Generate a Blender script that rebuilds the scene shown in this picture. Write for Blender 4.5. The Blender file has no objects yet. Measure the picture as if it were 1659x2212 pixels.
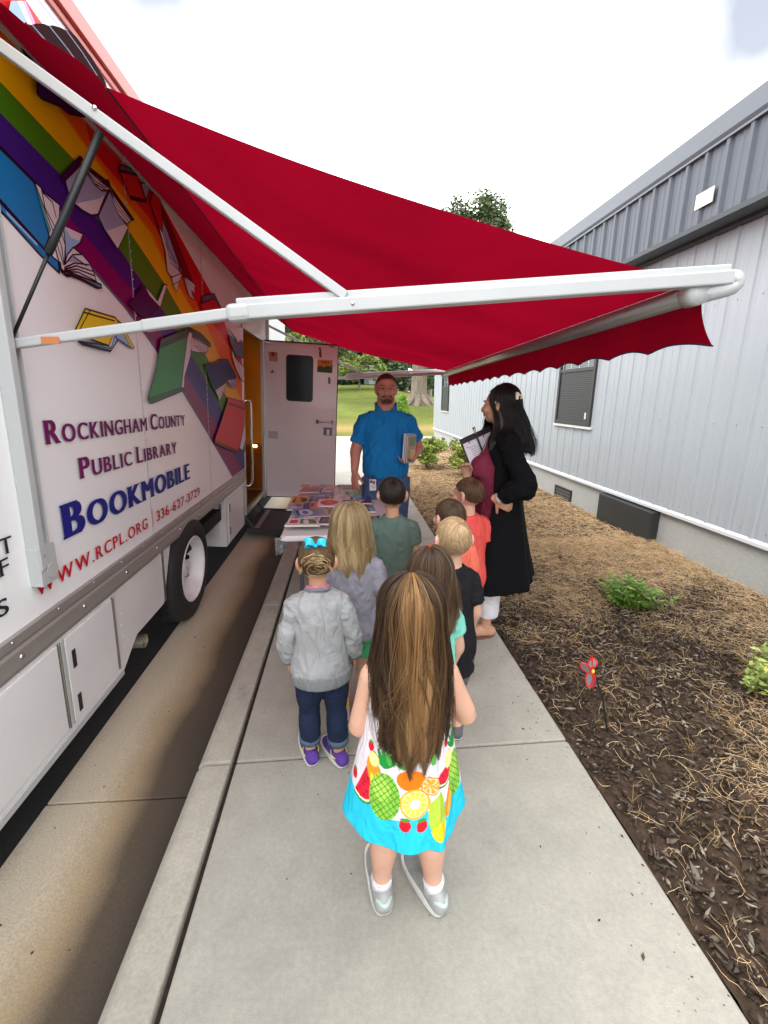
import bpy, bmesh, math, random
import numpy as np
from mathutils import Vector, Matrix, Euler, noise

random.seed(7); RNG = np.random.default_rng(7)
scene = bpy.context.scene
COL = scene.collection
PI = math.pi

# ------------------------------------------------------------------ camera
F, PW, PH = 940.0, 1659.0, 2212.0          # focal length and picture size in picture units
CAM_H = 1.6
_d = np.array([745 - PW/2, 857 - PH/2, F]); _d /= np.linalg.norm(_d)
_u = np.array([0, -_d[2], _d[1]]); _u /= np.linalg.norm(_u)
_r = np.cross(_d, _u)
if _r[0] < 0: _r = -_r
RW = np.array([_r, _d, _u])
cam_data = bpy.data.cameras.new('camera'); cam = bpy.data.objects.new('camera', cam_data); COL.objects.link(cam)
cam_data.sensor_fit = 'VERTICAL'; cam_data.sensor_height = 36.0; cam_data.lens = 36.0*F/PH
cam_data.clip_start = 0.02; cam_data.clip_end = 2000
cam.matrix_world = Matrix(((RW[0][0], -RW[0][1], -RW[0][2], 0), (RW[1][0], -RW[1][1], -RW[1][2], 0),
                           (RW[2][0], -RW[2][1], -RW[2][2], CAM_H), (0, 0, 0, 1)))
scene.camera = cam

# ------------------------------------------------------------------ world, sun, exposure
SUN_EL, SUN_AZ = math.radians(58), math.radians(250)
w = bpy.data.worlds.new('World'); scene.world = w; w.use_nodes = True
nt = w.node_tree; nt.nodes.clear()
out = nt.nodes.new('ShaderNodeOutputWorld'); bg = nt.nodes.new('ShaderNodeBackground')
sky = nt.nodes.new('ShaderNodeTexSky'); sky.sky_type = 'NISHITA'; sky.sun_disc = False
sky.sun_elevation = SUN_EL; sky.sun_rotation = SUN_AZ; sky.dust_density = 3.0
hs = nt.nodes.new('ShaderNodeHueSaturation'); hs.inputs['Saturation'].default_value = 0.42; hs.inputs['Value'].default_value = .85
tc = nt.nodes.new('ShaderNodeTexCoord'); nz = nt.nodes.new('ShaderNodeTexNoise')
nz.inputs['Scale'].default_value = 1.7; nz.inputs['Detail'].default_value = 5; nz.inputs['Roughness'].default_value = .55
cr = nt.nodes.new('ShaderNodeValToRGB'); cr.color_ramp.elements[0].position = .16; cr.color_ramp.elements[1].position = .42
cr.color_ramp.elements[0].color = (.05, .05, .05, 1); cr.color_ramp.elements[1].color = (1, 1, 1, 1)
mx = nt.nodes.new('ShaderNodeMix'); mx.data_type = 'RGBA'
mx.inputs['B'].default_value = (12.2, 12.3, 12.6, 1)
nt.links.new(tc.outputs['Generated'], nz.inputs['Vector'])
# two thinner patches in the overcast, towards the upper left and the upper right of the view
prev = None
for px_, py_, k_ in ((330, -120, 1.25), (1640, 10, 1.5)):
    q_ = RW @ np.array([px_-PW/2, py_-PH/2, F]); q_ /= np.linalg.norm(q_)
    vd = nt.nodes.new('ShaderNodeVectorMath'); vd.operation = 'DISTANCE'; vd.inputs[1].default_value = tuple(q_); nt.links.new(tc.outputs['Generated'], vd.inputs[0])
    ml = nt.nodes.new('ShaderNodeMath'); ml.operation = 'MULTIPLY'; ml.inputs[1].default_value = k_; nt.links.new(vd.outputs['Value'], ml.inputs[0])
    if prev is None: prev = ml
    else:
        mn = nt.nodes.new('ShaderNodeMath'); mn.operation = 'MINIMUM'; nt.links.new(prev.outputs[0], mn.inputs[0]); nt.links.new(ml.outputs[0], mn.inputs[1]); prev = mn
sm = nt.nodes.new('ShaderNodeMath'); sm.operation = 'MULTIPLY_ADD'; sm.inputs[1].default_value = .55; nt.links.new(nz.outputs['Fac'], sm.inputs[0]); nt.links.new(prev.outputs[0], sm.inputs[2])
sb = nt.nodes.new('ShaderNodeMath'); sb.operation = 'SUBTRACT'; sb.inputs[1].default_value = .22; nt.links.new(sm.outputs[0], sb.inputs[0])
nt.links.new(sb.outputs[0], cr.inputs['Fac'])
nt.links.new(cr.outputs['Color'], mx.inputs['Factor']); nt.links.new(sky.outputs['Color'], hs.inputs['Color'])
nt.links.new(hs.outputs['Color'], mx.inputs['A']); nt.links.new(mx.outputs['Result'], bg.inputs['Color'])
bg.inputs['Strength'].default_value = 0.15
nt.links.new(bg.outputs['Background'], out.inputs['Surface'])
sl = bpy.data.lights.new('sun', 'SUN'); sl.energy = 1.0; sl.angle = math.radians(25); sl.color = (1, .96, .9)
so = bpy.data.objects.new('sun', sl); COL.objects.link(so)
sd = Vector((math.sin(SUN_AZ)*math.cos(SUN_EL), math.cos(SUN_AZ)*math.cos(SUN_EL), math.sin(SUN_EL)))
so.rotation_euler = sd.to_track_quat('Z', 'Y').to_euler(); so.location = (0, 0, 20)
scene.render.engine = 'CYCLES'
vs = scene.view_settings; vs.view_transform = 'Standard'; vs.look = 'None'; vs.exposure = 0.95; vs.gamma = 1; vs.use_curve_mapping = False
scene.render.resolution_x = 768; scene.render.resolution_y = 1024
scene.cycles.max_bounces = 8; scene.cycles.diffuse_bounces = 4

# ------------------------------------------------------------------ measuring helpers (picture point -> point in the place)
ZT = dict(A=(0,0,.316456), B=(0,500,.361664), C=(400,600,.361664), D=(500,1250,.361664), E=(0,1150,.663050),
          F=(1050,1850,.271248), G5=(0,1900,.421941), G6=(0,2500,.421941), G7=(600,1900,.331525), H=(900,1200,.542495),
          I=(1000,1250,.421941), J=(1650,1100,.828210), K=(1700,2200,.798071), M=(1000,1800,.723327), N=(1350,1450,.271248),
          O=(1750,1480,.451977), Q=(2100,350,.556962), R=(1600,1400,.180832), V=(1100,2700,.602773))
def pix(t, x, y):
    if t is None: return x, y
    a = ZT[t]; return (a[0]+x*a[2])/1.822785, (a[1]+y*a[2])/1.822785
def ray(x, y): return RW @ np.array([x-PW/2, y-PH/2, F])
def on_ground(t, x, y, z=0.0):
    r = ray(*pix(t, x, y)); k = (z-CAM_H)/r[2]; return Vector((r[0]*k, r[1]*k, z))
def on_y(t, x, y, Y):
    r = ray(*pix(t, x, y)); k = Y/r[1]; return Vector((r[0]*k, Y, CAM_H+r[2]*k))
TX, TK, TZ = -1.297, .055, -.15
TRUCK_M = Matrix.Translation((TX, 0, TZ)) @ Matrix.Rotation(math.atan(TK), 4, 'Y')
def on_side(t, x, y):                       # -> truck local (y, z) on the side wall
    r = ray(*pix(t, x, y)); k = (TX+TK*(CAM_H-TZ))/(r[0]-TK*r[2])
    return r[1]*k, (CAM_H+r[2]*k-TZ)*math.sqrt(1+TK*TK)
def on_truck_y(t, x, y, ly):                # -> truck local (x, z) on the plane local y = ly
    p = TRUCK_M.inverted() @ on_y(t, x, y, ly); return p.x, p.z

# ------------------------------------------------------------------ materials
MATS = {}
def M(name, col, rough=.6, metal=0.0, spec=.5, var=None, bump=None, coat=0.0, sss=0.0, attr=False, island=0.0, stretch=None, spots=None, wrinkle=0):
    if name in MATS: return MATS[name]
    m = bpy.data.materials.new(name); m.use_nodes = True; MATS[name] = m
    t = m.node_tree; b = t.nodes['Principled BSDF']
    b.inputs['Roughness'].default_value = rough; b.inputs['Metallic'].default_value = metal
    b.inputs['Specular IOR Level'].default_value = spec; b.inputs['Coat Weight'].default_value = coat
    if sss:
        b.inputs['Subsurface Weight'].default_value = sss; b.inputs['Subsurface Radius'].default_value = (.012, .005, .003)
        b.inputs['Subsurface Scale'].default_value = 1.0
    c4 = (col[0], col[1], col[2], 1); b.inputs['Base Color'].default_value = c4
    src = None
    if attr:
        a = t.nodes.new('ShaderNodeAttribute'); a.attribute_name = 'Col'; src = a.outputs['Color']
    co = t.nodes.new('ShaderNodeTexCoord'); vec = co.outputs['Object']
    if stretch:
        mp = t.nodes.new('ShaderNodeMapping'); mp.inputs['Scale'].default_value = stretch
        t.links.new(vec, mp.inputs['Vector']); vec = mp.outputs['Vector']
    def mul(src, fac_socket, lo, hi):
        mr = t.nodes.new('ShaderNodeMapRange'); t.links.new(fac_socket, mr.inputs['Value'])
        mr.inputs['To Min'].default_value = lo; mr.inputs['To Max'].default_value = hi
        mrx = t.nodes.new('ShaderNodeMix'); mrx.data_type = 'RGBA'; mrx.blend_type = 'MULTIPLY'; mrx.inputs['Factor'].default_value = 1
        if src: t.links.new(src, mrx.inputs['A'])
        else: mrx.inputs['A'].default_value = c4
        t.links.new(mr.outputs['Result'], mrx.inputs['B']); return mrx.outputs['Result']
    if var:
        for (sc, amt) in (var if isinstance(var, list) else [var]):
            n = t.nodes.new('ShaderNodeTexNoise'); n.inputs['Scale'].default_value = sc; n.inputs['Detail'].default_value = 6
            t.links.new(vec, n.inputs['Vector'])
            mr0 = t.nodes.new('ShaderNodeMapRange'); mr0.inputs['From Min'].default_value = .3; mr0.inputs['From Max'].default_value = .7
            t.links.new(n.outputs['Fac'], mr0.inputs['Value'])
            src = mul(src, mr0.outputs['Result'], 1-amt, 1+amt)
    if island:
        g = t.nodes.new('ShaderNodeNewGeometry'); src = mul(src, g.outputs['Random Per Island'], 1-island, 1+island)
    for (sc, lo, hi, k_) in (spots or []):
        n = t.nodes.new('ShaderNodeTexNoise'); n.inputs['Scale'].default_value = sc; n.inputs['Detail'].default_value = 4; n.inputs['Roughness'].default_value = .7; t.links.new(vec, n.inputs['Vector'])
        mr0 = t.nodes.new('ShaderNodeMapRange'); mr0.inputs['From Min'].default_value = lo; mr0.inputs['From Max'].default_value = hi; t.links.new(n.outputs['Fac'], mr0.inputs['Value']); src = mul(src, mr0.outputs['Result'], 1, k_)
    if src: t.links.new(src, b.inputs['Base Color'])
    if bump:
        n = t.nodes.new('ShaderNodeTexNoise'); n.inputs['Scale'].default_value = bump[0]; n.inputs['Detail'].default_value = 5
        t.links.new(vec, n.inputs['Vector'])
        bp = t.nodes.new('ShaderNodeBump'); bp.inputs['Strength'].default_value = bump[1]; bp.inputs['Distance'].default_value = bump[2] if len(bump) > 2 else .01
        t.links.new(n.outputs['Fac'], bp.inputs['Height']); t.links.new(bp.outputs['Normal'], b.inputs['Normal'])
        if wrinkle:
            n2_ = t.nodes.new('ShaderNodeTexNoise'); n2_.inputs['Scale'].default_value = 11; n2_.inputs['Detail'].default_value = 2.5; n2_.inputs['Distortion'].default_value = 1.6; mp2 = t.nodes.new('ShaderNodeMapping'); mp2.inputs['Scale'].default_value = (1.25, 1.25, .62); mp2.inputs['Rotation'].default_value = (.3, .5, 0)
            t.links.new(co.outputs['Object'], mp2.inputs['Vector']); t.links.new(mp2.outputs['Vector'], n2_.inputs['Vector'])
            b2 = t.nodes.new('ShaderNodeBump'); b2.inputs['Strength'].default_value = wrinkle; b2.inputs['Distance'].default_value = .035; t.links.new(n2_.outputs['Fac'], b2.inputs['Height']); t.links.new(b2.outputs['Normal'], bp.inputs['Normal'])
    return m
def srgb(r, g, b): return tuple((c/255/12.92 if c/255 <= .04045 else ((c/255+.055)/1.055)**2.4) for c in (r, g, b))

# ------------------------------------------------------------------ mesh helpers
FRAME = {}                                   # object name -> matrix of its frame
def thing(name, label, cat, loc=(0,0,0), rz=0, group=None, mat=None):
    o = bpy.data.objects.new(name, None); COL.objects.link(o); o.empty_display_size = .1
    if mat is not None: o.matrix_world = mat; FRAME[o.name] = mat
    else:
        o.location = loc; o.rotation_euler = (0, 0, rz)
        FRAME[o.name] = Matrix.Translation(loc) @ Matrix.Rotation(rz, 4, 'Z')
    return tag(o, label, cat, group)
def tag(o, label=None, cat=None, group=None, kind=None):
    if label: o['label'] = label
    if cat: o['category'] = cat
    if group: o['group'] = group
    if kind: o['kind'] = kind
    return o
def link(name, me, mats, parent=None, smooth=True):
    o = bpy.data.objects.new(name, me); COL.objects.link(o)
    for m in (mats if isinstance(mats, (list, tuple)) else [mats]): me.materials.append(m)
    if smooth and len(me.polygons): me.polygons.foreach_set('use_smooth', np.ones(len(me.polygons), dtype=bool))
    if parent is not None:
        o.parent = parent; FRAME[o.name] = FRAME[parent.name]
    return o
class MB:
    def __init__(s): s.v = []; s.f = []; s.m = []
    def add(s, vs, fs, mi=0):
        o = len(s.v); s.v += [tuple(p) for p in vs]; s.f += [tuple(i+o for i in f) for f in fs]; s.m += [mi]*len(fs); return s
    def box(s, x0, x1, y0, y1, z0, z1, mi=0):
        return s.add([(x0,y0,z0),(x1,y0,z0),(x1,y1,z0),(x0,y1,z0),(x0,y0,z1),(x1,y0,z1),(x1,y1,z1),(x0,y1,z1)],
                     [(0,3,2,1),(4,5,6,7),(0,1,5,4),(1,2,6,5),(2,3,7,6),(3,0,4,7)], mi)
    def prism(s, lo, hi, mi=0):               # two equal loops
        n = len(lo)
        return s.add(list(lo)+list(hi), [tuple(range(n))[::-1], tuple(range(n, 2*n))]+[(i, (i+1) % n, n+(i+1) % n, n+i) for i in range(n)], mi)
    def poly(s, pts, mi=0): return s.add(pts, [tuple(range(len(pts)))], mi)
    def bar(s, a, b, wx, wy, up=(0,0,1), mi=0):  # rectangular bar a->b
        a = Vector(a); b = Vector(b); t = (b-a).normalized(); u = Vector(up); x = t.cross(u).normalized(); y = x.cross(t)
        q = [x*(sx*wx/2)+y*(sy*wy/2) for sx, sy in ((-1,-1),(1,-1),(1,1),(-1,1))]
        return s.prism([a+k for k in q], [b+k for k in q], mi)
    def tube(s, pts, r, n=12, mi=0, cap='round', ax=None, sub=0):
        v, f = tube(pts, r, n, cap, ax, sub); return s.add(v, f, mi)
    def ell(s, c, r, mi=0, nu=14, nv=9, mat=None):
        v, f = ellip(c, r, nu, nv, mat); return s.add(v, f, mi)
    def xf(s, mat): s.v = [tuple(mat @ Vector(p)) for p in s.v]; return s
    def build(s, name, mats, parent=None, smooth=False, bevel=0, world=False):
        vs = s.v
        if world and parent is not None:
            inv = FRAME[parent.name].inverted(); vs = [tuple(inv @ Vector(p)) for p in vs]
        me = bpy.data.meshes.new(name); me.from_pydata(vs, [], s.f); 
        o = link(name, me, mats, parent, smooth)
        if len(set(s.m)) > 1: me.polygons.foreach_set('material_index', np.array(s.m, dtype=np.int32))
        me.update()
        if not smooth: 
            bm = bmesh.new(); bm.from_mesh(me); bmesh.ops.recalc_face_normals(bm, faces=bm.faces); bm.to_mesh(me); bm.free()
        if bevel:
            b = o.modifiers.new('bevel', 'BEVEL'); b.width = bevel; b.segments = 2; b.limit_method = 'ANGLE'; b.harden_normals = False
        return o
def crom(pts, sub):
    p = np.array(pts, dtype=float)
    if sub <= 1 or len(p) < 3: return p
    e = np.vstack([2*p[0]-p[1], p, 2*p[-1]-p[-2]]); o = []
    for i in range(1, len(e)-2):
        for k in range(sub):
            t = k/sub; a, b, c, d = e[i-1], e[i], e[i+1], e[i+2]
            o.append(.5*((2*b)+(-a+c)*t+(2*a-5*b+4*c-d)*t*t+(-a+3*b-3*c+d)*t**3))
    o.append(p[-1]); return np.array(o)
def tube(pts, r, n=12, cap='round', ax=None, sub=0):
    P = np.array([tuple(p) for p in pts], dtype=float); N = len(P)
    R = np.array([(q, q) if np.isscalar(q) else tuple(q) for q in (r if hasattr(r, '__len__') else [r]*N)], dtype=float)
    if sub > 1:
        D = crom(np.hstack([P, R]), sub); P, R = D[:, :3], np.abs(D[:, 3:]); N = len(P)
    T = np.gradient(P, axis=0); T /= np.linalg.norm(T, axis=1)[:, None]+1e-12
    A = np.array(ax if ax is not None else ((1,0,0) if abs(T[0][0]) < .8 else (0,1,0)), dtype=float)
    v = []; f = []
    ang = np.linspace(0, 2*PI, n, endpoint=False); ca, sa = np.cos(ang)[:, None], np.sin(ang)[:, None]
    rings = []; side = A
    for i in range(N):
        b = side - side.dot(T[i])*T[i] if ax is None else A - A.dot(T[i])*T[i]
        b /= np.linalg.norm(b)+1e-12; side = b; c = np.cross(T[i], b); rings.append((P[i], b, c, R[i], T[i]))
    full = []
    if cap == 'round':
        p, b, c, q, t = rings[0]; m = min(q)
        full += [(p-t*m*.85, b, c, q*.5), (p-t*m*.5, b, c, q*.85)]
    full += [(p, b, c, q) for p, b, c, q, t in rings]
    if cap == 'round':
        p, b, c, q, t = rings[-1]; m = min(q)
        full += [(p+t*m*.5, b, c, q*.85), (p+t*m*.85, b, c, q*.5)]
    for p, b, c, q in full: v += [tuple(x) for x in (p+b*q[0]*ca+c*q[1]*sa)]
    K = len(full)
    for i in range(K-1):
        for j in range(n):
            f.append((i*n+j, i*n+(j+1) % n, (i+1)*n+(j+1) % n, (i+1)*n+j))
    if cap: f.append(tuple(range(n))[::-1]); f.append(tuple(range((K-1)*n, K*n)))
    return v, f
def ellip(c, r, nu=14, nv=9, mat=None):
    v = [(0,0,1)]
    for i in range(1, nv):
        a = PI*i/nv
        for j in range(nu): b = 2*PI*j/nu; v.append((math.sin(a)*math.cos(b), math.sin(a)*math.sin(b), math.cos(a)))
    v.append((0,0,-1)); f = []
    for j in range(nu): f.append((0, 1+j, 1+(j+1) % nu))
    for i in range(nv-2):
        for j in range(nu): a = 1+i*nu+j; b = 1+i*nu+(j+1) % nu; f.append((a, a+nu, b+nu, b))
    e = len(v)-1
    for j in range(nu): f.append((e, 1+(nv-2)*nu+(j+1) % nu, 1+(nv-2)*nu+j))
    V = [Vector((p[0]*r[0], p[1]*r[1], p[2]*r[2])) for p in v]
    if mat is not None: V = [mat @ p for p in V]
    return [tuple(p+Vector(c)) for p in V], f
def fuse(name, mb, voxel, mat, parent, smooth=6, disp=None, floor=None, cut=None):
    """one continuous skin over all the closed shapes in mb"""
    me = bpy.data.meshes.new('tmp'); me.from_pydata(mb.v, [], mb.f)
    bm = bmesh.new(); bm.from_mesh(me); bmesh.ops.recalc_face_normals(bm, faces=bm.faces); bm.to_mesh(me); bm.free()
    o = bpy.data.objects.new('tmp', me); COL.objects.link(o)
    r = o.modifiers.new('r', 'REMESH'); r.mode = 'VOXEL'; r.voxel_size = voxel
    if smooth: s = o.modifiers.new('s', 'SMOOTH'); s.factor = .5; s.iterations = smooth
    dg = bpy.context.evaluated_depsgraph_get(); dg.update()
    nm = bpy.data.meshes.new_from_object(o.evaluated_get(dg), depsgraph=dg)
    bpy.data.objects.remove(o); bpy.data.meshes.remove(me); nm.name = name
    n = len(nm.vertices); co = np.empty(n*3); nm.vertices.foreach_get('co', co); co = co.reshape(-1, 3)
    if disp:
        no = np.empty(n*3); nm.vertices.foreach_get('normal', no); no = no.reshape(-1, 3)
        amp, sc = disp[0], disp[1]
        d = np.array([noise.noise(Vector((p[0]*sc[0], p[1]*sc[1], p[2]*sc[2])))+.9*(.22-abs(noise.noise(Vector((p[0]*sc[0]*1.7+9, p[1]*sc[1]*1.7, p[2]*sc[2]*2.3+p[0]*14))))) for p in co]); co = co+no*(d*amp)[:, None]
    if floor is not None: co[:, 2] = np.maximum(co[:, 2], floor)
    nm.vertices.foreach_set('co', co.ravel()); nm.update()
    return link(name, nm, mat, parent, True)
def strands(name, P, rad, cols, mat, parent=None, tip=.25):
    """P (S,N,3) paths -> 3 sided tapering tubes in one mesh, colour per strand (S,3) or per point (S,N,3)"""
    P = np.asarray(P, dtype=np.float64); S, N, _ = P.shape
    T = np.gradient(P, axis=1); T /= np.linalg.norm(T, axis=2, keepdims=True)+1e-9
    A = RNG.normal(size=(S, 1, 3)); A = A/np.linalg.norm(A, axis=2, keepdims=True)
    B = np.cross(T, A); B /= np.linalg.norm(B, axis=2, keepdims=True)+1e-9; C = np.cross(T, B)
    prof = np.interp(np.linspace(0, 1, N), [0, .15, .6, 1], [.7, 1, 1, tip])
    R = np.broadcast_to(np.asarray(rad, dtype=float).reshape(-1, 1), (S, 1))*prof[None]
    V = np.empty((S, N, 3, 3))
    for k in range(3):
        a = 2*PI*k/3; V[:, :, k] = P+(B*math.cos(a)+C*math.sin(a))*R[:, :, None]
    V = V.reshape(-1, 3)
    base = (np.arange(S)[:, None, None]*N+np.arange(N-1)[None, :, None])*3; k = np.arange(3)[None, None]; k2 = (k+1) % 3
    q = np.stack([base+k, base+k2, base+3+k2, base+3+k], axis=-1).reshape(-1)
    me = bpy.data.meshes.new(name); nf = len(q)//4
    me.vertices.add(len(V)); me.vertices.foreach_set('co', V.ravel()); me.loops.add(len(q)); me.loops.foreach_set('vertex_index', q.astype(np.int32))
    me.polygons.add(nf); me.polygons.foreach_set('loop_start', np.arange(0, nf*4, 4, dtype=np.int32))
    me.update(calc_edges=True)
    cols = np.asarray(cols, dtype=float)
    if cols.ndim == 2: cols = np.repeat(cols[:, None], N, axis=1)
    c = np.ones((S, N, 3, 4)); c[..., :3] = cols[:, :, None]
    at = me.color_attributes.new('Col', 'FLOAT_COLOR', 'POINT'); at.data.foreach_set('color', c.ravel())
    return link(name, me, mat, parent, True)
def quads(name, C, U, Vv, cols, mat, parent=None):
    """flat leaf quads: centres, half axes U and V"""
    S = len(C); V = np.stack([C-U*.9, C-Vv, C+U, C+Vv], axis=1).reshape(-1, 3)
    me = bpy.data.meshes.new(name); me.vertices.add(S*4); me.vertices.foreach_set('co', V.ravel())
    me.loops.add(S*4); me.loops.foreach_set('vertex_index', np.arange(S*4, dtype=np.int32))
    me.polygons.add(S); me.polygons.foreach_set('loop_start', np.arange(0, S*4, 4, dtype=np.int32)); me.update(calc_edges=True)
    c = np.ones((S, 4, 4)); c[..., :3] = np.asarray(cols)[:, None]
    at = me.color_attributes.new('Col', 'FLOAT_COLOR', 'POINT'); at.data.foreach_set('color', c.ravel())
    return link(name, me, mat, parent, False)
def unit(a): return a/(np.linalg.norm(a, axis=-1, keepdims=True)+1e-9)
def grid(name, X, Y, Z, mat, parent=None, cols=None, smooth=True):
    ny, nx = X.shape; V = np.stack([X, Y, Z], axis=-1).reshape(-1, 3)
    i = (np.arange(ny-1)[:, None]*nx+np.arange(nx-1)[None]); q = np.stack([i, i+1, i+nx+1, i+nx], axis=-1).reshape(-1)
    me = bpy.data.meshes.new(name); me.vertices.add(len(V)); me.vertices.foreach_set('co', V.ravel())
    me.loops.add(len(q)); me.loops.foreach_set('vertex_index', q.astype(np.int32)); nf = len(q)//4
    me.polygons.add(nf); me.polygons.foreach_set('loop_start', np.arange(0, nf*4, 4, dtype=np.int32)); me.update(calc_edges=True)
    if cols is not None:
        c = np.ones((len(V), 4)); c[:, :3] = cols.reshape(-1, 3)
        at = me.color_attributes.new('Col', 'FLOAT_COLOR', 'POINT'); at.data.foreach_set('color', c.ravel())
    return link(name, me, mat, parent, smooth)
def vnoise(x, y, s, seed=0.0):               # smooth value noise 0..1 for numpy arrays
    x = np.asarray(x)*s+seed*17.3; y = np.asarray(y)*s+seed*9.1
    xi, yi = np.floor(x), np.floor(y); fx, fy = x-xi, y-yi; fx = fx*fx*(3-2*fx); fy = fy*fy*(3-2*fy)
    h = lambda a, b: np.modf(np.abs(np.sin(a*127.1+b*311.7+seed)*43758.5453))[0]
    return (h(xi, yi)*(1-fx)+h(xi+1, yi)*fx)*(1-fy)+(h(xi, yi+1)*(1-fx)+h(xi+1, yi+1)*fx)*fy

# ------------------------------------------------------------------ common materials
WHITE = M('white_paint', (.74, .73, .74), .28, coat=.3, var=(1.5, .03))
WHITE_B = M('white_panel', (.80, .80, .80), .32, coat=.2, var=(3, .04))
WHITE_ARM = M('white_powder_coat', (.47, .485, .485), .35, var=(6, .03))
STEEL = M('stainless_steel', (.42, .40, .38), .33, 1.0, var=(2, .1), stretch=(1, .15, 3))
ALU = M('aluminium', (.55, .55, .55), .35, 1.0)
BLACK = M('black_plastic', (.018, .018, .02), .45)
DARKBLACK = M('dark_underbody', (.012, .012, .012), .9)
RUBBER = M('tyre_rubber', (.017, .017, .017), .75, var=(30, .25), bump=(60, .2, .004))
CHROME = M('chrome', (.6, .6, .6), .15, 1.0)

# ================================================================== GROUND
CONC = M('sidewalk_concrete', (.362, .346, .298), .85, spec=.25, spots=[(2.6, .60, .72, .86), (23, .68, .76, .72), (7, .30, .42, 1.0)], var=[(1.1, .09), (9, .06), (60, .07), (260, .08)], bump=(140, .35, .003))
KERB = M('kerb_concrete', (.385, .36, .305), .88, spec=.25, spots=[(3.1, .55, .72, .74), (19, .66, .76, .7)], var=[(2, .10), (14, .07), (90, .10)], bump=(110, .35, .003))
ASPH = M('asphalt', (.008, .0072, .0064), .9, var=[(3, .2), (60, .35)], bump=(90, .5, .006))
SOIL = M('soil', (.05, .035, .025), .95, var=(20, .3))
tag(MB().box(-300, 300, -60, 17.95, -.40, -.30).build('ground', SOIL), kind='structure')
tag(MB().box(-14, -1.36, -30, 17.8, -.28, -.156).build('road', ASPH), kind='structure')
# walk: slabs cast with open joints
walk = MB(); kb = MB(); JY = 1.665; SP = 1.55
ys = [JY+SP*i for i in range(-3, 11)]
for a, b in zip(ys[:-1], ys[1:]):
    walk.box(-.527, 1.03, a+.004, b-.004, -.12, 0)
    kb.prism([(-.70, a+.003, -.3), (-.55, a+.003, -.3), (-.55, a+.003, .001), (-.668, a+.003, .001), (-.70, a+.003, -.025)],
             [(-.70, b-.003, -.3), (-.55, b-.003, -.3), (-.55, b-.003, .001), (-.668, b-.003, .001), (-.70, b-.003, -.025)])
yl = ys[-1]
walk.box(-.527, 1.03, yl+.004, 17.3, -.12, 0); kb.box(-.70, -.55, yl+.003, 17.3, -.3, 0)
walk.box(-3.0, 9.0, 17.304, 18.3, -.12, 0)
tag(walk.build('sidewalk', CONC, bevel=.008), kind='structure')
tag(kb.build('kerb', KERB, bevel=.012), kind='structure')
tag(MB().box(-.5499, -.5275, -4, 17.2, -.2, -.035).build('expansion_joint', M('joint_filler', (.028, .018, .013), .95, var=(40, .4))), kind='structure')
# gutter pan with dirt washed against the kerb
gm = bpy.data.materials.new('gutter_concrete'); gm.use_nodes = True
t = gm.node_tree; b = t.nodes['Principled BSDF']; b.inputs['Roughness'].default_value = .8
co = t.nodes.new('ShaderNodeTexCoord'); sx = t.nodes.new('ShaderNodeSeparateXYZ'); t.links.new(co.outputs['Object'], sx.inputs[0])
n1 = t.nodes.new('ShaderNodeTexNoise'); n1.inputs['Scale'].default_value = 1.2; n1.inputs['Detail'].default_value = 6; t.links.new(co.outputs['Object'], n1.inputs['Vector'])
ad = t.nodes.new('ShaderNodeMath'); ad.operation = 'MULTIPLY_ADD'; ad.inputs[1].default_value = .22; t.links.new(n1.outputs['Fac'], ad.inputs[0]); t.links.new(sx.outputs['X'], ad.inputs[2])
rp = t.nodes.new('ShaderNodeValToRGB'); t.links.new(ad.outputs[0], rp.inputs['Fac'])
mp = t.nodes.new('ShaderNodeMapRange'); mp.inputs['From Min'].default_value = -1.30; mp.inputs['From Max'].default_value = -.58
t.links.new(ad.outputs[0], mp.inputs['Value']); t.links.new(mp.outputs['Result'], rp.inputs['Fac'])
els = rp.color_ramp.elements; els[0].position = 0; els[0].color = (.50, .45, .35, 1); els[1].position = 1; els[1].color = (.035, .03, .024, 1)
e = els.new(.34); e.color = (.50, .43, .315, 1); e = els.new(.52); e.color = (.36, .275, .165, 1); e = els.new(.68); e.color = (.085, .062, .04, 1)
n2 = t.nodes.new('ShaderNodeTexNoise'); n2.inputs['Scale'].default_value = 150; n2.inputs['Detail'].default_value = 6; t.links.new(co.outputs['Object'], n2.inputs['Vector'])
m2 = t.nodes.new('ShaderNodeMapRange'); m2.inputs['From Min'].default_value = .3; m2.inputs['From Max'].default_value = .7; m2.inputs['To Min'].default_value = .78; m2.inputs['To Max'].default_value = 1.14; t.links.new(n2.outputs['Fac'], m2.inputs['Value'])
mm = t.nodes.new('ShaderNodeMix'); mm.data_type = 'RGBA'; mm.blend_type = 'MULTIPLY'; mm.inputs['Factor'].default_value = 1
t.links.new(rp.outputs['Color'], mm.inputs['A']); t.links.new(m2.outputs['Result'], mm.inputs['B']); t.links.new(mm.outputs['Result'], b.inputs['Base Color'])
bp = t.nodes.new('ShaderNodeBump'); bp.inputs['Strength'].default_value = .4; bp.inputs['Distance'].default_value = .004; t.links.new(n2.outputs['Fac'], bp.inputs['Height']); t.links.new(bp.outputs['Normal'], b.inputs['Normal'])
pan = MB()
for y0, y1 in ((-6, 1.655), (1.663, 4.75), (4.758, 7.9), (7.908, 11), (11.008, 17.3)):
    pan.prism([(-1.36, y0, -.29), (-.702, y0, -.29), (-.702, y0, -.168), (-1.36, y0, -.150)], [(-1.36, y1, -.29), (-.702, y1, -.29), (-.702, y1, -.168), (-1.36, y1, -.150)])
tag(pan.build('gutter', gm, bevel=.004), kind='structure')

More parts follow.
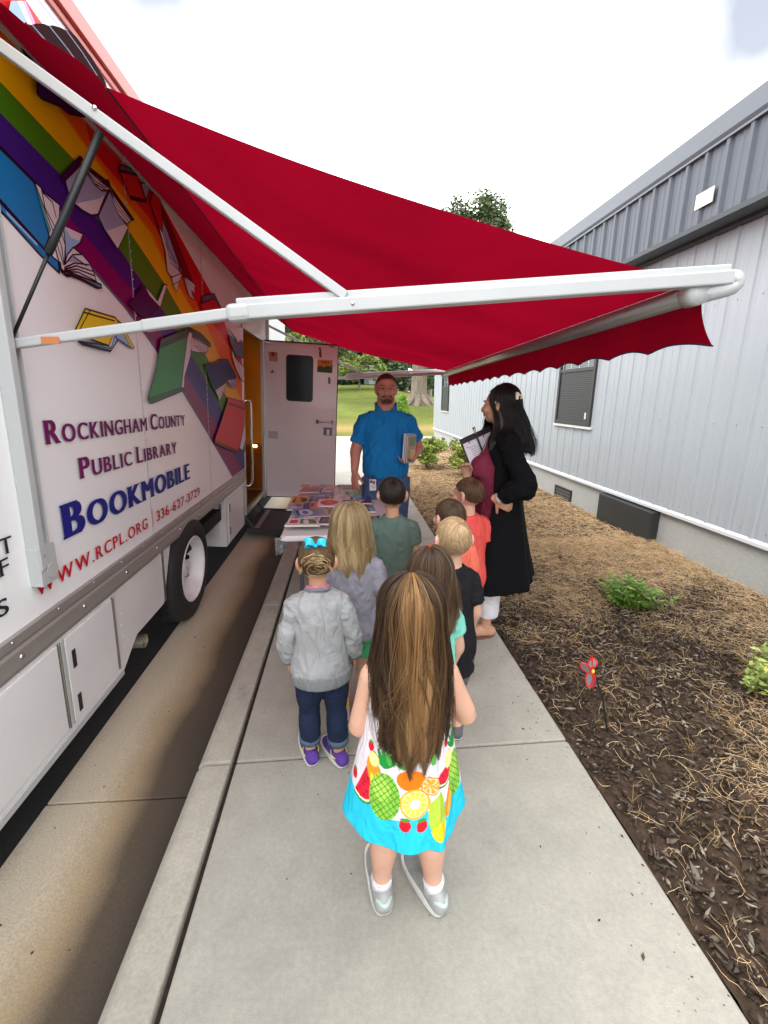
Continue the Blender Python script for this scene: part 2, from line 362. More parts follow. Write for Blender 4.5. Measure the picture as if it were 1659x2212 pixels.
# planting bed
def bed_h(x, y): return -.035+.03*vnoise(x, y, 2.2, 1)+.022*vnoise(x, y, 9, 2)+.01*vnoise(x, y, 30, 3)-.01
yy = np.concatenate([np.linspace(-1.2, 7, 620), np.linspace(7.03, 17.28, 240)]); xx = np.linspace(1.032, 3.47, 190)
BX, BY = np.meshgrid(xx, yy)
g1 = vnoise(BX, BY, 40, 4)*.5+vnoise(BX, BY, 110, 5)*.5
straw = np.clip((vnoise(BX, BY, 1.1, 6)*.8+vnoise(BX, BY, 4, 7)*.4+.12*(BY-2.0)+.17*(BX-2.0)-.48)*2, 0, 1)
bc = (np.array([.056, .037, .025])*(.5+1.2*g1[..., None]))*(1-.45*straw[..., None])+np.array([.46, .32, .175])*(.60*straw*g1)[..., None]
BEDM = M('mulch', (.04, .026, .018), .95, spec=.15, attr=True, bump=(120, .6, .012))
tag(grid('planting_bed', BX, BY, bed_h(BX, BY)+.012*g1, BEDM, cols=bc), kind='structure')
# wood chips
n = 42000
cx = RNG.uniform(1.04, 3.42, n); cy = np.where(RNG.random(n) < .62, RNG.uniform(-.3, 3.6, n), RNG.uniform(2, 12, n))
th = RNG.uniform(0, 2*PI, n); L = RNG.gamma(2.2, .0048, n)+.004; W_ = L*RNG.uniform(.12, .34, n)
C = np.stack([cx, cy, bed_h(cx, cy)+.016+RNG.uniform(0, .014, n)], axis=1)
til = RNG.normal(0, .3, n)
U = np.stack([np.cos(th)*L, np.sin(th)*L, til*L], axis=1); V2 = np.stack([-np.sin(th)*W_, np.cos(th)*W_, RNG.normal(0, .5, n)*W_], axis=1)
tone = RNG.random(n)[:, None]
cc = np.where(tone < .52, np.array([.035, .024, .017])*(0.5+1.6*RNG.random((n, 1))), np.where(tone < .90, np.array([.10, .075, .055])*(0.5+RNG.random((n, 1))), np.array([.30, .26, .21])*(.5+.7*RNG.random((n, 1)))))
CHIP = M('wood_chips', (.05, .03, .02), .9, spec=.2, attr=True)
def chips3(name, C, U, V2, cols):             # thin solid flakes
    S = len(C); nrm = unit(np.cross(U, V2))*.0022
    lo = np.stack([C-U, C-V2, C+U*.8, C+V2], axis=1)
    return lo, nrm
lo, nrm = chips3('x', C, U, V2, cc)
V8 = np.concatenate([lo-nrm[:, None], lo+nrm[:, None]], axis=1).reshape(-1, 3)
idx = (np.arange(n)*8)[:, None]; fq = np.array([[4,5,6,7],[0,1,5,4],[1,2,6,5],[2,3,7,6],[3,0,4,7]]).ravel()[None]
me = bpy.data.meshes.new('wood_chips'); me.vertices.add(len(V8)); me.vertices.foreach_set('co', V8.ravel()); q = (idx+fq).ravel()
me.loops.add(len(q)); me.loops.foreach_set('vertex_index', q.astype(np.int32)); me.polygons.add(len(q)//4); me.polygons.foreach_set('loop_start', np.arange(0, len(q), 4, dtype=np.int32)); me.update(calc_edges=True)
c = np.ones((n, 8, 4)); c[..., :3] = cc[:, None]; me.color_attributes.new('Col', 'FLOAT_COLOR', 'POINT').data.foreach_set('color', c.ravel())
tag(link('wood_chips', me, CHIP, None, False), 'scattered dark wood chips covering the planting bed', 'mulch', kind='stuff')
# dead crabgrass runners
def straw_density(x, y): 
    d = (vnoise(x, y, 1.1, 6)*.75+vnoise(x, y, 4, 7)*.45+.12*(y-1.9)+.17*(x-2.0)-.40)*1.7
    return np.clip(d, .045, 1)
def runners(n, y0, y1, rad, N=7, ln=(.04, .15)):
    x = RNG.uniform(1.05, 3.43, n*4); y = RNG.uniform(y0, y1, n*4); k = RNG.random(n*4) < straw_density(x, y); x, y = x[k][:n], y[k][:n]; n = len(x)
    a = RNG.uniform(0, 2*PI, n); L = RNG.uniform(*ln, n); P = np.empty((n, N, 3)); px, py = x.copy(), y.copy()
    lift = RNG.gamma(2, .0065, n); h0 = RNG.uniform(.0, .022, n)
    for i in range(N):
        t = i/(N-1); P[:, i, 0] = px; P[:, i, 1] = py; P[:, i, 2] = bed_h(px, py)+.014+h0+lift*4*t*(1-t)*.8+lift*t*.7
        a = a+RNG.normal(0, .55, n); px = np.clip(px+np.cos(a)*L/(N-1), 1.02, 3.42); py = py+np.sin(a)*L/(N-1)
    col = np.array([.80, .58, .33])*(.40+.75*RNG.random((n, 1)))*np.array([1, 1, 1])+np.array([.02, .0, 0])*RNG.random((n, 1))
    return P, col, np.full(n, rad)
P1 = runners(20000, -.3, 4.6, .0009); P2 = runners(12000, 4.4, 9.5, .0019, 6); P3 = runners(5500, 9, 17.1, .0032, 5, (.1, .3))
STRAW = M('dead_grass', (.4, .28, .13), .8, spec=.2, attr=True)
for i, Pq in enumerate((P1, P2, P3)):
    tag(strands('dead_grass', Pq[0], Pq[2], Pq[1], STRAW), ('dry tan crabgrass runners tangled over the near mulch', 'dry tan grass mat over the middle of the planting bed', 'dry tan grass along the far end of the planting bed')[i], 'dead grass', kind='stuff')
# bits of mulch and grit kicked onto the walk and washed into the gutter
nd_ = 900; dx_ = np.where(RNG.random(nd_) < .7, 1.03-RNG.gamma(1.2, .09, nd_), RNG.uniform(-.5, 1.0, nd_)); dy_ = RNG.uniform(-.2, 8, nd_); gq = RNG.random(nd_) < .25
dx_ = np.where(gq, RNG.uniform(-1.3, -.72, nd_), dx_); dz_ = np.where(gq, -.150-.0275*(dx_+1.36), 0)+.0015; la = RNG.uniform(0, 6.28, nd_); ls = RNG.gamma(2, .0013, nd_)+.0012
DC = np.stack([dx_, dy_, dz_], axis=1); DU = np.stack([np.cos(la)*ls, np.sin(la)*ls, ls*.15], axis=1); DV = np.stack([-np.sin(la)*ls*.5, np.cos(la)*ls*.5, ls*.2], axis=1)
tag(quads('debris', DC, DU, DV, np.array([.08, .055, .035])*(.4+1.2*RNG.random((nd_, 1))), CHIP), 'tiny bits of mulch and grit on the walk and gutter', 'debris', kind='stuff')
# upright dry tufts near the walk
tx, ty = RNG.uniform(1.1, 3.2, 190), RNG.uniform(-.1, 3.4, 190); P = []; 
for x, y in zip(tx, ty):
    for k in range(random.randint(4, 9)):
        a = random.uniform(0, 2*PI); l = random.uniform(.03, .11); o = random.uniform(.2, .9)
        P.append([(x+math.cos(a)*l*o*s*s, y+math.sin(a)*l*o*s*s, float(bed_h(x, y))+.01+l*s*(1-.25*s*o)) for s in (0, .35, .7, 1)])
tag(strands('dead_grass', np.array(P), .0012, np.array([.36, .25, .11])*(.5+.7*RNG.random((len(P), 1))), STRAW), 'small upright tufts of dry grass in the mulch', 'dead grass', kind='stuff')

# lawn rising away behind the cross path
LM = M('lawn_grass', (.15, .2, .03), .95, spec=.1, attr=True, var=[(40, .25), (9, .15)], bump=(60, .8, .03))
lx = np.concatenate([np.linspace(-160, -12, 30), np.linspace(-11, 26, 150), np.linspace(28, 220, 36)]); ly = np.concatenate([np.linspace(18.304, 60, 170), np.linspace(62, 420, 40)])
LX, LY = np.meshgrid(lx, ly)
def lawn_h(x, y):
    base = -.045+np.clip((y-18.3)/8, 0, 1)**1.4*.28
    ml = np.clip((5.6-x/(y/32.)-.0)/3.5, 0, 1)      # left of the oak the slope keeps rising
    z = np.where(y < 32, base+np.clip(y-21, 0, 40)*.073, base+.8+ (y-32)*(.02+.062*ml))
    z = np.where(y > 60, base+.8+28*(.02+.062*ml)+(y-60)*.012*ml, z)
    return z+.06*vnoise(x, y, .5, 3)
gz = lawn_h(LX, LY)
gn = vnoise(LX, LY, .35, 11)*.6+vnoise(LX, LY, 1.7, 12)*.4
dry = np.clip((1-np.abs(LY-21.6)/3.4), 0, 1)*np.clip(vnoise(LX, LY, .5, 13)*1.6-.25, 0, 1)
lc = np.array([.118, .145, .03])*(.65+.7*gn[..., None]); lc = lc*(1-dry[..., None])+np.array([.33, .22, .09])*dry[..., None]
tag(grid('lawn', LX, LY, gz, LM, cols=lc), kind='structure')

# ================================================================== BOOKMOBILE
truck = thing('bookmobile', 'white library bookmobile with rainbow and flying books mural parked at the kerb', 'bookmobile', mat=TRUCK_M)
Y0, Y1 = -3.2, 9.2                       # rear end behind the camera, nose beyond the door
ZB, ZR, ZT_ = .755, .90, 3.33            # rail bottom, rail top, roof edge
OY0, OY1, OZ0, OZ1 = 5.46, 6.74, .36, 2.52   # doorway
def tp(t, pts, x=0.0):
    return [(x,)+tuple(on_side(t, *p)) for p in pts]
bd = MB()
bd.poly([(0, Y0, ZR-.02), (0, OY0, ZR-.02), (0, OY0, ZT_), (0, Y0, ZT_)])
bd.poly([(0, OY0, OZ1), (0, OY1, OZ1), (0, OY1, ZT_), (0, OY0, ZT_)])
bd.poly([(0, OY1, .3), (0, Y1, .3), (0, Y1, ZT_), (0, OY1, ZT_)])
bd.poly([(0, OY0-.07, .3), (0, OY0, .3), (0, OY0, ZR-.02), (0, OY0-.07, ZR-.02)])
bd.poly([(-2.35, Y0, .5), (0, Y0, .5), (0, Y0, ZT_), (-2.35, Y0, ZT_)]); bd.poly([(-2.35, Y1, .3), (0, Y1, .3), (0, Y1, ZT_), (-2.35, Y1, ZT_)])
bd.poly([(-2.35, Y0, .5), (-2.35, Y1, .5), (-2.35, Y1, ZT_), (-2.35, Y0, ZT_)])
bd.poly([(-2.35, Y0, ZT_), (0, Y0, ZT_), (0, Y1, ZT_), (-2.35, Y1, ZT_)])
BODYW = M('bookmobile_paint', (.90, .91, .91), .24, spec=.35, coat=.1, var=(.8, .02))
bd.build('body', BODYW, truck)
MB().box(-2.3, -.05, Y0+.05, OY0-.2, .5, .62).box(-2.3, -.3, OY1+.2, Y1-.05, .3, .45).box(-1.5, -.4, Y0+.2, Y1-.3, .28, .5).box(-.72, -.5, 1.2, 2.9, .2, .5).build('underbody', DARKBLACK, truck)
for yy_, s in ((-2.0, 1), (3.33, 1), (8.0, 0)):
    MB().tube([(-2.2, yy_, .36), (-.2, yy_, .36)], .07).build('axle', DARKBLACK, truck)
# pinkish roof trim
RT = M('roof_trim', srgb(196, 120, 110), .4, var=(2, .06))
MB().box(.001, .028, Y0, Y1, 3.268, 3.345).box(.001, .012, Y0, Y1, 3.235, 3.262).build('roof_trim', RT, truck, bevel=.004)

# --- mural: layered vinyl on the side wall
COLS = [('vinyl_violet', srgb(128, 8, 92)), ('vinyl_indigo', srgb(56, 28, 120)), ('vinyl_green', srgb(66, 128, 20)), ('vinyl_yellow', srgb(236, 180, 4)),
        ('vinyl_orange', srgb(232, 100, 14)), ('vinyl_red', srgb(208, 24, 22)), ('vinyl_ink', srgb(26, 14, 34)), ('vinyl_page', srgb(226, 214, 220)),
        ('vinyl_page_shade', srgb(160, 164, 196)), ('vinyl_blue', srgb(4, 118, 180)), ('vinyl_teal', srgb(70, 140, 150)), ('vinyl_navy', srgb(34, 28, 92)),
        ('vinyl_deep_purple', srgb(58, 10, 78)), ('vinyl_book_green', srgb(36, 140, 50)), ('vinyl_dark_green', srgb(40, 84, 52)), ('vinyl_book_red', srgb(206, 38, 34)),
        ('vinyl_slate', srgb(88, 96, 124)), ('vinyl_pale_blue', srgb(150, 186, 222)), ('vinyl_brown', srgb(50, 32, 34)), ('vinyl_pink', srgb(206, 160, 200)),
        ('vinyl_dark_red', srgb(120, 12, 18)), ('vinyl_amber', srgb(240, 140, 8)), ('vinyl_salmon', srgb(226, 110, 108)), ('vinyl_pure_yellow', srgb(232, 200, 22)), ('vinyl_paper_white', srgb(236, 234, 236))]
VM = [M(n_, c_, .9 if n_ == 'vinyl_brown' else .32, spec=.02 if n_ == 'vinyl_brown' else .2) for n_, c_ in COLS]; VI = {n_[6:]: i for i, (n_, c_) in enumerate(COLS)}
mu = MB(); LAY = [0.0]
def clip_poly(p):                           # keep vinyl on the panel (below roof trim, above rail, before the doorway)
    def cut(p, ax, lim, keep_less):
        o = []
        for i in range(len(p)):
            a, b = p[i], p[(i+1) % len(p)]; ia = (a[ax] <= lim) == keep_less; ib = (b[ax] <= lim) == keep_less
            if ia: o.append(a)
            if ia != ib:
                t_ = (lim-a[ax])/(b[ax]-a[ax]); o.append((a[0]+(b[0]-a[0])*t_, a[1]+(b[1]-a[1])*t_))
        return o
    for ax, lim, kl in ((0, OY0-.004, True), (1, 3.23, True), (1, ZR+.004, False), (0, -1.5, False)):
        if p: p = cut(p, ax, lim, kl)
    return p
def vin(col, pts2, dx=None):
    LAY[0] += .00012
    p = clip_poly([tuple(q) for q in pts2])
    if len(p) >= 3: mu.poly([(.0012+LAY[0],)+tuple(q) for q in p], VI[col])
def V_(t, *pts): return [on_side(t, *p) for p in pts]
def area(p): return sum(p[i][0]*p[(i+1) % len(p)][1]-p[(i+1) % len(p)][0]*p[i][1] for i in range(len(p)))/2
def ink(pts, wd=.007, closed=False, col='ink'):
    LAY[0] += .00012
    p = [np.array(q) for q in pts]
    if closed: p = p+[p[0]]
    for a, b in zip(p[:-1], p[1:]):
        d = b-a; l = np.linalg.norm(d)
        if l < 1e-5: continue
        d /= l; nn = np.array([-d[1], d[0]])*wd/2; e = d*wd*.35
        q = clip_poly([tuple(x) for x in (a-e-nn, b+e-nn, b+e+nn, a-e+nn)])
        if len(q) >= 3: mu.poly([(.0012+LAY[0],)+tuple(x) for x in q], VI[col])
def book(col, pts, wd=.008): vin(col, pts); ink(pts, wd, True)
def ext(p, q, s):                            # carry a line on beyond q
    return (q[0]+(q[0]-p[0])*s, q[1]+(q[1]-p[1])*s)
# band edges from the violet underside up to the red top edge, top-left to bottom-right
e0 = V_('B', (560, 1000), (890, 1400), (1350, 1936)) + V_('D', (200, 170), (330, 362), (610, 800), (925, 1330), (1160, 1740), (1230, 1860))
e0 = V_('B', (0, 380), (300, 690)) + e0
e1 = V_('B', (0, 300), (400, 650), (740, 985), (880, 1135), (1170, 1470)) + V_('C', (390, 1560),) + V_('D', (420, 250), (640, 630), (980, 1170), (1283, 1690))
e2 = V_('A', (0, 1405), (745, 2170)) + V_('B', (900, 780), (1300, 1330)) + V_('C', (460, 1440), (720, 1800)) + V_('D', (690, 395), (860, 690), (1040, 1030), (1283, 1480))
e3 = V_('A', (0, 1020), (930, 2000)) + V_('B', (1100, 760), (1380, 1110)) + V_('C', (280, 830), (690, 1440), (890, 1790)) + V_('D', (850, 400), (1085, 870), (1283, 1280))
e4 = V_('A', (100, 560), (800, 1420)) + V_('B', (900, 150), (1290, 700)) + V_('C', (560, 900), (690, 1200), (1000, 1720)) + V_('D', (880, 110), (1000, 400), (1255, 900))
e5 = V_('A', (330, 560), (1010, 1330)) + V_('B', (1000, 250), (1600, 960)) + V_('C', (700, 1000), (860, 1290), (1060, 1700)) + V_('D', (1020, 180), (1110, 330), (1255, 620))
e6 = V_('A', (760, 640), (1500, 1700)) + V_('C', (560, 380), (680, 610), (1180, 1510), (1300, 1740)) + V_('D', (1080, 110), (1150, 260), (1255, 450))
def lead(e):                                 # run each edge on towards the rear, off the picture
    a, b = e[0], e[1]; return [ext(b, a, 2.0)]+e
E_ = [lead(e) for e in (e0, e1, e2, e3, e4, e5, e6)]
for i, cname in enumerate(('violet', 'indigo', 'green', 'yellow', 'orange', 'red')):
    vin(cname, E_[i]+E_[i+1][::-1])
mid = [(a[0]*.5+b[0]*.5, a[1]*.5+b[1]*.5) for a, b in zip(e4, e5)]
e4b = [(q[0]-.05, q[1]+.0) for q in e4]
vin('amber', lead(e4b)+lead(e4)[::-1])
# soft grey printed edge under the violet
vin('slate', [ (q[0]-.012, q[1]-.012) for q in e0]+e0[::-1])
# big blue open book
book('blue', V_('B', (-500, -240), (0, 235), (360, 600), (540, 1160), (480, 1330), (50, 850), (-500, 290)))
book('blue', V_('B', (-500, 300), (50, 880), (480, 1340), (630, 1470), (640, 1590), (430, 1390), (50, 965), (-500, 390)))
vin('pale_blue', V_('B', (60, 915), (400, 1270), (400, 1300), (60, 945))); vin('ink', V_('B', (-500,-250), (0,200), (360,575), (365,610), (0,255), (-500,-190)))
book('page', V_('B', (365, 590), (440, 660), (460, 700), (640, 845), (660, 960), (610, 1100), (680, 1075), (740, 1120), (895, 1160), (870, 1255), (790, 1310), (890, 1390), (960, 1470), (1010, 1570), (1045, 1690), (900, 1640), (720, 1575), (685, 1570), (650, 1530), (600, 1340), (520, 1160)))
vin('pale_blue', V_('B', (680, 1080), (890, 1170), (860, 1255), (770, 1320), (700, 1460), (680, 1510), (700, 1330))); vin('page', V_('B', (690,1080),(890,1170),(850,1240),(760,1200)))
vin('page_shade', V_('B', (700, 1470), (790, 1400), (930, 1510), (800, 1470)))
for l in (((375,620),(460,850),(560,1110),(650,1400),(680,1500)), ((440,670),(480,880),(590,1090),(660,1300),(685,1480)), ((460,720),(560,820),(600,980)), ((640,850),(630,1080),(700,1280),(690,1500)),
          ((680,1090),(700,1270),(700,1470)), ((785,1310),(720,1390),(690,1500)), ((880,1385),(780,1390),(700,1490)), ((960,1500),(800,1480),(690,1530)), ((1000,1570),(820,1510),(690,1550)), ((1020,1620),(830,1545),(700,1565)), ((1040,1680),(840,1580),(700,1570)), ((790,1410),(930,1510))): ink(V_('B', *l), .006)
book('teal', V_('B', (725, 1575), (900, 1640), (1090, 1715), (1095, 1750), (1060, 1752), (880, 1670), (725, 1605))); ink(V_('B', (640, 1480), (650, 1560), (710, 1615), (780, 1610), (1050, 1750)), .014)
vin('teal', V_('B', (362, 610), (420, 770), (540, 1120), (520, 1160), (440, 900)))
# grey-lilac open book
vin('deep_purple', V_('B', (640, 540), (860, 320), (885, 345), (700, 575), (740, 630), (720, 690))); ink(V_('B', (640, 540), (860, 320), (885, 345), (700, 575)), .008, True)
book('page_shade', V_('B', (695, 575), (870, 400), (940, 440), (1130, 630), (1160, 700), (1050, 950), (980, 960), (880, 905), (790, 835), (720, 690)))
book('page_shade', V_('B', (1180, 690), (1250, 880), (1350, 1050), (1385, 1090), (1268, 1330), (1130, 1130), (1055, 965)))
vin('page', V_('B', (1150, 1130), (1340, 1060), (1380, 1090), (1270, 1320))); vin('page', V_('B', (820, 830), (1060, 780), (1120, 740), (1050, 940), (980, 950), (880, 895)))
book('page', V_('B', (940, 455), (1140, 625), (1165, 640), (1170, 690), (1090, 690), (1010, 620), (930, 500)))
for l in (((935, 480), (1040, 600), (1150, 665)), ((935, 495), (1030, 620), (1130, 680)), ((940, 465), (1060, 580), (1160, 650))): ink(V_('B', *l), .006)
vin('ink', V_('B', (945, 420), (1135, 570), (1170, 570), (1190, 640), (1450, 1005), (1440, 1022), (1390, 1015), (1180, 660), (1130, 620), (940, 455)))
book('page', V_('B', (1185, 690), (1420, 1010), (1370, 1055), (1280, 960), (1230, 850)), .006)
for l in (((1190, 710), (1300, 900), (1400, 1010)), ((1190, 710), (1270, 900), (1385, 1030)), ((1190, 700), (1330, 900), (1410, 1010))): ink(V_('B', *l), .005)
# small red book
book('book_red', V_('C', (180, 205), (370, 250), (470, 545), (300, 505))); book('slate', V_('C', (178, 130), (365, 195), (380, 240), (182, 190))); book('page_shade', V_('C', (412, 330), (490, 330), (505, 400), (468, 520)))
ink(V_('C', (290, 480), (455, 520)), .012)
# tall falling book with white pages
book('red', V_('C', (510, 540), (560, 380), (625, 490), (652, 865), (605, 805))); vin('dark_red', V_('C', (640, 560), (700, 690), (1000, 1440), (870, 1310), (720, 900)))
book('page', V_('C', (605, 810), (650, 870), (640, 735), (700, 860), (830, 1240), (862, 1285), (850, 1320), (800, 1360), (740, 1350), (700, 1295), (680, 1080)))
vin('page_shade', V_('C', (640, 740), (700, 860), (830, 1240), (760, 1180), (690, 1000)))
for l in (((650, 870), (720, 1120), (850, 1300)), ((640, 760), (720, 1060), (850, 1290)), ((690, 1000), (740, 1200), (850, 1310)), ((625, 520), (650, 720), (700, 860))): ink(V_('C', *l), .008)
book('page', V_('C', (745, 1360), (862, 1310), (835, 1400), (800, 1515), (765, 1445)), .006); book('page', V_('C', (870, 1330), (1000, 1440), (995, 1540), (962, 1500), (988, 1612), (930, 1540)), .006)
for l in (((875, 1340), (995, 1480)), ((875, 1340), (985, 1520)), ((875, 1345), (970, 1560)), ((875, 1350), (940, 1560)), ((760, 1440), (830, 1400))): ink(V_('C', *l), .005)
# purple book
book('deep_purple', V_('C', (275, 1650), (440, 1450), (520, 1560), (600, 1680), (480, 1810), (430, 1800))); book('page', V_('C', (445, 1450), (520, 1530), (590, 1620), (660, 1440), (695, 1440), (620, 1685), (575, 1640), (500, 1560)), .006)
# orange-red book under the arm
book('book_red', V_('C', (1060, 1650), (1210, 1590), (1300, 1720), (1250, 1830), (1110, 1830))); book('slate', V_('C', (1085, 1560), (1215, 1535), (1290, 1700), (1215, 1590), (1075, 1630)))
# yellow book
book('pure_yellow', V_('E', (490, 97), (670, 150), (690, 175), (640, 320), (420, 245))); book('pale_blue', V_('E', (445, 290), (640, 320), (700, 180), (730, 215), (640, 352), (470, 310)))
ink(V_('E', (485, 120), (665, 170)), .007); ink(V_('E', (520, 105), (445, 240)), .006); book('page', V_('E', (690, 170), (700, 200), (660, 275), (645, 330), (630, 320)), .005)
book('pale_blue', V_('E', (700, 205), (770, 335), (740, 315), (672, 270)), .006); book('pure_yellow', V_('E', (690, 170), (715, 205), (783, 330), (768, 336), (700, 215)), .005)
for l in (((450, 298), (640, 335)), ((460, 305), (640, 345))): ink(V_('E', *l), .005)
# green book
book('book_green', V_('D', (330, 330), (640, 200), (620, 480), (570, 770), (230, 905), (205, 880), (300, 560))); book('dark_green', V_('D', (345, 240), (640, 125), (655, 140), (640, 200), (335, 330)))
book('slate', V_('D', (215, 885), (570, 760), (605, 790), (260, 930), (225, 935))); vin('dark_green', V_('D', (215, 885), (560, 765), (590, 790), (225, 930)))
book('page', V_('D', (660, 145), (690, 180), (670, 420), (605, 640), (600, 765), (570, 770), (600, 500), (640, 200)), .008)
book('page', V_('D', (690, 190), (870, 300), (860, 350), (845, 385), (760, 380), (680, 365), (675, 300)), .006); book('dark_green', V_('D', (665, 110), (780, 170), (890, 280), (895, 320), (865, 310), (760, 230), (690, 190)), .007)
for l in (((690, 200), (760, 290), (850, 370)), ((690, 200), (730, 300), (840, 380)), ((690, 200), (800, 290), (860, 350)), ((690, 200), (840, 300), (868, 330)), ((690, 200), (700, 300), (800, 380))): ink(V_('D', *l), .006)
ink(V_('D', (345, 300), (640, 165)), .007)
# navy book
book('navy', V_('D', (830, 515), (970, 480), (985, 455), (1080, 455), (1175, 640), (1165, 660), (1060, 690), (1040, 720), (930, 785), (900, 730))); ink(V_('D', (985, 460), (1010, 540), (1060, 690)), .008)
book('page', V_('D', (940, 790), (1065, 710), (1040, 800), (990, 905)), .006); book('page_shade', V_('D', (1070, 680), (1170, 665), (1175, 740), (1140, 770), (1100, 750)), .006)
for l in (((945, 810), (1055, 740)), ((960, 840), (1050, 770)), ((970, 870), (1040, 800)), ((1075, 700), (1120, 730), (1175, 700)), ((1085, 720), (1120, 750), (1175, 725))): ink(V_('D', *l), .005)
# red book by the doorway
book('book_red', V_('D', (1090, 870), (1265, 920), (1262, 1160), (1200, 1440), (1180, 1475), (935, 1365), (932, 1340), (1010, 1120))); vin('dark_red', V_('D', (1085, 920), (1268, 985), (1266, 1010), (1080, 945))); ink(V_('D', (1215, 910), (1215, 1360), (1195, 1440)), .006, col='dark_red')
vin('dark_red', V_('D', (935, 1335), (1195, 1445), (1180, 1470), (935, 1365))); book('page', V_('D', (1265, 1150), (1283, 1300), (1240, 1450), (1210, 1420)), .006); ink(V_('D', (1262, 1200), (1225, 1430)), .005)
vin('green', V_('D', (1283, 1280), (1283, 1470), (1250, 1460)))
# tall white pages beside the doorway
vin('page', V_('D', (1085, 110), (1275, 110), (1250, 250), (1195, 280), (1150, 200))); book('slate', V_('D', (1085, 170), (1190, 285), (1220, 250), (1262, 300), (1262, 440), (1170, 420), (1115, 300)))
book('page', V_('D', (1120, 340), (1160, 440), (1230, 520), (1268, 560), (1268, 700), (1235, 690), (1170, 560), (1130, 440)), .006)
for l in (((1120, 350), (1180, 520), (1250, 690)), ((1125, 350), (1200, 520), (1262, 640))): ink(V_('D', *l), .005)
# dark navy book behind the rafter, print above the canopy, shade painted as a brown dome
book('navy', V_('A', (430, 980), (800, 1180), (1000, 1440), (800, 1400), (690, 1310), (450, 1210), (400, 1160), (400, 1060)), .012)
vin('pale_blue', V_('A', (60, 0), (140, 0), (260, 260), (200, 290), (30, 140))); vin('salmon', V_('A', (20, 140), (200, 280), (110, 360), (-60, 200))); vin('pink', V_('A', (205, 0), (245, 0), (370, 280), (330, 300))); vin('pink', V_('A', (400, 0), (425, 0), (670, 310), (650, 310)))
vin('paper_white', V_('A', (140, 0), (205, 0), (330, 300), (270, 290)))
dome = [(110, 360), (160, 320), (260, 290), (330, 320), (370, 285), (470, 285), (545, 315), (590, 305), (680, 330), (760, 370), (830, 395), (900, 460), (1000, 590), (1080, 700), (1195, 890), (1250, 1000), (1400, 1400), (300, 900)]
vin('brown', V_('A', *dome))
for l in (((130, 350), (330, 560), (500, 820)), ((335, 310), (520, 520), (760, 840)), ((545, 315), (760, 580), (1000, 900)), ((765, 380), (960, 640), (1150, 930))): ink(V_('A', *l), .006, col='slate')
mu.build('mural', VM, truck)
# seams and rivets
rv = MB()
def rivet(y, z, x=.0, r=.007): rv.ell((x, y, z), (r*.7, r, r), nu=8, nv=6)
SEAMM = M('seam_grey', (.45, .42, .44), .4)
for ys_ in (2.78, 4.05, 0.2):
    MB().box(.0005, .0042, ys_-.0006, ys_+.0006, ZR, 2.95).build('panel_seam', SEAMM, truck)
    for i in range(44): rivet(ys_+.012, ZR+.03+i*.047, .003, .0036)
RAILM = M('rub_rail_metal', (.40, .375, .35), .55, .55, var=(2, .1), stretch=(1, .15, 3))
# --- stainless rub rail
rl = MB(); rl.prism([(-.01, Y0, ZB), (.012, Y0, ZB), (.018, Y0, ZB+.02), (.018, Y0, ZB+.085), (.010, Y0, ZB+.095), (.016, Y0, ZB+.11), (.016, Y0, ZR), (-.01, Y0, ZR+.005)],
                    [(-.01, OY0-.02, ZB-.01), (.012, OY0-.02, ZB-.01), (.018, OY0-.02, ZB+.01), (.018, OY0-.02, ZB+.075), (.010, OY0-.02, ZB+.085), (.016, OY0-.02, ZB+.1), (.016, OY0-.02, ZR-.01), (-.01, OY0-.02, ZR-.005)])
rl.build('rub_rail', RAILM, truck)
for i in range(13): MB().ell((.018, 1.15+i*.41-.82, ZB+.05), (.008, .0125, .0125), nu=10, nv=6).build('bolt', CHROME, truck, smooth=True)
for i in range(18): MB().ell((.016, .95+i*.27-.5, ZR-.02), (.005, .007, .007), nu=8, nv=6).build('bolt', CHROME, truck, smooth=True)
# --- skirt between the rail and the ground, behind the wheel
sk = MB(); A_ = [on_side('G5', 1590, 560), on_side('G5', 1520, 1150), on_side('G5', 1250, 1460), on_side('G5', 1150, 1770)]
loop = [(Y0, ZB+.003), (A_[0][0], ZB-.001), (A_[1][0]+.02, .37), (2.46, .37), (2.27, .243), (Y0, .235)]
sk.prism([(-.03, a, b) for a, b in loop], [(.0, a, b) for a, b in loop])
sk.build('skirt', WHITE_B, truck)
edge = MB(); edge.box(.0005, .006, 2.87, 2.90, .38, ZB-.01).build('skirt_trim', ALU, truck); 
MB().box(.0003, .010, Y0, 2.262, .237, .268).build('skirt_flange', WHITE_ARM, truck)
for (a, b) in ((1.815, 2.215), (.85, 1.765)):
    d = MB().box(.0005, .009, a, b, .30, .722).build('compartment_door', WHITE_B, truck, bevel=.003)
    MB().box(-.002, .0075, a-.012, a-.001, .295, .727).build('door_frame', WHITE_ARM, d)
    hy = b+.012
    MB().box(.001, .006, hy-.006, hy+.012, .30, .722).tube([(.008, hy, .30), (.008, hy, .722)], .0055, n=8).build('hinge', STEEL, d)
    ly_ = a+.045
    for z0_ in (.60, .37):
        MB().box(.009, .0125, ly_-.012, ly_+.014, z0_-.045, z0_+.045).build('latch', BLACK, d, bevel=.003)
for i in range(16): rivet(2.86-.0, .40+i*.021, .006, .004) if i % 3 == 0 else None
for i in range(26): rivet(-.2+i*.16, .738, .001, .0045)
for z_ in np.linspace(.38, .73, 6): rivet(2.30, z_, .001, .0045)
rvo = rv.build('rivets', M('rivet_white', (.66, .66, .66), .35), truck, smooth=True)
tag(rvo, kind='stuff')
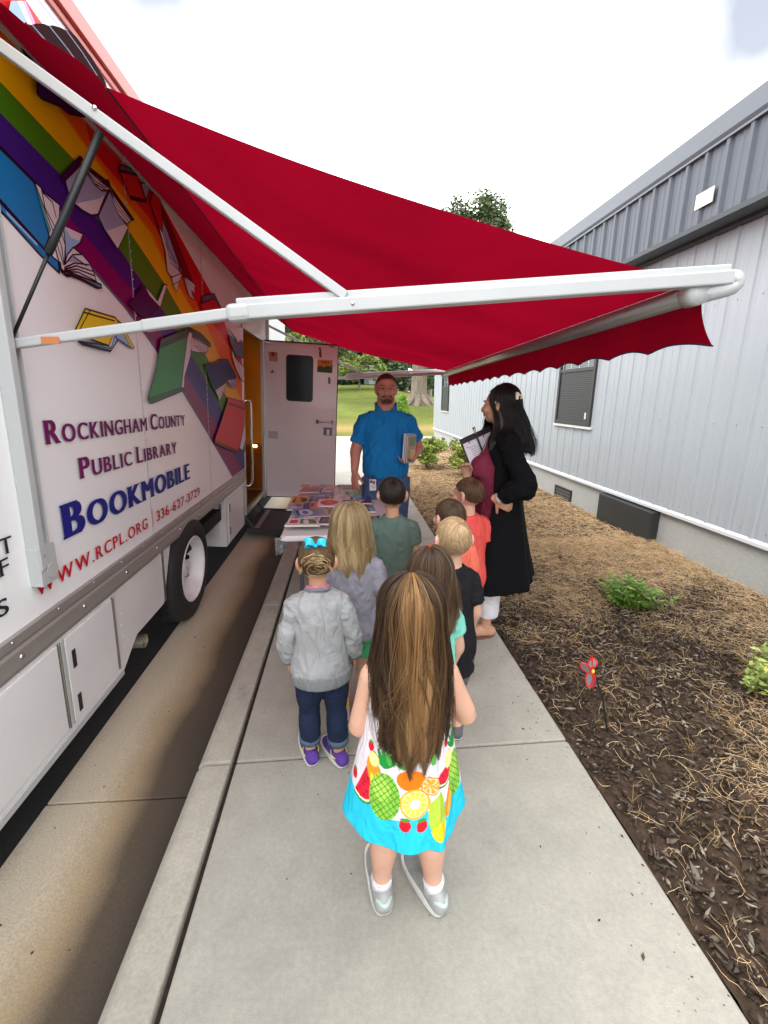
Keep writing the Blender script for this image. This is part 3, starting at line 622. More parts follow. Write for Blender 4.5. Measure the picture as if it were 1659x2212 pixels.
# --- locker box ahead of the wheel
lk = MB().box(-.30, -.002, 4.52, 5.40, .20, .735).build('locker', WHITE_B, truck, bevel=.006)
ld = MB().box(-.001, .008, 4.60, 5.30, .225, .69).build('compartment_door', WHITE_B, truck, bevel=.003)
MB().box(.001, .010, 5.31, 5.335, .22, .70).build('hinge', STEEL, ld)
for z0_ in (.60, .34): MB().box(.008, .012, 4.635, 4.66, z0_-.045, z0_+.045).build('latch', BLACK, ld, bevel=.003)
MB().box(-.085, -.045, 4.512, 4.521, .53, .67).build('lock_plate', STEEL, truck)
MB().box(-.28, -.07, 4.50, 4.519, .22, .70).build('locker_end_panel', WHITE_B, truck)
# --- rear wheels
def wheel(y, x0=-.255, x1=-.025, R=.365, z=.362, rr=.236):
    prof = [(x0, .22), (x0, R-.05), (x0+.02, R-.015), (x0+.045, R), (x1-.045, R), (x1-.018, R-.016), (x1, R-.06), (x1+.004, R-.10), (x1-.006, rr-.001), (x1-.05, rr-.01)]
    tv = MB(); NS = 64
    def lathe(mb, prof):
        o = len(mb.v)
        for i in range(NS):
            a = 2*PI*i/NS; mb.v += [(px_, y+r_*math.cos(a), z+r_*math.sin(a)) for px_, r_ in prof]
        K = len(prof)
        for i in range(NS):
            for k in range(K-1): mb.f.append((o+i*K+k, o+((i+1) % NS)*K+k, o+((i+1) % NS)*K+k+1, o+i*K+k+1)); mb.m.append(0)
    wh = MB(); lathe(wh, prof); ty = wh.build('wheel', RUBBER, truck, smooth=True)
    tread = MB()
    for i in range(72):
        a = 2*PI*i/72
        for xo in (x0+.05, x0+.095, x0+.14):
            q = [Vector((xo+dx, y+rr*math.cos(a+da), z+rr*math.sin(a+da))) for rr in (R-.004, R+.005) for dx, da in ((0, 0), (.036, .012), (.036, .07), (0, .058))]
            tread.add(q, [(4,5,6,7), (0,1,5,4), (1,2,6,5), (2,3,7,6), (3,0,4,7)])
    tread.build('tread', RUBBER, ty)
    rim = MB(); lathe(rim, [(x1-.004, rr), (x1+.003, rr-.008), (x1-.004, rr-.018), (x1-.03, rr-.024), (x1-.075, rr-.031), (x1-.105, rr-.046), (x1-.115, .12), (x1-.10, .07), (x1-.06, .066), (x1-.055, .01)])
    rim.build('rim', M('rim_white', (.82, .81, .81), .35, var=(6, .08)), ty, smooth=True)
    for i in range(6):
        a = 2*PI*i/6+.3; MB().tube([(x1-.115, y+.145*math.cos(a), z+.145*math.sin(a)), (x1-.105, y+.145*math.cos(a), z+.145*math.sin(a))], .022, n=14).build('hand_hole', DARKBLACK, ty)
wheel(3.40, x0=-.215, x1=.035, R=.415, z=.413, rr=.265)
iw = MB(); iw.tube([(-.52, 3.33, .362), (-.30, 3.33, .362)], .355, n=48, cap='flat').build('inner_tyre', RUBBER, truck)
arch = MB().box(-.9, -.02, 2.92, 2.925, .40, .75).build('wheel_well', DARKBLACK, truck)
# exhaust
p0 = on_ground('G7', 0, 1840, .02)
ex = MB(); pe = TRUCK_M.inverted() @ Vector((-1.34, 2.63, .075))
ex.tube([(pe.x-.9, pe.y-.03, pe.z+.0), (pe.x+.02, pe.y, pe.z)], .044, n=20, cap=None); ex.tube([(pe.x+.02, pe.y, pe.z), (pe.x-.2, pe.y-.005, pe.z)], .039, n=20, cap=None)
ex.build('exhaust_pipe', M('exhaust_steel', (.50, .44, .34), .45, .7, var=(8, .2)), truck, smooth=True)

# --- doorway, interior, handle, step, open door
YEL = M('yellow_interior', srgb(226, 150, 8), .35, var=(3, .06)); WOOD = M('brown_interior', srgb(120, 64, 20), .4, var=(6, .15))
it = MB(); it.box(-1.6, -.02, OY1-.02, OY1+.02, OZ0, 2.6, 0); it.box(-1.62, -1.6, OY0-.6, OY1, OZ0, 2.6, 0); it.box(-1.6, -.02, OY0-.6, OY1, 2.6, 2.62, 0); it.box(-1.6, -.02, OY0-.62, OY0-.6, OZ0, 2.6, 0)
it.build('interior', YEL, truck)
MB().box(-1.5, -.015, OY1-.05, OY1-.0205, OZ0+.02, 1.05).build('stairwell_panel', M('brushed_amber', srgb(176, 104, 40), .28, .6, var=(4, .15)), truck)
MB().box(-1.6, -.02, OY0-.6, OY1, OZ0-.05, OZ0).build('threshold', M('brown_floor', (.06, .04, .03), .6), truck)
fr = MB(); fr.box(-.03, .012, OY0-.018, OY0+.012, .36, OZ1+.03); fr.box(-.03, .012, OY1-.012, OY1+.05, .24, OZ1+.03); fr.box(-.03, .012, OY0-.018, OY1+.05, OZ1, OZ1+.035); fr.box(-.03, .014, OY0-.018, OY1+.05, OZ0-.06, OZ0+.004)
fr.build('door_jamb', ALU, truck, bevel=.003)
WARM = bpy.data.materials.new('warm_step_lamp'); WARM.use_nodes = True; wb = WARM.node_tree.nodes['Principled BSDF']; wb.inputs['Emission Color'].default_value = (1, .55, .15, 1); wb.inputs['Emission Strength'].default_value = 14
MB().box(-.16, -.09, OY1-.062, OY1-.05, 1.02, 1.05).build('step_lamp', WARM, truck)
MB().box(-.17, -.04, OY1-.072, OY1-.05, 1.052, 1.075).build('lamp_shelf', WOOD, truck)
MB().box(-.16, -.03, OY0+.03, OY0+.10, 1.38, 1.82).build('paper_roll', M('warm_white_box', (.8, .72, .55), .5), truck, bevel=.02)
hd = MB(); hz = [(.012, 5.40, 1.70), (.06, 5.41, 1.715), (.085, 5.44, 1.67), (.085, 5.46, 1.25), (.085, 5.47, .80), (.06, 5.465, .69), (.012, 5.45, .68)]
hd.tube(hz, .016, n=12, sub=5).build('grab_handle', CHROME, truck, smooth=True)
# folding step
st = MB(); sp = TRUCK_M.inverted()
s0 = on_ground('G7', 1090, 640, .02); 
st.box(.02, .62, 5.40, 6.40, .11, .135, 0); st.box(.02, .62, 5.38, 5.41, .075, .15, 0); st.box(.02, .62, 6.39, 6.42, .075, .15, 0); st.box(.585, .62, 5.40, 6.40, .085, .14, 1)
stp = st.build('folding_step', [M('step_black', (.02, .02, .022), .55, var=(30, .3)), ALU], truck)
MB().box(.10, .16, 5.42, 6.38, .136, .139).build('step_strip', M('step_grey', (.2, .22, .26), .4), stp); MB().box(.10, .16, 5.415, 5.44, .139, .142).build('step_sticker', M('sticker_yellow', (.7, .55, .03), .5), stp)
for y_ in (5.46, 6.34): MB().bar((-.05, y_, .3), (.10, y_, .1), .05, .03).build('step_bracket', BLACK, stp)
# the door, swung out square to the side
DY = 6.85
def dpt(t, x, y): return on_truck_y(t, x, y, DY)
dx0, dx1, dz0, dz1 = .02, 1.075, .235, 2.535
DOORW = M('door_white', (.82, .79, .80), .3, coat=.3, var=(1.2, .05))
dr = MB().box(dx0, dx1, DY, DY+.045, dz0, dz1).build('door', DOORW, truck, bevel=.006)
MB().box(dx0-.008, dx1+.008, DY+.004, DY+.041, dz1, dz1+.02).box(dx1, dx1+.012, DY+.004, DY+.041, dz0, dz1).box(dx0-.008, dx1+.008, DY+.004, DY+.041, dz0-.012, dz0).build('door_edge', M('seal_dark', (.05, .05, .05), .6), dr)
w0, w1 = dpt('H', 425, 368), dpt('H', 604, 700)
def rounded(x0, x1, z0, z1, r, y, n=5):
    o = []
    for cx_, cz_, a0 in ((x1-r, z1-r, 0), (x0+r, z1-r, 90), (x0+r, z0+r, 180), (x1-r, z0+r, 270)):
        for k in range(n+1): a = math.radians(a0+90*k/n); o.append((cx_+r*math.cos(a), y, cz_+r*math.sin(a)))
    return o
wf = MB(); wf.prism(rounded(w0[0]-.015, w1[0]+.015, w1[1]-.015, w0[1]+.015, .05, DY-.008), rounded(w0[0]-.015, w1[0]+.015, w1[1]-.015, w0[1]+.015, .05, DY+.001)); wfo = wf.build('window', BLACK, dr)
GLASS_D = M('dark_door_glass', (.010, .016, .014), .12, spec=.12)
MB().prism(rounded(w0[0], w1[0], w1[1], w0[1], .04, DY-.0105), rounded(w0[0], w1[0], w1[1], w0[1], .04, DY-.0075)).build('pane', GLASS_D, wfo)
def dbox(name, mat, pts, dep=.004, parent=dr, off=0):
    q = [dpt('H', *p) for p in pts]; return MB().prism([(a, DY-off-dep, b) for a, b in q], [(a, DY-off+.0005, b) for a, b in q]).build(name, mat, parent)
dbox('door_sticker', M('sticker_tan', srgb(190, 140, 110), .5), [(288, 340), (355, 345), (357, 412), (295, 408)], .003)
dbox('door_sticker', M('sticker_red', srgb(150, 40, 36), .5), [(308, 342), (338, 344), (330, 375), (312, 374)], .005)
dbox('door_sticker', M('sticker_brown', srgb(120, 70, 70), .5), [(294, 487), (312, 482), (318, 467), (325, 484), (342, 488), (318, 496)], .003)
dbox('door_sticker', M('sticker_brown', (.2, .1, .1)), [(652, 312), (668, 308), (672, 330), (676, 380), (660, 385), (656, 350), (660, 335)], .003)
dbox('door_sticker', M('sticker_mauve', srgb(120, 90, 104), .5), [(722, 528), (732, 522), (740, 540), (740, 572), (722, 574)], .003)
pf = dbox('door_poster', M('poster_orange', srgb(214, 150, 20), .5), [(645, 397), (755, 404), (752, 497), (643, 488)], .003)
q_ = [dpt('H', *p) for p in [(644, 450), (665, 440), (690, 455), (715, 442), (754, 452), (752, 497), (643, 488)]]
MB().prism([(a, DY-.0045, b) for a, b in q_], [(a, DY-.003, b) for a, b in q_]).build('poster_hill', M('poster_green', srgb(50, 96, 34), .5), pf)
dbox('door_label', BLACK, [(733, 302), (768, 304), (768, 310), (733, 308)], .003)
lp = dbox('lock', M('lock_grey', (.12, .12, .13), .4, .5), [(690, 890), (752, 893), (750, 950), (688, 946)], .01)
dbox('lock_handle', M('white_paddle', (.8, .8, .8), .3), [(713, 905), (734, 905), (732, 944), (711, 943)], .02, lp)
hp0, hp1 = dpt('H', 645, 850), dpt('H', 752, 856)
MB().tube([(hp0[0], DY-.005, hp0[1]), (hp0[0]+.02, DY-.04, hp0[1]), (hp1[0]-.02, DY-.04, hp1[1]), (hp1[0], DY-.005, hp1[1])], .009, n=10).box(hp0[0]-.02, hp0[0]+.02, DY-.012, DY, hp0[1]-.03, hp0[1]+.03).box(hp1[0]-.015, hp1[0]+.015, DY-.012, DY, hp1[1]-.03, hp1[1]+.03).build('handle', CHROME, dr, smooth=True)
dbox('switch_plate', M('plate_grey', (.5, .47, .47), .4), [(288, 915), (360, 918), (358, 972), (288, 968)], .006)
MB().tube([(.02, DY-.02, .25), (.02, DY-.02, 2.52)], .010, n=8).build('hinge', ALU, dr)
MB().tube([(-.02, 6.5, 2.53), (.13, DY-.015, 2.49)], .006, n=8).build('door_stay', ALU, truck)

# --- lettering
def text_raw(s):
    cu = bpy.data.curves.new('t', 'FONT'); cu.body = s; cu.size = 1; cu.resolution_u = 5
    o = bpy.data.objects.new('t', cu); COL.objects.link(o); dg = bpy.context.evaluated_depsgraph_get(); dg.update()
    me = bpy.data.meshes.new_from_object(o.evaluated_get(dg), depsgraph=dg)
    v = [(p.co.x, p.co.y) for p in me.vertices]; f = [tuple(p.vertices) for p in me.polygons]
    ed = {}
    for p in me.polygons:
        for k in p.edge_keys: ed[k] = ed.get(k, 0)+1
    be = [k for k, n_ in ed.items() if n_ == 1]
    bpy.data.objects.remove(o); bpy.data.curves.remove(cu); bpy.data.meshes.remove(me); return v, f, be
CAPH = .7
def glyph(ch, bold=.05, serif=True):
    v, f, be = text_raw(ch); xs = [p[0] for p in v]; x0, x1 = min(xs), max(xs); h = max(p[1] for p in v)
    parts = [(v, f)]
    if bold:
        for dx_ in (-bold/2, bold/2): parts.append(([(p[0]+dx_, p[1]) for p in v], f))
    if serif and ch.isalpha() and ch not in 'OCSGQ':
        top = max(p[1] for p in v); bot = min(p[1] for p in v)
        for a, b in be:
            for lev, sg in ((bot, 1), (top, -1)):
                if abs(v[a][1]-lev) < .012 and abs(v[b][1]-lev) < .012 and .06 < abs(v[a][0]-v[b][0]) < .30:
                    l_, r_ = sorted((v[a][0], v[b][0])); l_ -= bold/2+.035; r_ += bold/2+.035
                    parts.append(([(l_, lev), (r_, lev), (r_-.03, lev+sg*.05), (l_+.03, lev+sg*.05)], [(0, 1, 2, 3)]))
    return parts, x0-bold/2, x1+bold/2
GL = {}
def small_caps_line(s, ch_, sh_, gap, bold=.05, serif=True):
    """layout: capital height ch_, small capital height sh_; returns parts in metres"""
    x = 0; out = []; 
    for c_ in s:
        if c_ == ' ': x += sh_*.42; continue
        big = c_.isupper() or not c_.isalpha(); hgt = (ch_ if c_.isupper() else sh_)
        key = (c_.upper(), bold, serif)
        if key not in GL: GL[key] = glyph(*key)
        ps, x0, x1 = GL[key]; k = hgt/CAPH
        for v, f in ps: out.append(([(x+(p[0]-x0)*k, p[1]*k) for p in v], f))
        x += (x1-x0)*k+gap
    return out, x-gap
def lettering(name, s, y0, y1, z0, z1, ch_, sh_, mat, xoff, bold=.05, gap=.012, serif=True, parent=truck, slant=0):
    ps, wd = small_caps_line(s, ch_, sh_, gap, bold, serif); mb = MB(); sc = (y1-y0)/wd
    for i, (v, f) in enumerate(ps):
        e_ = xoff+.00008*(i % 5)
        mb.add([(e_, y0+p[0]*sc+slant*p[1], z0+(z1-z0)*(p[0]*sc)/(y1-y0)+p[1]) for p in v], f)
    return mb.build(name, mat, parent)
PLUM = M('letter_plum', srgb(112, 18, 92), .5, spec=.15); NAVY = M('letter_navy', srgb(34, 34, 128), .5, spec=.15); RED = M('letter_red', srgb(196, 28, 44), .5, spec=.15)
lettering('lettering', 'Rockingham County', 1.876, 3.46, 1.566, 1.545, .098, .078, PLUM, .0080, bold=.085)
lettering('lettering', 'Public Library', 2.075, 3.26, 1.389, 1.363, .098, .078, PLUM, .0080, bold=.085)
lettering('lettering', 'Bookmobile', 1.909, 3.50, 1.152, 1.131, .156, .122, NAVY, .0080, bold=.12)
lettering('lettering', 'www.rcpl.org', 1.695, 2.705, .981, .965, .074, .066, RED, .0080, bold=.05, gap=.014)
MB().box(.0080, .0084, 2.775, 2.782, .95, 1.065).build('lettering', RED, truck)
lettering('lettering', '336-627-3729', 2.84, 3.71, .966, .952, .068, .068, RED, .0080, bold=.05, gap=.012, serif=False)
BLK = M('letter_black', (.012, .012, .014), .3)
y_, z_ = on_side('G5', 0, 700); lettering('lettering', 'RT', y_-.07, y_+.055, z_+.01, z_+.005, .062, .062, BLK, .008, bold=.04)
y_, z_ = on_side('G5', -8, 880); lettering('lettering', 'F', y_-.005, y_+.042, z_, z_, .062, .062, BLK, .008, bold=.04)
y_, z_ = on_side('G5', -18, 1260); lettering('lettering', 'S', y_-.01, y_+.044, z_, z_, .062, .062, BLK, .008, bold=.04, serif=False)
ORG = M('poster_ink', srgb(96, 20, 14), .5)
a0, b0 = dpt('H', 672, 424); a1, b1 = dpt('H', 730, 424)
def door_text(s, x0, x1, z, h):
    ps, wd = small_caps_line(s, h, h, h*.12, .1, False); sc = (x1-x0)/wd; mb = MB()
    for i, (v, f) in enumerate(ps): mb.add([(x0+p[0]*sc, DY-.0052-.0001*(i % 4), z+p[1]) for p in v], f)
    mb.build('poster_text', ORG, pf)
door_text('TAILS', a0, a1, b0, .034); door_text('TALES', a0+.005, a1-.005, b0-.085, .034); door_text('&', a0+.15, a0+.18, b0-.035, .02)

# --- awning: canopy, roller, arms, rafters, struts
AWR = bpy.data.materials.new('red_awning_fabric'); AWR.use_nodes = True; t = AWR.node_tree; t.nodes.clear()
o_ = t.nodes.new('ShaderNodeOutputMaterial'); df = t.nodes.new('ShaderNodeBsdfDiffuse'); tr = t.nodes.new('ShaderNodeBsdfTranslucent'); ms = t.nodes.new('ShaderNodeMixShader')
df.inputs['Color'].default_value = (.36, .006, .02, 1); tr.inputs['Color'].default_value = (.185, .0012, .010, 1); ms.inputs['Fac'].default_value = .55
co = t.nodes.new('ShaderNodeTexCoord'); nn_ = t.nodes.new('ShaderNodeTexNoise'); nn_.inputs['Scale'].default_value = 500; bpn = t.nodes.new('ShaderNodeBump'); bpn.inputs['Strength'].default_value = .15; bpn.inputs['Distance'].default_value = .001
t.links.new(co.outputs['Object'], nn_.inputs['Vector']); t.links.new(nn_.outputs['Fac'], bpn.inputs['Height']); t.links.new(bpn.outputs['Normal'], df.inputs['Normal']); t.links.new(bpn.outputs['Normal'], tr.inputs['Normal'])
nl_ = t.nodes.new('ShaderNodeTexNoise'); nl_.inputs['Scale'].default_value = 1.1; nl_.inputs['Detail'].default_value = 5; nl_.inputs['Distortion'].default_value = .6; t.links.new(co.outputs['Object'], nl_.inputs['Vector'])
for nd_, cc_ in ((df, (.36, .006, .02, 1)), (tr, (.158, .0012, .009, 1))):
    ml_ = t.nodes.new('ShaderNodeMapRange'); ml_.inputs['From Min'].default_value = .3; ml_.inputs['From Max'].default_value = .7; ml_.inputs['To Min'].default_value = .80; ml_.inputs['To Max'].default_value = 1.15; t.links.new(nl_.outputs['Fac'], ml_.inputs['Value'])
    mx_ = t.nodes.new('ShaderNodeMix'); mx_.data_type = 'RGBA'; mx_.blend_type = 'MULTIPLY'; mx_.inputs['Factor'].default_value = 1; mx_.inputs['A'].default_value = cc_; t.links.new(ml_.outputs['Result'], mx_.inputs['B']); t.links.new(mx_.outputs['Result'], nd_.inputs['Color'])
t.links.new(df.outputs[0], ms.inputs[1]); t.links.new(tr.outputs[0], ms.inputs[2]); t.links.new(ms.outputs[0], o_.inputs['Surface'])
AY0, AY1 = 1.78, 7.04; YA = 1.75
RN = on_y(None, 1508, 632, YA); RF = on_y(None, 961, 808, AY1)
def roller_at(y): s_ = (y-YA)/(AY1-YA); return RN.lerp(RF, s_)
rail_w = TRUCK_M @ Vector((.012, 3, 2.965)); seamN = on_y('A', 1255, 1000, YA)
NU, NV = 60, 90; us = np.linspace(0, 1, NU); ysa = np.linspace(AY0, AY1, NV)
CX = np.zeros((NV, NU)); CZ = np.zeros((NV, NU)); CY = np.zeros((NV, NU))
for j, y in enumerate(ysa):
    rr = roller_at(y); f_ = (y-AY0)/(AY1-AY0)
    k0 = np.array([rail_w.x, rail_w.z]); k1 = np.array([seamN.x, seamN.z-.03*f_]); k2 = np.array([rr.x+.012, rr.z+.047])
    for i, u in enumerate(us):
        if u < .22: s_ = u/.22; p = k0*(1-s_)+k1*s_; p = p+np.array([0, .018*math.sin(PI*s_)*(1-.7*f_)+(.010*math.sin(s_*9)*max(0, 1-f_*6))])
        else: s_ = (u-.22)/.78; p = k1*(1-s_)+k2*s_; p = p+np.array([0, -.045*math.sin(PI*s_)+.006*math.sin(s_*7+y*2.2)*math.sin(PI*s_)+.010*math.sin(y*1.6+.5)*math.sin(PI*s_)*(1-math.exp(-(y-AY0)*3))])
        d_ = 0
        for yc, am in ((3.55, .010), (4.55, .012), (5.3, .008)):
            d_ -= am*math.exp(-((y+.5*(u-.6)-yc)/.035)**2)*max(0, math.sin(PI*min(1, max(0, (u-.2)/.8))))
        CX[j, i], CZ[j, i], CY[j, i] = p[0], p[1]+d_, y
canopy = grid('awning', CX, CY, CZ, AWR); AWD = AWR.copy(); AWD.name = 'red_awning_dark'; [setattr(x.inputs['A'], 'default_value', (.085, .0008, .005, 1)) for x in AWD.node_tree.nodes if x.bl_idname == 'ShaderNodeMix' and abs(x.inputs['A'].default_value[0]-.158) < .01]; canopy.data.materials.append(AWD)  # darker red copy of the fabric for the strip between rail and seam
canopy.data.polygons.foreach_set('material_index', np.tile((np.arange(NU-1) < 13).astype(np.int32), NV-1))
canopy.parent = truck; canopy.matrix_parent_inverse = TRUCK_M.inverted(); FRAME[canopy.name] = Matrix.Identity(4)
def awn(mb, name, mat, smooth=False, bevel=0): return mb.build(name, mat, canopy, smooth, bevel)
awn(MB().tube([(seamN.x, AY0, seamN.z-.003), (seamN.x, AY1, seamN.z-.033)], .004, n=6), 'canopy_seam', M('seam_red', (.10, .004, .01), .8))
awn(MB().box(rail_w.x-.015, rail_w.x+.012, AY0-.02, AY1+.1, rail_w.z-.012, rail_w.z+.02), 'awning_rail', WHITE_ARM)
awn(MB().tube([tuple(roller_at(YA+.03)), tuple(roller_at(AY1-.0))], .040, n=28, cap='flat'), 'roller', M('roller_grey', (.30, .29, .28), .35, .6, var=(5, .08), stretch=(1, .2, 1)), True)
# valance
NVs = 200; vy = np.linspace(AY0-.005, AY1-.05, NVs); nz_ = 12
VX = np.zeros((NVs, nz_)); VY = np.zeros_like(VX); VZ = np.zeros_like(VX); lowline = []
nsc = 16
for j, y in enumerate(vy):
    rr = roller_at(y); ph = (y-AY0)/(AY1-AY0)*nsc; low = .182-.026*abs(math.sin(PI*ph))**.8
    for k in range(nz_):
        s_ = k/(nz_-1); a_ = s_*low
        VX[j, k] = rr.x+.040+.020*s_*s_+.012*s_*math.sin(y*4.0)+(.052*s_*s_*max(0, 1-max(0, y-AY0)*5)); VY[j, k] = y; VZ[j, k] = rr.z-.012-a_
    lowline.append((VX[j, -1], y, VZ[j, -1]))
va = grid('valance', VX, VY, VZ, AWR); va.parent = canopy; va.matrix_parent_inverse = Matrix.Identity(4); FRAME[va.name] = Matrix.Identity(4)
awn(MB().tube(lowline, .004, n=6), 'valance_piping', M('piping_navy', (.02, .012, .05), .7))
def arm_set(y, near):
    if near:
        a = on_y(None, 20, 745, y); b = on_y(None, 500, 678, y); c = on_y(None, 1575, 601, y)
    else:
        a = TRUCK_M @ Vector((.03, y, 1.98)); c = roller_at(y)+Vector((.06, 0, .02)); b = a.lerp(c, .42)
    m = a.lerp(b, .60)
    arm = MB(); ea = (b-a).normalized()
    arm.bar(a, b+ea*.05, .034, .030, (0,1,0)); arm.bar(m, b, .038, .044, (0,1,0)); fk = 1 if near else 1.45
    arm.bar(b, c, .05, .058*fk, (0,1,0)); arm.bar(b+Vector((.02,0,.034*fk)), c+Vector((0,0,.032*fk)), .036, .016, (0,1,0))
    ao = awn(arm, 'awning_arm', WHITE_ARM, bevel=.006)
    el = MB(); el.tube([c+Vector((-.015, 0, -.012)), c+Vector((.018, .0, -.0)), c+Vector((.02, 0, -.03)), roller_at(y)+Vector((.04, .02, 0)), roller_at(y)+Vector((0, .03, 0))], [.026, .032, .03, .034, .044], n=14, sub=4)
    el.tube([tuple(roller_at(y)+Vector((0, -.012, 0))), tuple(roller_at(y)+Vector((0, .05, -.003)))], .046, n=24, cap='flat'); awn(el, 'arm_end_cap', WHITE_ARM, True)
    bl = MB()
    for s_ in (.02, .23): q = b.lerp(c, s_); bl.ell((q.x, y-.028, q.z), (.008, .006, .008), nu=10, nv=6)
    co_ = MB().bar(b-ea*.012, b+(c-b).normalized()*.07, .060, .074, (0,1,0)); awn(co_, 'arm_collar', WHITE_ARM, bevel=.016)
    # rafter
    if near: r0 = on_y(None, -60, 56, y); r1 = on_y(None, 737, 634, y)
    else: r0 = TRUCK_M @ Vector((.03, y, 2.78)); r1 = b.lerp(c, .22)
    r0 = r0+(r0-r1)*(0.02); hit = r0
    rf = MB().bar(r0, r1+(r1-r0).normalized()*.02, .034, .040, (0,1,0)); awn(rf, 'rafter', WHITE_ARM, bevel=.004)
    rb = on_y(None, 212, 242, y) if near else r0.lerp(r1, .28)
    bl.ell((rb.x, y-.021, rb.z), (.008, .006, .008), nu=10, nv=6); awn(bl, 'bolts', CHROME, True)
    top = on_y(None, 217, 285, y) if near else r0.lerp(r1, .26); d1 = a.lerp(top, .45)
    MBs = MB().tube([tuple(a+Vector((.0, 0, .0))), tuple(d1)], .0060, n=10, cap='flat').tube([tuple(d1), tuple(d1.lerp(top, .10)), tuple(top)], [.0115, .0125, .0115], n=12, cap='flat'); awn(MBs, 'gas_strut', M('strut_black', (.02, .024, .024), .4, .4), True)
    # channel post on the side wall
    la = TRUCK_M.inverted() @ a; 
    py = la.y
    zlo = 1.075 if near else 1.15
    ch = MB(); ch.box(.001, .05, py-.062, py-.028, zlo+.02, 2.93).box(.001, .012, py-.028, py+.022, zlo, 2.93).box(.001, .03, py+.022, py+.030, zlo+.1, 2.93)
    o = ch.build('awning_post', WHITE_ARM, truck, bevel=.003)
    MB().box(.001, .045, py-.064, py+.034, zlo-.045, zlo+.11).tube([(.046, py+.0, zlo+.005), (.049, py, zlo+.005)], .034, n=20, cap='flat').build('foot_bracket', WHITE_ARM, o, bevel=.012)
    MB().ell((.05, py-.045, zlo+.08), (.004,.005,.005), nu=8, nv=6).ell((.05, py-.045, zlo+.03), (.004,.005,.005), nu=8, nv=6).build('screws', M('screw_grey', (.3,.3,.3), .4, .8), o)
arm_set(YA, True); arm_set(7.09, False)
sl_ = on_y('E', 300, 290, YA); MB().box(-.03, .03, -.001, .001, -.012, .012).xf(Matrix.Translation(Vector((sl_.x+.01, YA-.018, sl_.z)))).build('arm_label', M('label_orange', srgb(196, 120, 70), .5), canopy)

# ================================================================== METAL BUILDING
SIDING = M('grey_siding', srgb(158, 164, 169), .42, spec=.4, coat=.1, var=[(1.2, .025)])
bld = thing('metal_building', 'pale grey ribbed metal building with dark overhang on a low stucco foundation', 'building', (3.43, 8, 0))
BX0, BYN, BYF = 3.43, -4.0, 17.1
def bb(): return MB()
prof = []; pitch = .2425; y = BYN
while y < BYF-.01:
    prof += [(y, 0), (y+.055, 0), (y+.065, -.004), (y+.085, -.004), (y+.095, 0), (y+.15, 0), (y+.158, -.003), (y+.168, -.003), (y+.176, 0), (y+.198, 0), (y+.206, -.013), (y+.230, -.013), (y+.2385, 0)]; y += pitch
sv = MB(); n = len(prof); sv.v = [(BX0+d, yy_, .425) for yy_, d in prof]+[(BX0+d, yy_, 3.12) for yy_, d in prof]; sv.f = [(i, i+1, n+i+1, n+i) for i in range(n-1)]; sv.m = [0]*(n-1)
sv.build('siding', SIDING, bld, world=True)
ev = MB(); ev.box(BX0+.002, 14, BYF-.012, BYF, .42, 3.6); ev.box(BX0+.12, 14, BYN, BYF-.012, .42, 3.1); ev.build('end_wall', SIDING, bld, world=True)
sc = MB()
yy_ = BYN+.145
while yy_ < BYF:
    for z_ in (1.36, 2.42, .50): 
        if yy_ < 9: sc.ell((BX0-.0035, yy_-.048, z_), (.004, .006, .006), nu=6, nv=5)
    yy_ += pitch
o = sc.build('siding_screws', M('screw_zinc', (.33, .34, .36), .4, .6), bld, world=True); tag(o, kind='stuff')
MB().prism([(BX0-.006, BYN, .385), (BX0-.028, BYN, .385), (BX0-.028, BYN, .415), (BX0-.006, BYN, .435)], [(BX0-.006, BYF, .385), (BX0-.028, BYF, .385), (BX0-.028, BYF, .415), (BX0-.006, BYF, .435)]).build('base_trim', M('trim_white', (.6, .62, .64), .4), bld, world=True)
STUCCO = M('stucco', srgb(165, 167, 163), .95, spec=.2, var=[(2, .04), (30, .05)], bump=(70, .6, .008))
MB().box(BX0+.02, 14, BYN, BYF-.02, -.3, .40).build('foundation', STUCCO, bld, world=True)
# windows
FRAMEB = M('bronze_frame', (.028, .026, .024), .45, var=(9, .1)); SCREEN = M('insect_screen', (.030, .033, .034), .5, spec=.3); BLIND = M('window_blind', (.30, .31, .32), .6)
GL_T = M('window_glass', (.02, .04, .045), .05, spec=.8)
def window(y0, y1, z0, z1, split, blinds):
    wv = MB(); fx = BX0-.045
    wv.box(fx, BX0+.03, y0, y0+.055, z0, z1); wv.box(fx, BX0+.03, y1-.055, y1, z0, z1); wv.box(fx, BX0+.03, y0+.055, y1-.055, z0, z0+.06); wv.box(fx, BX0+.03, y0+.055, y1-.055, z1-.05, z1); wv.box(fx+.006, BX0+.03, y0+.055, y1-.055, split-.025, split+.025)
    wo = wv.build('window', FRAMEB, bld, world=True, bevel=.004)
    MB().box(BX0-.008, BX0-.004, y0+.055, y1-.055, split+.025, z1-.05).build('pane', GL_T, wo, world=True)
    MB().box(BX0-.026, BX0-.0225, y0+.055, y1-.055, z0+.06, split-.025).build('screen', SCREEN, wo, world=True)
    if blinds:
        bv = MB(); z = z0+.08
        while z < z1-.06:
            if abs(z-split) > .03: bv.box(BX0-.0275 if z < split else BX0-.0105, BX0-.0262 if z < split else BX0-.0085, y0+.075, y1-.075, z, z+.007)
            z += .026
        bv.build('blinds', M('blind_slat', (.075, .078, .08), .6), wo, world=True)
        MB().box(BX0-.030, BX0-.0268, y0+.13, y0+.17, z0+.10, z0+.19).build('window_tag', M('tag_white', (.6, .6, .6), .5), wo, world=True)
    MB().box(BX0-.04, BX0-.0, y0-.03, y1+.03, z0-.035, z0-.001).build('sill', M('trim_white', (.6, .62, .64)), wo, world=True)
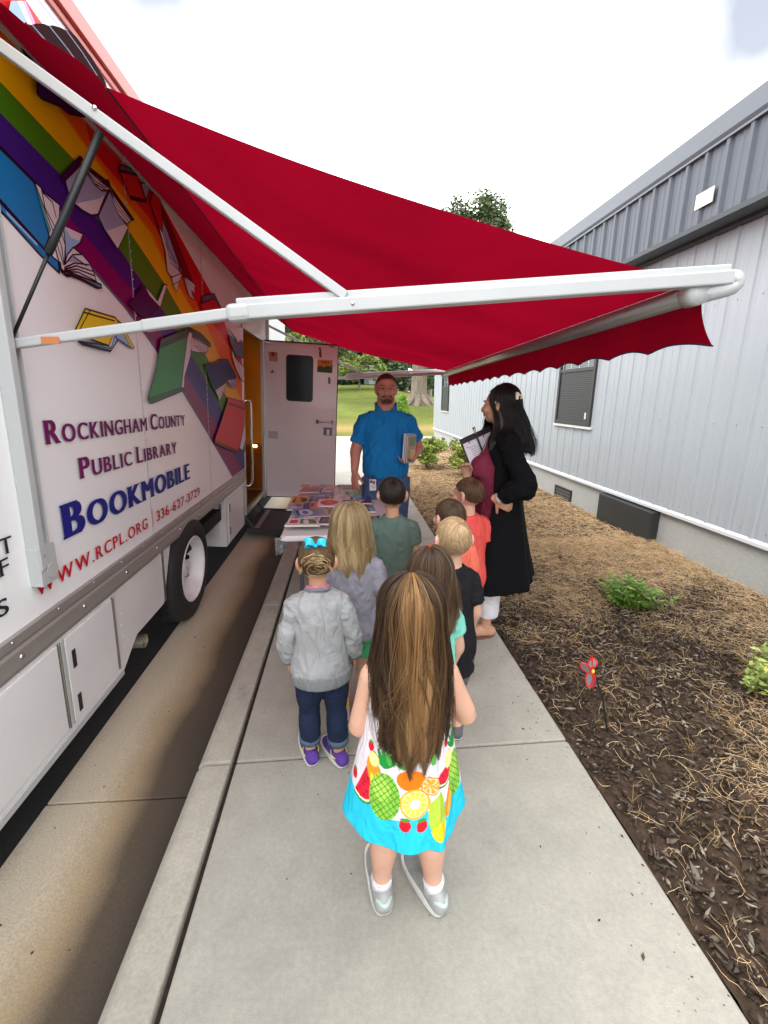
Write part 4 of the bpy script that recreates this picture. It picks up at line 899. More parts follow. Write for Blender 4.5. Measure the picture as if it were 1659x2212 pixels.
window(5.92, 6.96, 1.19, 2.32, 1.98, True); window(14.62, 15.62, 1.13, 2.36, 1.92, False)
def vent(y0, y1, z0, z1):
    v = MB(); x_ = BX0+.02; v.box(x_-.022, x_, y0, y1, z0, z0+.025); v.box(x_-.022, x_, y0, y1, z1-.025, z1); v.box(x_-.022, x_, y0, y0+.035, z0+.025, z1-.025); v.box(x_-.022, x_, y1-.035, y1, z0+.025, z1-.025)
    o = v.build('vent', BLACK, bld, world=True); g = MB(); 
    for i in range(14): yb = y0+.05+(y1-y0-.1)*i/13; g.box(x_-.016, x_-.010, yb-.004, yb+.004, z0+.025, z1-.025)
    for i in range(1, 4): zb = z0+(z1-z0)*i/4; g.box(x_-.018, x_-.012, y0+.035, y1-.035, zb-.005, zb+.005)
    g.build('vent_grille', M('vent_grey', (.14, .14, .14), .5), o, world=True)
    MB().box(x_-.004, x_-.001, y0+.03, y1-.03, z0+.02, z1-.02).build('vent_screen', DARKBLACK, o, world=True)
vent(6.27, 6.80, .0, .20); vent(15.08, 15.52, -.02, .19)
MB().box(BX0-.085, BX0+.02, 4.36, 5.40, -.12, .365).build('crawlspace_cover', M('black_cover', (.022, .024, .024), .5, var=(5, .15)), bld, world=True, bevel=.012)
MB().box(BX0-.05, BX0+.02, 2.72, 2.93, -.1, .16).build('crawlspace_cover', M('black_cover', (.02, .02, .02)), bld, world=True, bevel=.01)
# dark overhang
DK = M('dark_grey_panel', srgb(82, 88, 96), .4, spec=.4, var=(1.5, .04)); DKT = M('dark_trim', srgb(52, 58, 60), .45, var=(3, .06)); CAPM = M('overhang_cap', srgb(92, 99, 107), .35, spec=.5, var=(2, .03))
OX = 3.20; prof = []; y = BYN; pt = .222
while y < BYF+.3:
    prof += [(y, 0), (y+.05, 0), (y+.058, -.005), (y+.07, -.005), (y+.078, 0), (y+.112, 0), (y+.120, -.005), (y+.132, -.005), (y+.14, 0), (y+.165, 0), (y+.176, -.026), (y+.208, -.026), (y+.219, 0)]; y += pt
n = len(prof); sv = MB(); sv.v = [(OX+d, yy_, 3.09) for yy_, d in prof]+[(OX+d, yy_, 3.70) for yy_, d in prof]; sv.f = [(i, i+1, n+i+1, n+i) for i in range(n-1)]; sv.m = [0]*(n-1)
sv.build('overhang_panel', DK, bld, world=True)
ye = prof[-1][0]
MB().prism([(OX-.03, BYN, 3.675), (OX-.045, BYN, 3.70), (OX-.05, BYN, 3.85), (OX+.3, BYN, 3.87), (OX+.3, BYN, 3.66)], [(OX-.03, ye, 3.675), (OX-.045, ye, 3.70), (OX-.05, ye, 3.85), (OX+.3, ye, 3.87), (OX+.3, ye, 3.66)]).box(OX-.036, OX+.0, BYN, ye, 3.648, 3.668).build('overhang_cap', CAPM, bld, world=True)
MB().box(OX-.034, OX+.26, BYN, ye, 3.045, 3.088).box(OX+.16, BX0+.1, BYN, ye, 3.02, 3.044).build('soffit', DKT, bld, world=True)
MB().box(OX+.001, 14, ye-.02, ye, 3.07, 3.86).box(OX+.3, 14, BYN, ye, 3.80, 3.86).build('roof', DK, bld, world=True)
MB().box(OX-.034, OX-.029, 4.02, 4.22, 3.215, 3.335).build('wall_plate', M('cream_plate', (.62, .60, .52), .6), bld, world=True)

# ================================================================== PLANTS AND TREES
def leafmat(name, col, rough=.5): return M(name, col, rough, spec=.35, attr=True)
LEAF = leafmat('leaves', (.08, .12, .03)); BARK = M('bark', (.20, .165, .13), .95, spec=.1, var=[(3, .25), (14, .3)], bump=(16, 1.0, .05), stretch=(1, 1, .22))
def rdir(n): return unit(RNG.normal(size=(n, 3)))
def crown(name, parent, clumps, n, size, col, flat=.35, spread=1.0, light=.6):
    """leaves scattered through many clumps; some of the outer leaves drawn out to ragged tips"""
    c = np.array([q[:3] for q in clumps]); r = np.array([q[3] for q in clumps]); wt = r**2; k = RNG.choice(len(c), n, p=wt/wt.sum())
    d = rdir(n); rad = r[k]*RNG.random(n)**.42*spread*np.where(RNG.random(n) < .12, 1.22, 1)
    C = c[k]+d*rad[:, None]*np.array([1, 1, .82])
    U = rdir(n)*np.array([1, 1, flat]); U = unit(U)*(size*RNG.uniform(.6, 1.3, n))[:, None]; W2 = unit(np.cross(U, rdir(n)))*(size*.5*RNG.uniform(.6, 1.2, n))[:, None]
    tone = RNG.uniform(.55, 1.45, (len(c), 1))[k]*RNG.uniform(.7, 1.3, (n, 1))
    cols = np.array(col)*tone*np.array([1, 1, 1]); cols = np.where(RNG.random((n, 1)) < .1*light, cols*np.array([1.5, 1.4, 1.1]), cols)
    return quads(name, C, U, W2, np.clip(cols, 0, .6), LEAF, parent)
def shrub(loc, r, h, n, size, col, name, label, tint=None, nst=9):
    o = thing(name, label, 'shrub', loc); st = MB()
    cl = []
    for i in range(nst*3):
        a = random.uniform(0, 2*PI); rr = r*random.random()**.6; z = h*random.uniform(.30, .80)
        cl.append((rr*math.cos(a)*.8, rr*math.sin(a)*.8, z, r*random.uniform(.25, .42)))
        if i < nst: st.tube([(0, 0, -.03), (rr*math.cos(a)*.3, rr*math.sin(a)*.3, z*.5), (rr*math.cos(a)*.75, rr*math.sin(a)*.75, z)], [.008, .006, .003], n=5)
    st.build('stems', M('stem_brown', (.12, .08, .05), .9), o)
    lf = crown('leaves', o, cl, n, size, col)
    return o
s1 = on_ground('J', 60, 905); s2 = on_ground('J', 195, 935)
shrub((s1.x-.08, s1.y+.1, -.03), .42, .80, 3600, .040, (.22, .28, .055), 'variegated_shrub', 'rounded yellow-green shrub in the bed, right behind the man in blue')
shrub((s2.x+.05, s2.y, -.03), .42, .86, 3600, .040, (.25, .30, .06), 'variegated_shrub', 'yellow-green shrub half hidden behind the clipboard')
rs = on_ground('K', 1690, 745)
shrub((rs.x+.10, rs.y-.0, -.03), .23, .48, 2600, .020, (.28, .36, .09), 'variegated_shrub', 'pale green small-leaved shrub cut off by the picture edge in the near bed')
# feathery green nandina
nd = on_ground('J', 1035, 1580); no_ = thing('green_shrub', 'low feathery bright green shrub alone in the dry grass bed', 'shrub', (nd.x, nd.y+.10, -.02))
P = []; pc = []; LC = []; LU = []; LW = []; lcol = []
for i in range(150):
    a = random.uniform(0, 2*PI); l = random.uniform(.12, .27); o = random.uniform(.15, .85); bx, by = random.gauss(0, .05), random.gauss(0, .05)
    pts = [np.array([bx+math.cos(a)*l*o*s*.9, by+math.sin(a)*l*o*s*.9, l*s*(1.05-.45*s*o)]) for s in (0, .25, .5, .75, 1)]
    P.append(pts); pc.append((.12, .17, .03))
    for s in np.linspace(.25, 1, 15):
        b_ = np.array([np.interp(s, (0, .25, .5, .75, 1), [p[k] for p in pts]) for k in range(3)]); a2 = a+random.choice((-1, 1))*random.uniform(.4, 1.1); L2 = random.uniform(.022, .042)
        u_ = np.array([math.cos(a2), math.sin(a2), random.uniform(-.3, .4)])*L2; LC.append(b_+u_*.6); LU.append(u_); LW.append(np.array([-math.sin(a2), math.cos(a2), random.uniform(-.4, .4)])*L2*.20)
        g_ = random.random(); lcol.append(np.array([.10, .20, .025])*(.55+.8*g_) if random.random() < .8 else np.array([.26, .33, .05]))
strands('stems', np.array(P), .0018, np.array(pc), LEAF, no_); quads('leaves', np.array(LC), np.array(LU), np.array(LW), np.array(lcol), LEAF, no_)
# small arborvitae behind the man
def lz(x, y): return float(lawn_h(np.array(x), np.array(y)))
cy_ = 23.0; cp = on_y(None, 870, 877, cy_); ao = thing('conifer', 'small bright green pointed conifer on the lawn just right of the man', 'conifer', (cp.x, cy_, lz(cp.x, cy_)-.05))
cl = [(math.cos(a)*.33*(1-z/1.55)*.8, math.sin(a)*.33*(1-z/1.55)*.8, z, .16+.24*(1-z/1.55)*.5) for z in np.linspace(.1, 1.35, 12) for a in np.linspace(0, 2*PI, 5)[:-1]]
crown('foliage', ao, cl, 4200, .055, (.13, .26, .02), flat=2.5); MB().tube([(0, 0, -.1), (0, 0, .9)], [.06, .02], n=8).build('trunk', BARK, ao)
def tree(name, label, x, y, H, R, tr, n, leaf, col, base=.25, group=None, dens=40, lean=0, zc=None, sq=.75, trunk_h=None):
    z0 = lz(x, y); o = thing(name, label, 'tree', (x, y, z0-.1), group=group)
    t_ = MB(); th_ = trunk_h or H*.55
    t_.tube([(0, 0, -.3), (0, 0, .05), (.02*tr, 0, .4), (lean*.3, 0, th_*.4), (lean*.7, .1, th_*.75), (lean, 0, th_)], [tr*1.9, tr*1.5, tr*1.12, tr, tr*.8, tr*.4], n=14, sub=3)
    cl = []
    for i in range(dens):
        a = random.uniform(0, 2*PI); q = random.random()**.5; zz = random.uniform(base, 1); rr = R*q*math.sqrt(max(.05, 1-((zz-.5-base*.3)/.62)**2))
        p = (lean+rr*math.cos(a), rr*math.sin(a), H*zz-.4); cl.append(p+(R*random.uniform(.16, .30),))
        if i % 3 == 0: zs = th_*random.uniform(.45, .95); t_.tube([(lean*.6, 0, zs), (lean*.6+(p[0]-lean)*.5, p[1]*.5, zs+(p[2]-zs)*.6), p[:3]], [tr*.32, tr*.2, tr*.05], n=6, sub=3)
    t_.build('trunk', BARK, o, smooth=True); crown('crown', o, cl, n, leaf, col); return o
oak = on_y(None, 904, 872, 32.0)
ok = thing('oak_tree', 'huge old oak with thick grey trunk behind the man, crown above the awning', 'tree', (oak.x, 32, lz(oak.x, 32)-.1))
tb = MB(); tb.tube([(0,0,-.6), (0,0,0), (0,0,.5), (.02,0,1.5), (.05,0,3), (.1,0,4.6), (-.3,0,7), (-.2,0,9), (.2,0,11)], [1.25, .98, .66, .56, .55, .62, .42, .32, .16], n=22, sub=3)
tb.tube([(.1,0,3.4), (.9,0,5.6), (2.0,0,8), (3.0,.5,10.5)], [.46, .36, .26, .10], n=12, sub=3); tb.tube([(0,0,3.8), (-.9,.3,6), (-2.0,0,8.5), (-2.6,0,10)], [.38,.3,.2,.08], n=12, sub=3)
for i in range(9):
    a = i*PI*2/9+.3; tb.tube([(math.cos(a)*.3, math.sin(a)*.3, 1.0), (math.cos(a)*.72, math.sin(a)*.72, .35), (math.cos(a)*1.45, math.sin(a)*1.45, -.15)], [.14, .24, .12], n=8, sub=2)
cl = []
octop = on_y(None, 1040, 432, 32).z-lz(oak.x, 32); ocx = on_y(None, 1024, 470, 32).x-oak.x
for i in range(130):
    a = random.uniform(0, 2*PI); zz = random.uniform(5.0, octop-.7); q = random.random()**.5; rr = (5.6 if zz < octop-5 else 3.0)*q*math.sqrt(max(.06, 1-((zz-octop*.55)/(octop*.53))**2)); p = (ocx*.9+rr*math.cos(a), rr*math.sin(a)*.9, zz); cl.append(p+(random.uniform(.5, 1.05),))
    if i % 4 == 0: tb.tube([(0, 0, random.uniform(5, 9)), (p[0]*.55, p[1]*.55, p[2]*.8), p[:3]], [.16, .1, .03], n=6, sub=3)
for i in range(90):
    a = random.uniform(0, 2*PI); q = random.random()**.5; rr = 3.1*q; zz = octop-.6-2.6*q**2-random.random()*1.6; cl.append((ocx*1.0+rr*math.cos(a), rr*math.sin(a), zz, random.uniform(.35, .75)))
for i in range(34):
    a = random.uniform(0, 2*PI); cl.append((7.6*math.cos(a)*random.uniform(.6, 1), 5.5*math.sin(a), random.uniform(3.4, 6.0), random.uniform(.5, .9)))
tb.build('trunk', BARK, ok, smooth=True); crown('crown', ok, cl, 60000, .14, (.085, .12, .045), spread=1.05)
# small ornamental tree on the lawn
sp_ = on_y(None, 776, 836, 47.0); tree('small_tree', 'small spreading light green tree on the lawn beside the door', sp_.x, 47, 3.9, 2.9, .11, 5200, .16, (.17, .22, .05), base=.40, dens=34, trunk_h=2.2)
# woods at the top of the lawn, tree by tree
WL = ['tall dark green tree at the left end of the woods, seen over the open door', 'yellow-green tree in front of the woods above the open door', 'dark broad tree in the woods just right of the door edge', 'dense dark tree in the woods under the middle of the awning edge',
      'dark tree in the woods left of the man', 'dark green tree in the woods directly behind the head of the man', 'mid green tree of the woods seen between the man and the oak trunk', 'grey-green tree behind the oak trunk', 'low dark understory tree filling the woods behind the small tree', 'low dark understory tree left of the small tree', 'hazy tree far beyond the oak on the right', 'low hazy tree beside the corner of the building']
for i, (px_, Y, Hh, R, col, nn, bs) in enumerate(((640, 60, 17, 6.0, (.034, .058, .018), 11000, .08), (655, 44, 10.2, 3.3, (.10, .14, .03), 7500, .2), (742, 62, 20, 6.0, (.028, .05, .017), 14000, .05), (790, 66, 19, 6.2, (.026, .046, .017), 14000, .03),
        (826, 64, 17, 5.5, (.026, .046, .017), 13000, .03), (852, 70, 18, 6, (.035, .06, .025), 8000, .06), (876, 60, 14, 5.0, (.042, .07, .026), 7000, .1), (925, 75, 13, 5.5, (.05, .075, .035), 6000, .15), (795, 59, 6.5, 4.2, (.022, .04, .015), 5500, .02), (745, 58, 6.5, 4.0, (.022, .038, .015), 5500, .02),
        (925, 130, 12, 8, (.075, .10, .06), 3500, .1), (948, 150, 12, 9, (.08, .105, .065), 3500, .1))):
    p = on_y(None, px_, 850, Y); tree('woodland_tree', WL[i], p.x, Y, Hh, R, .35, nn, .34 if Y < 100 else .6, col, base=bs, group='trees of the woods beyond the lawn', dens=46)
# far things
fb = MB(); shp = on_y(None, 797, 842, 56); sh_ = thing('garden_shed', 'small dark grey shed at the edge of the woods behind the small tree', 'shed', (shp.x+.3, 56, lz(shp.x, 56)))
MB().box(-.9, .9, -.8, .8, 0, 1.7).build('wall', M('shed_grey', (.08, .09, .10), .8), sh_); MB().prism([(-1.1, -1, 1.7), (1.1, -1, 1.7), (1.1, 0, 2.3), (-1.1, 0, 2.3)], [(-1.1, 1, 1.7), (1.1, 1, 1.7), (1.1, .01, 2.3), (-1.1, .01, 2.3)]).build('roof', M('shed_roof', (.35, .36, .38), .6), sh_); MB().box(-.35, .35, -.83, -.801, .02, 1.5).build('door', M('shed_door', (.2, .2, .21), .7), sh_)
po = thing('utility_pole', 'distant utility pole with wires beyond the oak', 'utility pole', (on_y(None, 932, 850, 100).x, 100, lz(13, 100)))
MB().tube([(0, 0, -1), (0, 0, 9)], [.16, .11], n=10).build('pole', M('pole_wood', (.22, .19, .16), .9), po); MB().box(-1.1, 1.1, -.06, .06, 8.2, 8.35).build('crossarm', M('pole_wood', (.2, .2, .2)), po); MB().tube([(-.9, 0, 8.4), (-22, -22, 7.7), (-44, -44, 8.3)], .012, n=5, sub=6).build('wire', BLACK, po)
# garden stake
gs = on_ground('K', 880, 862, -.03); top = on_y('K', 800, 545, gs.y-.02)
gk = thing('garden_stake', 'red winged metal garden stake on a thin dark rod in the mulch', 'garden ornament', tuple(gs))
h_ = top.z-gs.z; tx_ = top.x-gs.x
MB().tube([(0, 0, -.05), (tx_*.45, -.005, h_*.5), (tx_, -.02, h_)], .0038, n=6).build('rod', BLACK, gk, smooth=True)
WR = M('wing_red', srgb(206, 40, 44), .4); WM_ = M('wing_mesh', (.22, .23, .24), .6, .3)
def wing(ctr, a, b, ang, tilt):
    o = []
    for k in range(20): th_ = 2*PI*k/20; u_, v_ = a*math.cos(th_), b*math.sin(th_)*(1+.25*math.cos(th_)); o.append(Vector(ctr)+Vector((u_*math.cos(ang)-v_*math.sin(ang)*1, tilt*v_, u_*math.sin(ang)+v_*math.cos(ang))))
    return o
for c_, a_, b_, an, ti in (((-.036, 0, .020), .034, .015, 2.25, .5), ((-.010, .002, -.045), .038, .014, 1.62, .4), ((.008, .008, -.052), .042, .010, 1.72, 1.1), ((.006, .02, .026), .026, .012, 1.0, .9)):
    cc_ = Vector((tx_-.012, -.03, h_-.004))+Vector(c_); lp = wing(cc_, a_, b_, an, ti)
    wo = MB().tube(lp+[lp[0]], .0038, n=6, cap=None).build('wing', WR, gk, smooth=True)
    MB().prism([p+Vector((0, -.0008, 0)) for p in lp], [p+Vector((0, .0008, 0)) for p in lp]).build('wing_panel', WM_, wo)
MB().ell((tx_-.012, -.034, h_-.002), (.008, .008, .011)).build('body', M('stake_yellow', (.75, .5, .03), .4), gk, smooth=True)
MB().tube([(tx_-.012, -.03, h_), (tx_-.018, -.03, h_+.04), (tx_-.035, -.03, h_+.085)], .0018, n=6).tube([(tx_-.010, -.03, h_), (tx_-.012, -.02, h_+.04), (tx_-.016, -.02, h_+.075)], .0018, n=6).build('antenna', WR, gk, smooth=True)

# ================================================================== TABLE AND BOOKS
TB0 = on_ground('F', 215, 935, .74); TB1 = on_ground('F', 470, 222, .74)
tL, tN, tFar = -.435, 2.70, 4.36; tW = .76
tab = thing('folding_table', 'white plastic folding table covered with picture books beside the bookmobile', 'table', (tL+tW/2, (tN+tFar)/2, 0))
MB().box(tL, tL+tW, tN, tFar, .695, .735).build('tabletop', M('table_plastic', (.72, .71, .72), .4, var=(4, .03)), tab, world=True, bevel=.012)
for y_ in (tN+.22, tFar-.22):
    l = MB()
    for x_ in (tL+.10, tL+tW-.10): l.tube([(x_, y_, .69), (x_, y_, .0)], .014, n=10)
    l.tube([(tL+.10, y_, .14), (tL+tW-.10, y_, .14)], .011, n=8); l.build('leg', M('leg_grey', (.16, .16, .17), .4, .6), tab, world=True, smooth=True)
PAGEW = M('page_edges', (.72, .70, .66), .7)
def cm(name, c): return M('cover_'+name, srgb(*c), .22, spec=.5, coat=.5, var=(12, .10))
def artq(q, kind, params): pass
BOOKS = [ # corners on the table (near-left, far-left, far-right, near-right), thickness, cover colour, art list, label
 ([(262,872),(352,765),(705,770),(775,868)], .012, 'white', (226,222,216), [('rect',.08,.25,.34,.75,(190,40,70)), ('rect',.42,.2,.95,.85,(96,120,70)), ('oval',.62,.5,.1,.3,(220,215,220))], 'glossy white magazine with red title at the near left table corner'),
 ([(695,842),(745,735),(965,732),(955,850)], .010, 'lilac', (206,190,206), [('rect',.22,.1,.98,.92,(48,42,50)), ('rect',.36,.3,.8,.38,(170,166,170)), ('rect',.36,.55,.7,.62,(170,166,170))], 'book with a dark chalkboard cover on the near table edge'),
 ([(330,775),(385,720),(725,738),(700,768)], .006, 'palegreen', (170,184,160), [('rect',.1,.2,.3,.8,(170,40,60)), ('rect',.5,.1,.9,.8,(220,220,224))], 'pale magazine peeking out behind the near white magazine'),
 ([(440,735),(380,622),(840,606),(872,716)], .010, 'skyblue', (120,160,206), [('oval',.36,.5,.22,.40,(214,214,224)), ('oval',.34,.5,.10,.22,(90,110,170)), ('rect',.62,.15,.95,.85,(150,130,150)), ('rect',.05,.2,.14,.8,(40,50,130))], 'wide light blue picture book with a big pale oval, second row from the near edge'),
 ([(878,716),(852,612),(1030,600),(1010,712)], .010, 'marigold', (226,164,40), [('rect',.14,.15,.9,.85,(140,110,120)), ('oval',.55,.45,.25,.28,(40,120,190))], 'orange-bordered book with a blue middle beside the blonde girl'),
 ([(290,622),(306,533),(545,528),(522,612)], .008, 'lavender', (172,166,196), [('rect',.2,.2,.6,.5,(214,210,220)), ('rect',.5,.55,.9,.85,(120,120,160))], 'lavender book at the left table edge in the third row'),
 ([(518,607),(545,525),(622,514),(628,604)], .008, 'royal', (62,84,156), [], 'plain royal blue book between the lavender and the coral covers'),
 ([(622,608),(628,515),(745,505),(752,600)], .009, 'coral', (226,134,90), [('rect',.12,.35,.5,.9,(186,60,50)), ('rect',.05,.05,.95,.16,(226,190,60))], 'coral orange book with red lettering block left of the red oval'),
 ([(735,566),(757,465),(1092,460),(1080,566)], .012, 'white2', (232,214,220), [('oval',.48,.5,.40,.38,(208,50,28)), ('oval',.48,.5,.12,.10,(190,110,20))], 'white book with a large red oval in the middle of the table'),
 ([(320,526),(388,414),(612,404),(592,520)], .010, 'amber', (224,156,36), [('rect',.14,.15,.28,.85,(110,60,20)), ('oval',.76,.45,.20,.28,(60,50,50)), ('oval',.55,.7,.08,.10,(60,50,50))], 'amber book with a dark blot on its cover at the left edge'),
 ([(590,514),(622,394),(732,394),(702,490)], .009, 'greyblue', (140,150,176), [('oval',.5,.6,.3,.3,(90,90,104)), ('oval',.4,.3,.25,.15,(60,60,70))], 'grey-blue book with dark shapes right of the amber book'),
 ([(702,488),(735,396),(852,390),(842,460)], .008, 'violet', (98,92,158), [('rect',.1,.8,.95,.98,(214,200,220))], 'violet-blue book just behind the red oval book'),
 ([(842,462),(902,398),(972,392),(962,460)], .007, 'maroon', (116,40,40), [('rect',.4,.1,.75,.95,(216,160,40))], 'maroon book with a yellow stripe in the middle row'),
 ([(968,458),(972,405),(1092,405),(1090,455)], .010, 'cream', (226,214,214), [('rect',.05,.05,.95,.2,(150,50,50))], 'book painted cream with glare, lying behind the red oval book'),  # pale glare put into the cover colour
 ([(1092,452),(1086,388),(1202,388),(1216,440)], .008, 'pink', (232,160,184), [], 'plain pink book in the middle of the table'),
 ([(1105,505),(1300,452),(1522,450),(1528,512)], .014, 'darkred', (110,34,36), [('oval',.55,.55,.12,.3,(190,150,150))], 'thick dark red book at the right edge in front of the man'),
 ([(1252,442),(1240,388),(1500,394),(1515,444)], .012, 'blue', (52,84,160), [('rect',.15,.2,.8,.8,(90,130,200))], 'bright blue book near the right table edge'),
 ([(468,342),(530,275),(802,270),(762,340)], .012, 'crimson', (176,52,62), [('oval',.66,.5,.18,.34,(90,60,60))], 'crimson book with a dark oval in the far left rows'),
 ([(790,322),(832,255),(1002,260),(962,330)], .008, 'rose', (206,160,186), [('rect',.3,.2,.9,.5,(170,110,160))], 'rose pink book right of the crimson one'),
 ([(570,402),(620,350),(972,330),(962,384)], .009, 'slate', (92,112,148), [('rect',.1,.3,.9,.5,(120,140,170))], 'long slate blue book in the middle rows'),
 ([(430,407),(482,350),(622,350),(580,402)], .008, 'salmon', (206,130,110), [('rect',.3,.3,.8,.7,(180,90,70))], 'salmon book at the left edge behind the amber book'),
 ([(972,382),(992,270),(1102,270),(1132,380)], .012, 'chalk', (224,222,222), [('rect',.1,.1,.5,.5,(196,196,200))], 'glossy book painted white with glare, in the far middle of the table'),  # glare on the cover painted as chalk white
 ([(1140,386),(1142,325),(1452,330),(1462,390)], .014, 'olive', (96,92,52), [('rect',.1,.3,.8,.6,(150,110,50))], 'olive brown book in the far right rows'),
 ([(1250,312),(1282,255),(1500,260),(1505,320)], .012, 'forest', (62,74,44), [('rect',.1,.2,.4,.7,(110,70,80))], 'dark green book at the far right below the hand of the man'),
 ([(465,257),(502,220),(642,215),(622,262)], .008, 'ochre', (206,156,60), [], 'ochre book at the far left corner of the table'),
 ([(622,266),(652,220),(762,220),(752,266)], .008, 'blush', (216,176,190), [('rect',.2,.2,.8,.5,(190,120,140))], 'blush pink book in the farthest row'),
 ([(742,257),(782,210),(872,215),(862,257)], .008, 'ash', (120,116,130), [], 'ash grey book in the farthest row'),
 ([(862,257),(892,213),(962,215),(972,250)], .010, 'orange', (206,136,52), [('oval',.5,.5,.35,.35,(220,160,70))], 'orange book in the farthest row beside the grey one'),
 ([(972,250),(1042,213),(1250,213),(1240,246)], .010, 'mauve', (140,116,130), [('rect',.2,.2,.5,.8,(180,170,180))], 'mauve book in the farthest row left of the fingers'),
 ([(1245,247),(1252,213),(1502,215),(1502,247)], .010, 'umber', (112,96,96), [('rect',.5,.2,.8,.8,(80,90,140))], 'umber book under the fingertips of the man'),
 ([(1500,332),(1490,280),(1540,282),(1580,335)], .006, 'plum', (110,72,120), [], 'plum book overhanging the right table edge'),
 ([(1395,605),(1380,540),(1542,530),(1592,608)], .018, 'chestnut', (92,50,38), [('rect',.1,.25,.8,.85,(70,130,200))], 'chestnut book with a blue picture between the blonde girl and the boy in green'),
 ([(1500,735),(1495,662),(1645,652),(1622,722)], .010, 'moss', (86,96,60), [('rect',.05,.05,.9,.5,(190,44,48))], 'moss green book with a red band beside the boy in green'),
]
def bl_(q, u, v): return (q[0]*(1-u)+q[3]*u)*(1-v)+(q[1]*(1-u)+q[2]*u)*v
for i, (qc, th_, cn, cc_, art, lab) in enumerate(BOOKS):
    z0_ = .7365+.0011*(len(BOOKS)-i)
    q = [on_ground('F', a, b, .752) for a, b in qc]; c_ = sum(q, Vector())/4
    q = [Vector((min(max(p.x, tL-.03), tL+tW+.05), min(max(p.y, tN+.0), tFar-.01), 0)) for p in q]; c_ = sum(q, Vector())/4
    bo_ = MB(); pr = [p-Vector((c_.x, c_.y, 0)) for p in q]
    for lay, (za, zb, s_, mi) in enumerate(((0, .0014, 1, 0), (.0014, th_-.0014, .975, 1), (th_-.0014, th_, 1, 0))):
        bo_.prism([(p.x*s_, p.y*s_, za) for p in pr], [(p.x*s_, p.y*s_, zb) for p in pr], mi)
    bo_.bar((pr[0]+pr[1])*.0+Vector((pr[0].x, pr[0].y, th_/2)), Vector((pr[1].x, pr[1].y, th_/2)), .002, th_, mi=0)
    mats_ = [cm(cn, cc_), PAGEW]; 
    for k, a in enumerate(art):
        mats_.append(M('print_%d_%d_%d' % a[-1], srgb(*a[-1]), .25, coat=.4)); zz = th_+.0003*(k+1)
        if a[0] == 'rect': lp = [bl_(pr, u, v) for u, v in ((a[1], a[2]), (a[1], a[4]), (a[3], a[4]), (a[3], a[2]))]
        else: lp = [bl_(pr, a[1]+a[3]*math.cos(t2), a[2]+a[4]*math.sin(t2)) for t2 in np.linspace(0, 2*PI, 25)[:-1]]
        bo_.poly([(p.x, p.y, zz) for p in lp], 2+k)
    o = bo_.build('book', mats_, None); o.location = (c_.x, c_.y, z0_); tag(o, lab, 'book', 'books laid out on the folding table')
# crumpled clear plastic hanging at the table corner
pu, pv = np.meshgrid(np.linspace(0, 1, 22), np.linspace(0, 1, 22))
pj = RNG.normal(0, .0045, (3, 22, 22))
PXg = tL-.030+.085*pu+pj[0]-.02*pv*pu; PYg = tN-.012+.05*np.sin(pu*9)*pv*.4+pj[1]+.03*pu; PZg = .725-.12*pv*(1-.35*pu)+pj[2]
PLM = M('clear_plastic', (.75, .77, .8), .08, spec=.8); PLM.node_tree.nodes['Principled BSDF'].inputs['Transmission Weight'].default_value = .75
pg = grid('plastic_bag', PXg, PYg, PZg, PLM, smooth=False); pg.modifiers.new('solid', 'SOLIDIFY').thickness = .001
tag(pg, 'crumpled shiny clear plastic hanging off the near left table corner', 'plastic bag')

# ================================================================== PEOPLE
SKIN = M('skin_light', (.66, .38, .27), .5, spec=.35, sss=.15, var=[(14, .06)])
SKIN2 = M('skin_tan', (.58, .32, .205), .5, spec=.35, sss=.15, var=[(14, .06)])
HAIRM = M('hair', (.1, .05, .02), .42, spec=.45, attr=True)
def cloth(name, col, rough=.9, sc=420, var=(9, .06)): return M(name, col, rough, spec=.15, var=[var, (260, .06)], bump=(sc, .25, .0015), wrinkle=.55)
def lerp(a, b, t_): return tuple(x*(1-t_)+y*t_ for x, y in zip(a, b))
def hand(mb, wrist, d, pn, thumb, s=1.0, curl=(.25, .25, .25, .25), spread=.06, tcurl=.3, tang=.75):
    """palm from the wrist along d, palm facing pn, thumb leaving on the side given by thumb"""
    d = Vector(d).normalized(); pn = Vector(pn); pn = (pn-d*pn.dot(d)).normalized(); sd = d.cross(pn)
    if sd.dot(Vector(thumb)) < 0: sd = -sd
    w_ = Vector(wrist)
    mb.tube([w_-d*.025*s, w_+d*.012*s, w_+d*.045*s, w_+d*.080*s, w_+d*.096*s], [(.025*s, .019*s), (.028*s, .018*s), (.039*s, .017*s), (.041*s, .014*s), (.038*s, .011*s)], n=14, ax=tuple(sd))
    for i, (off, L_, r_) in enumerate(((.029, .074, .0088), (.010, .083, .0092), (-.010, .077, .0088), (-.028, .060, .0078))):
        p = w_+d*(.088-.004*abs(i-1))*s+sd*off*s; dd = (d+sd*(off*spread/.03)).normalized(); pts = [p-dd*.02*s, p]; rs = [r_*1.02*s, r_*1.08*s]; c_ = curl[i]
        for k, fr_ in enumerate((.44, .31, .25)):
            a = c_*(.7, 1.1, .8)[k]; dd = (dd*math.cos(a)+pn*math.sin(a)).normalized(); p = p+dd*L_*fr_*s; pts.append(p); rs.append(r_*(.98, .92, .74)[k]*s)
        mb.tube(pts, rs, n=8, sub=2)
    p = w_+d*.022*s+sd*.026*s; dd = (d*math.cos(tang)+sd*math.sin(tang)+pn*.25).normalized(); pts = [w_+d*.01*s+sd*.010*s, p]; rs = [.016*s, .0145*s]
    for k, L_ in enumerate((.036, .032, .026)):
        dd = (dd+pn*tcurl*.35-sd*tcurl*.35+d*tcurl*.2).normalized(); p = p+dd*L_*s; pts.append(p); rs.append((.0115, .0105, .008)[k]*s)
    mb.tube(pts, rs, n=8, sub=2)
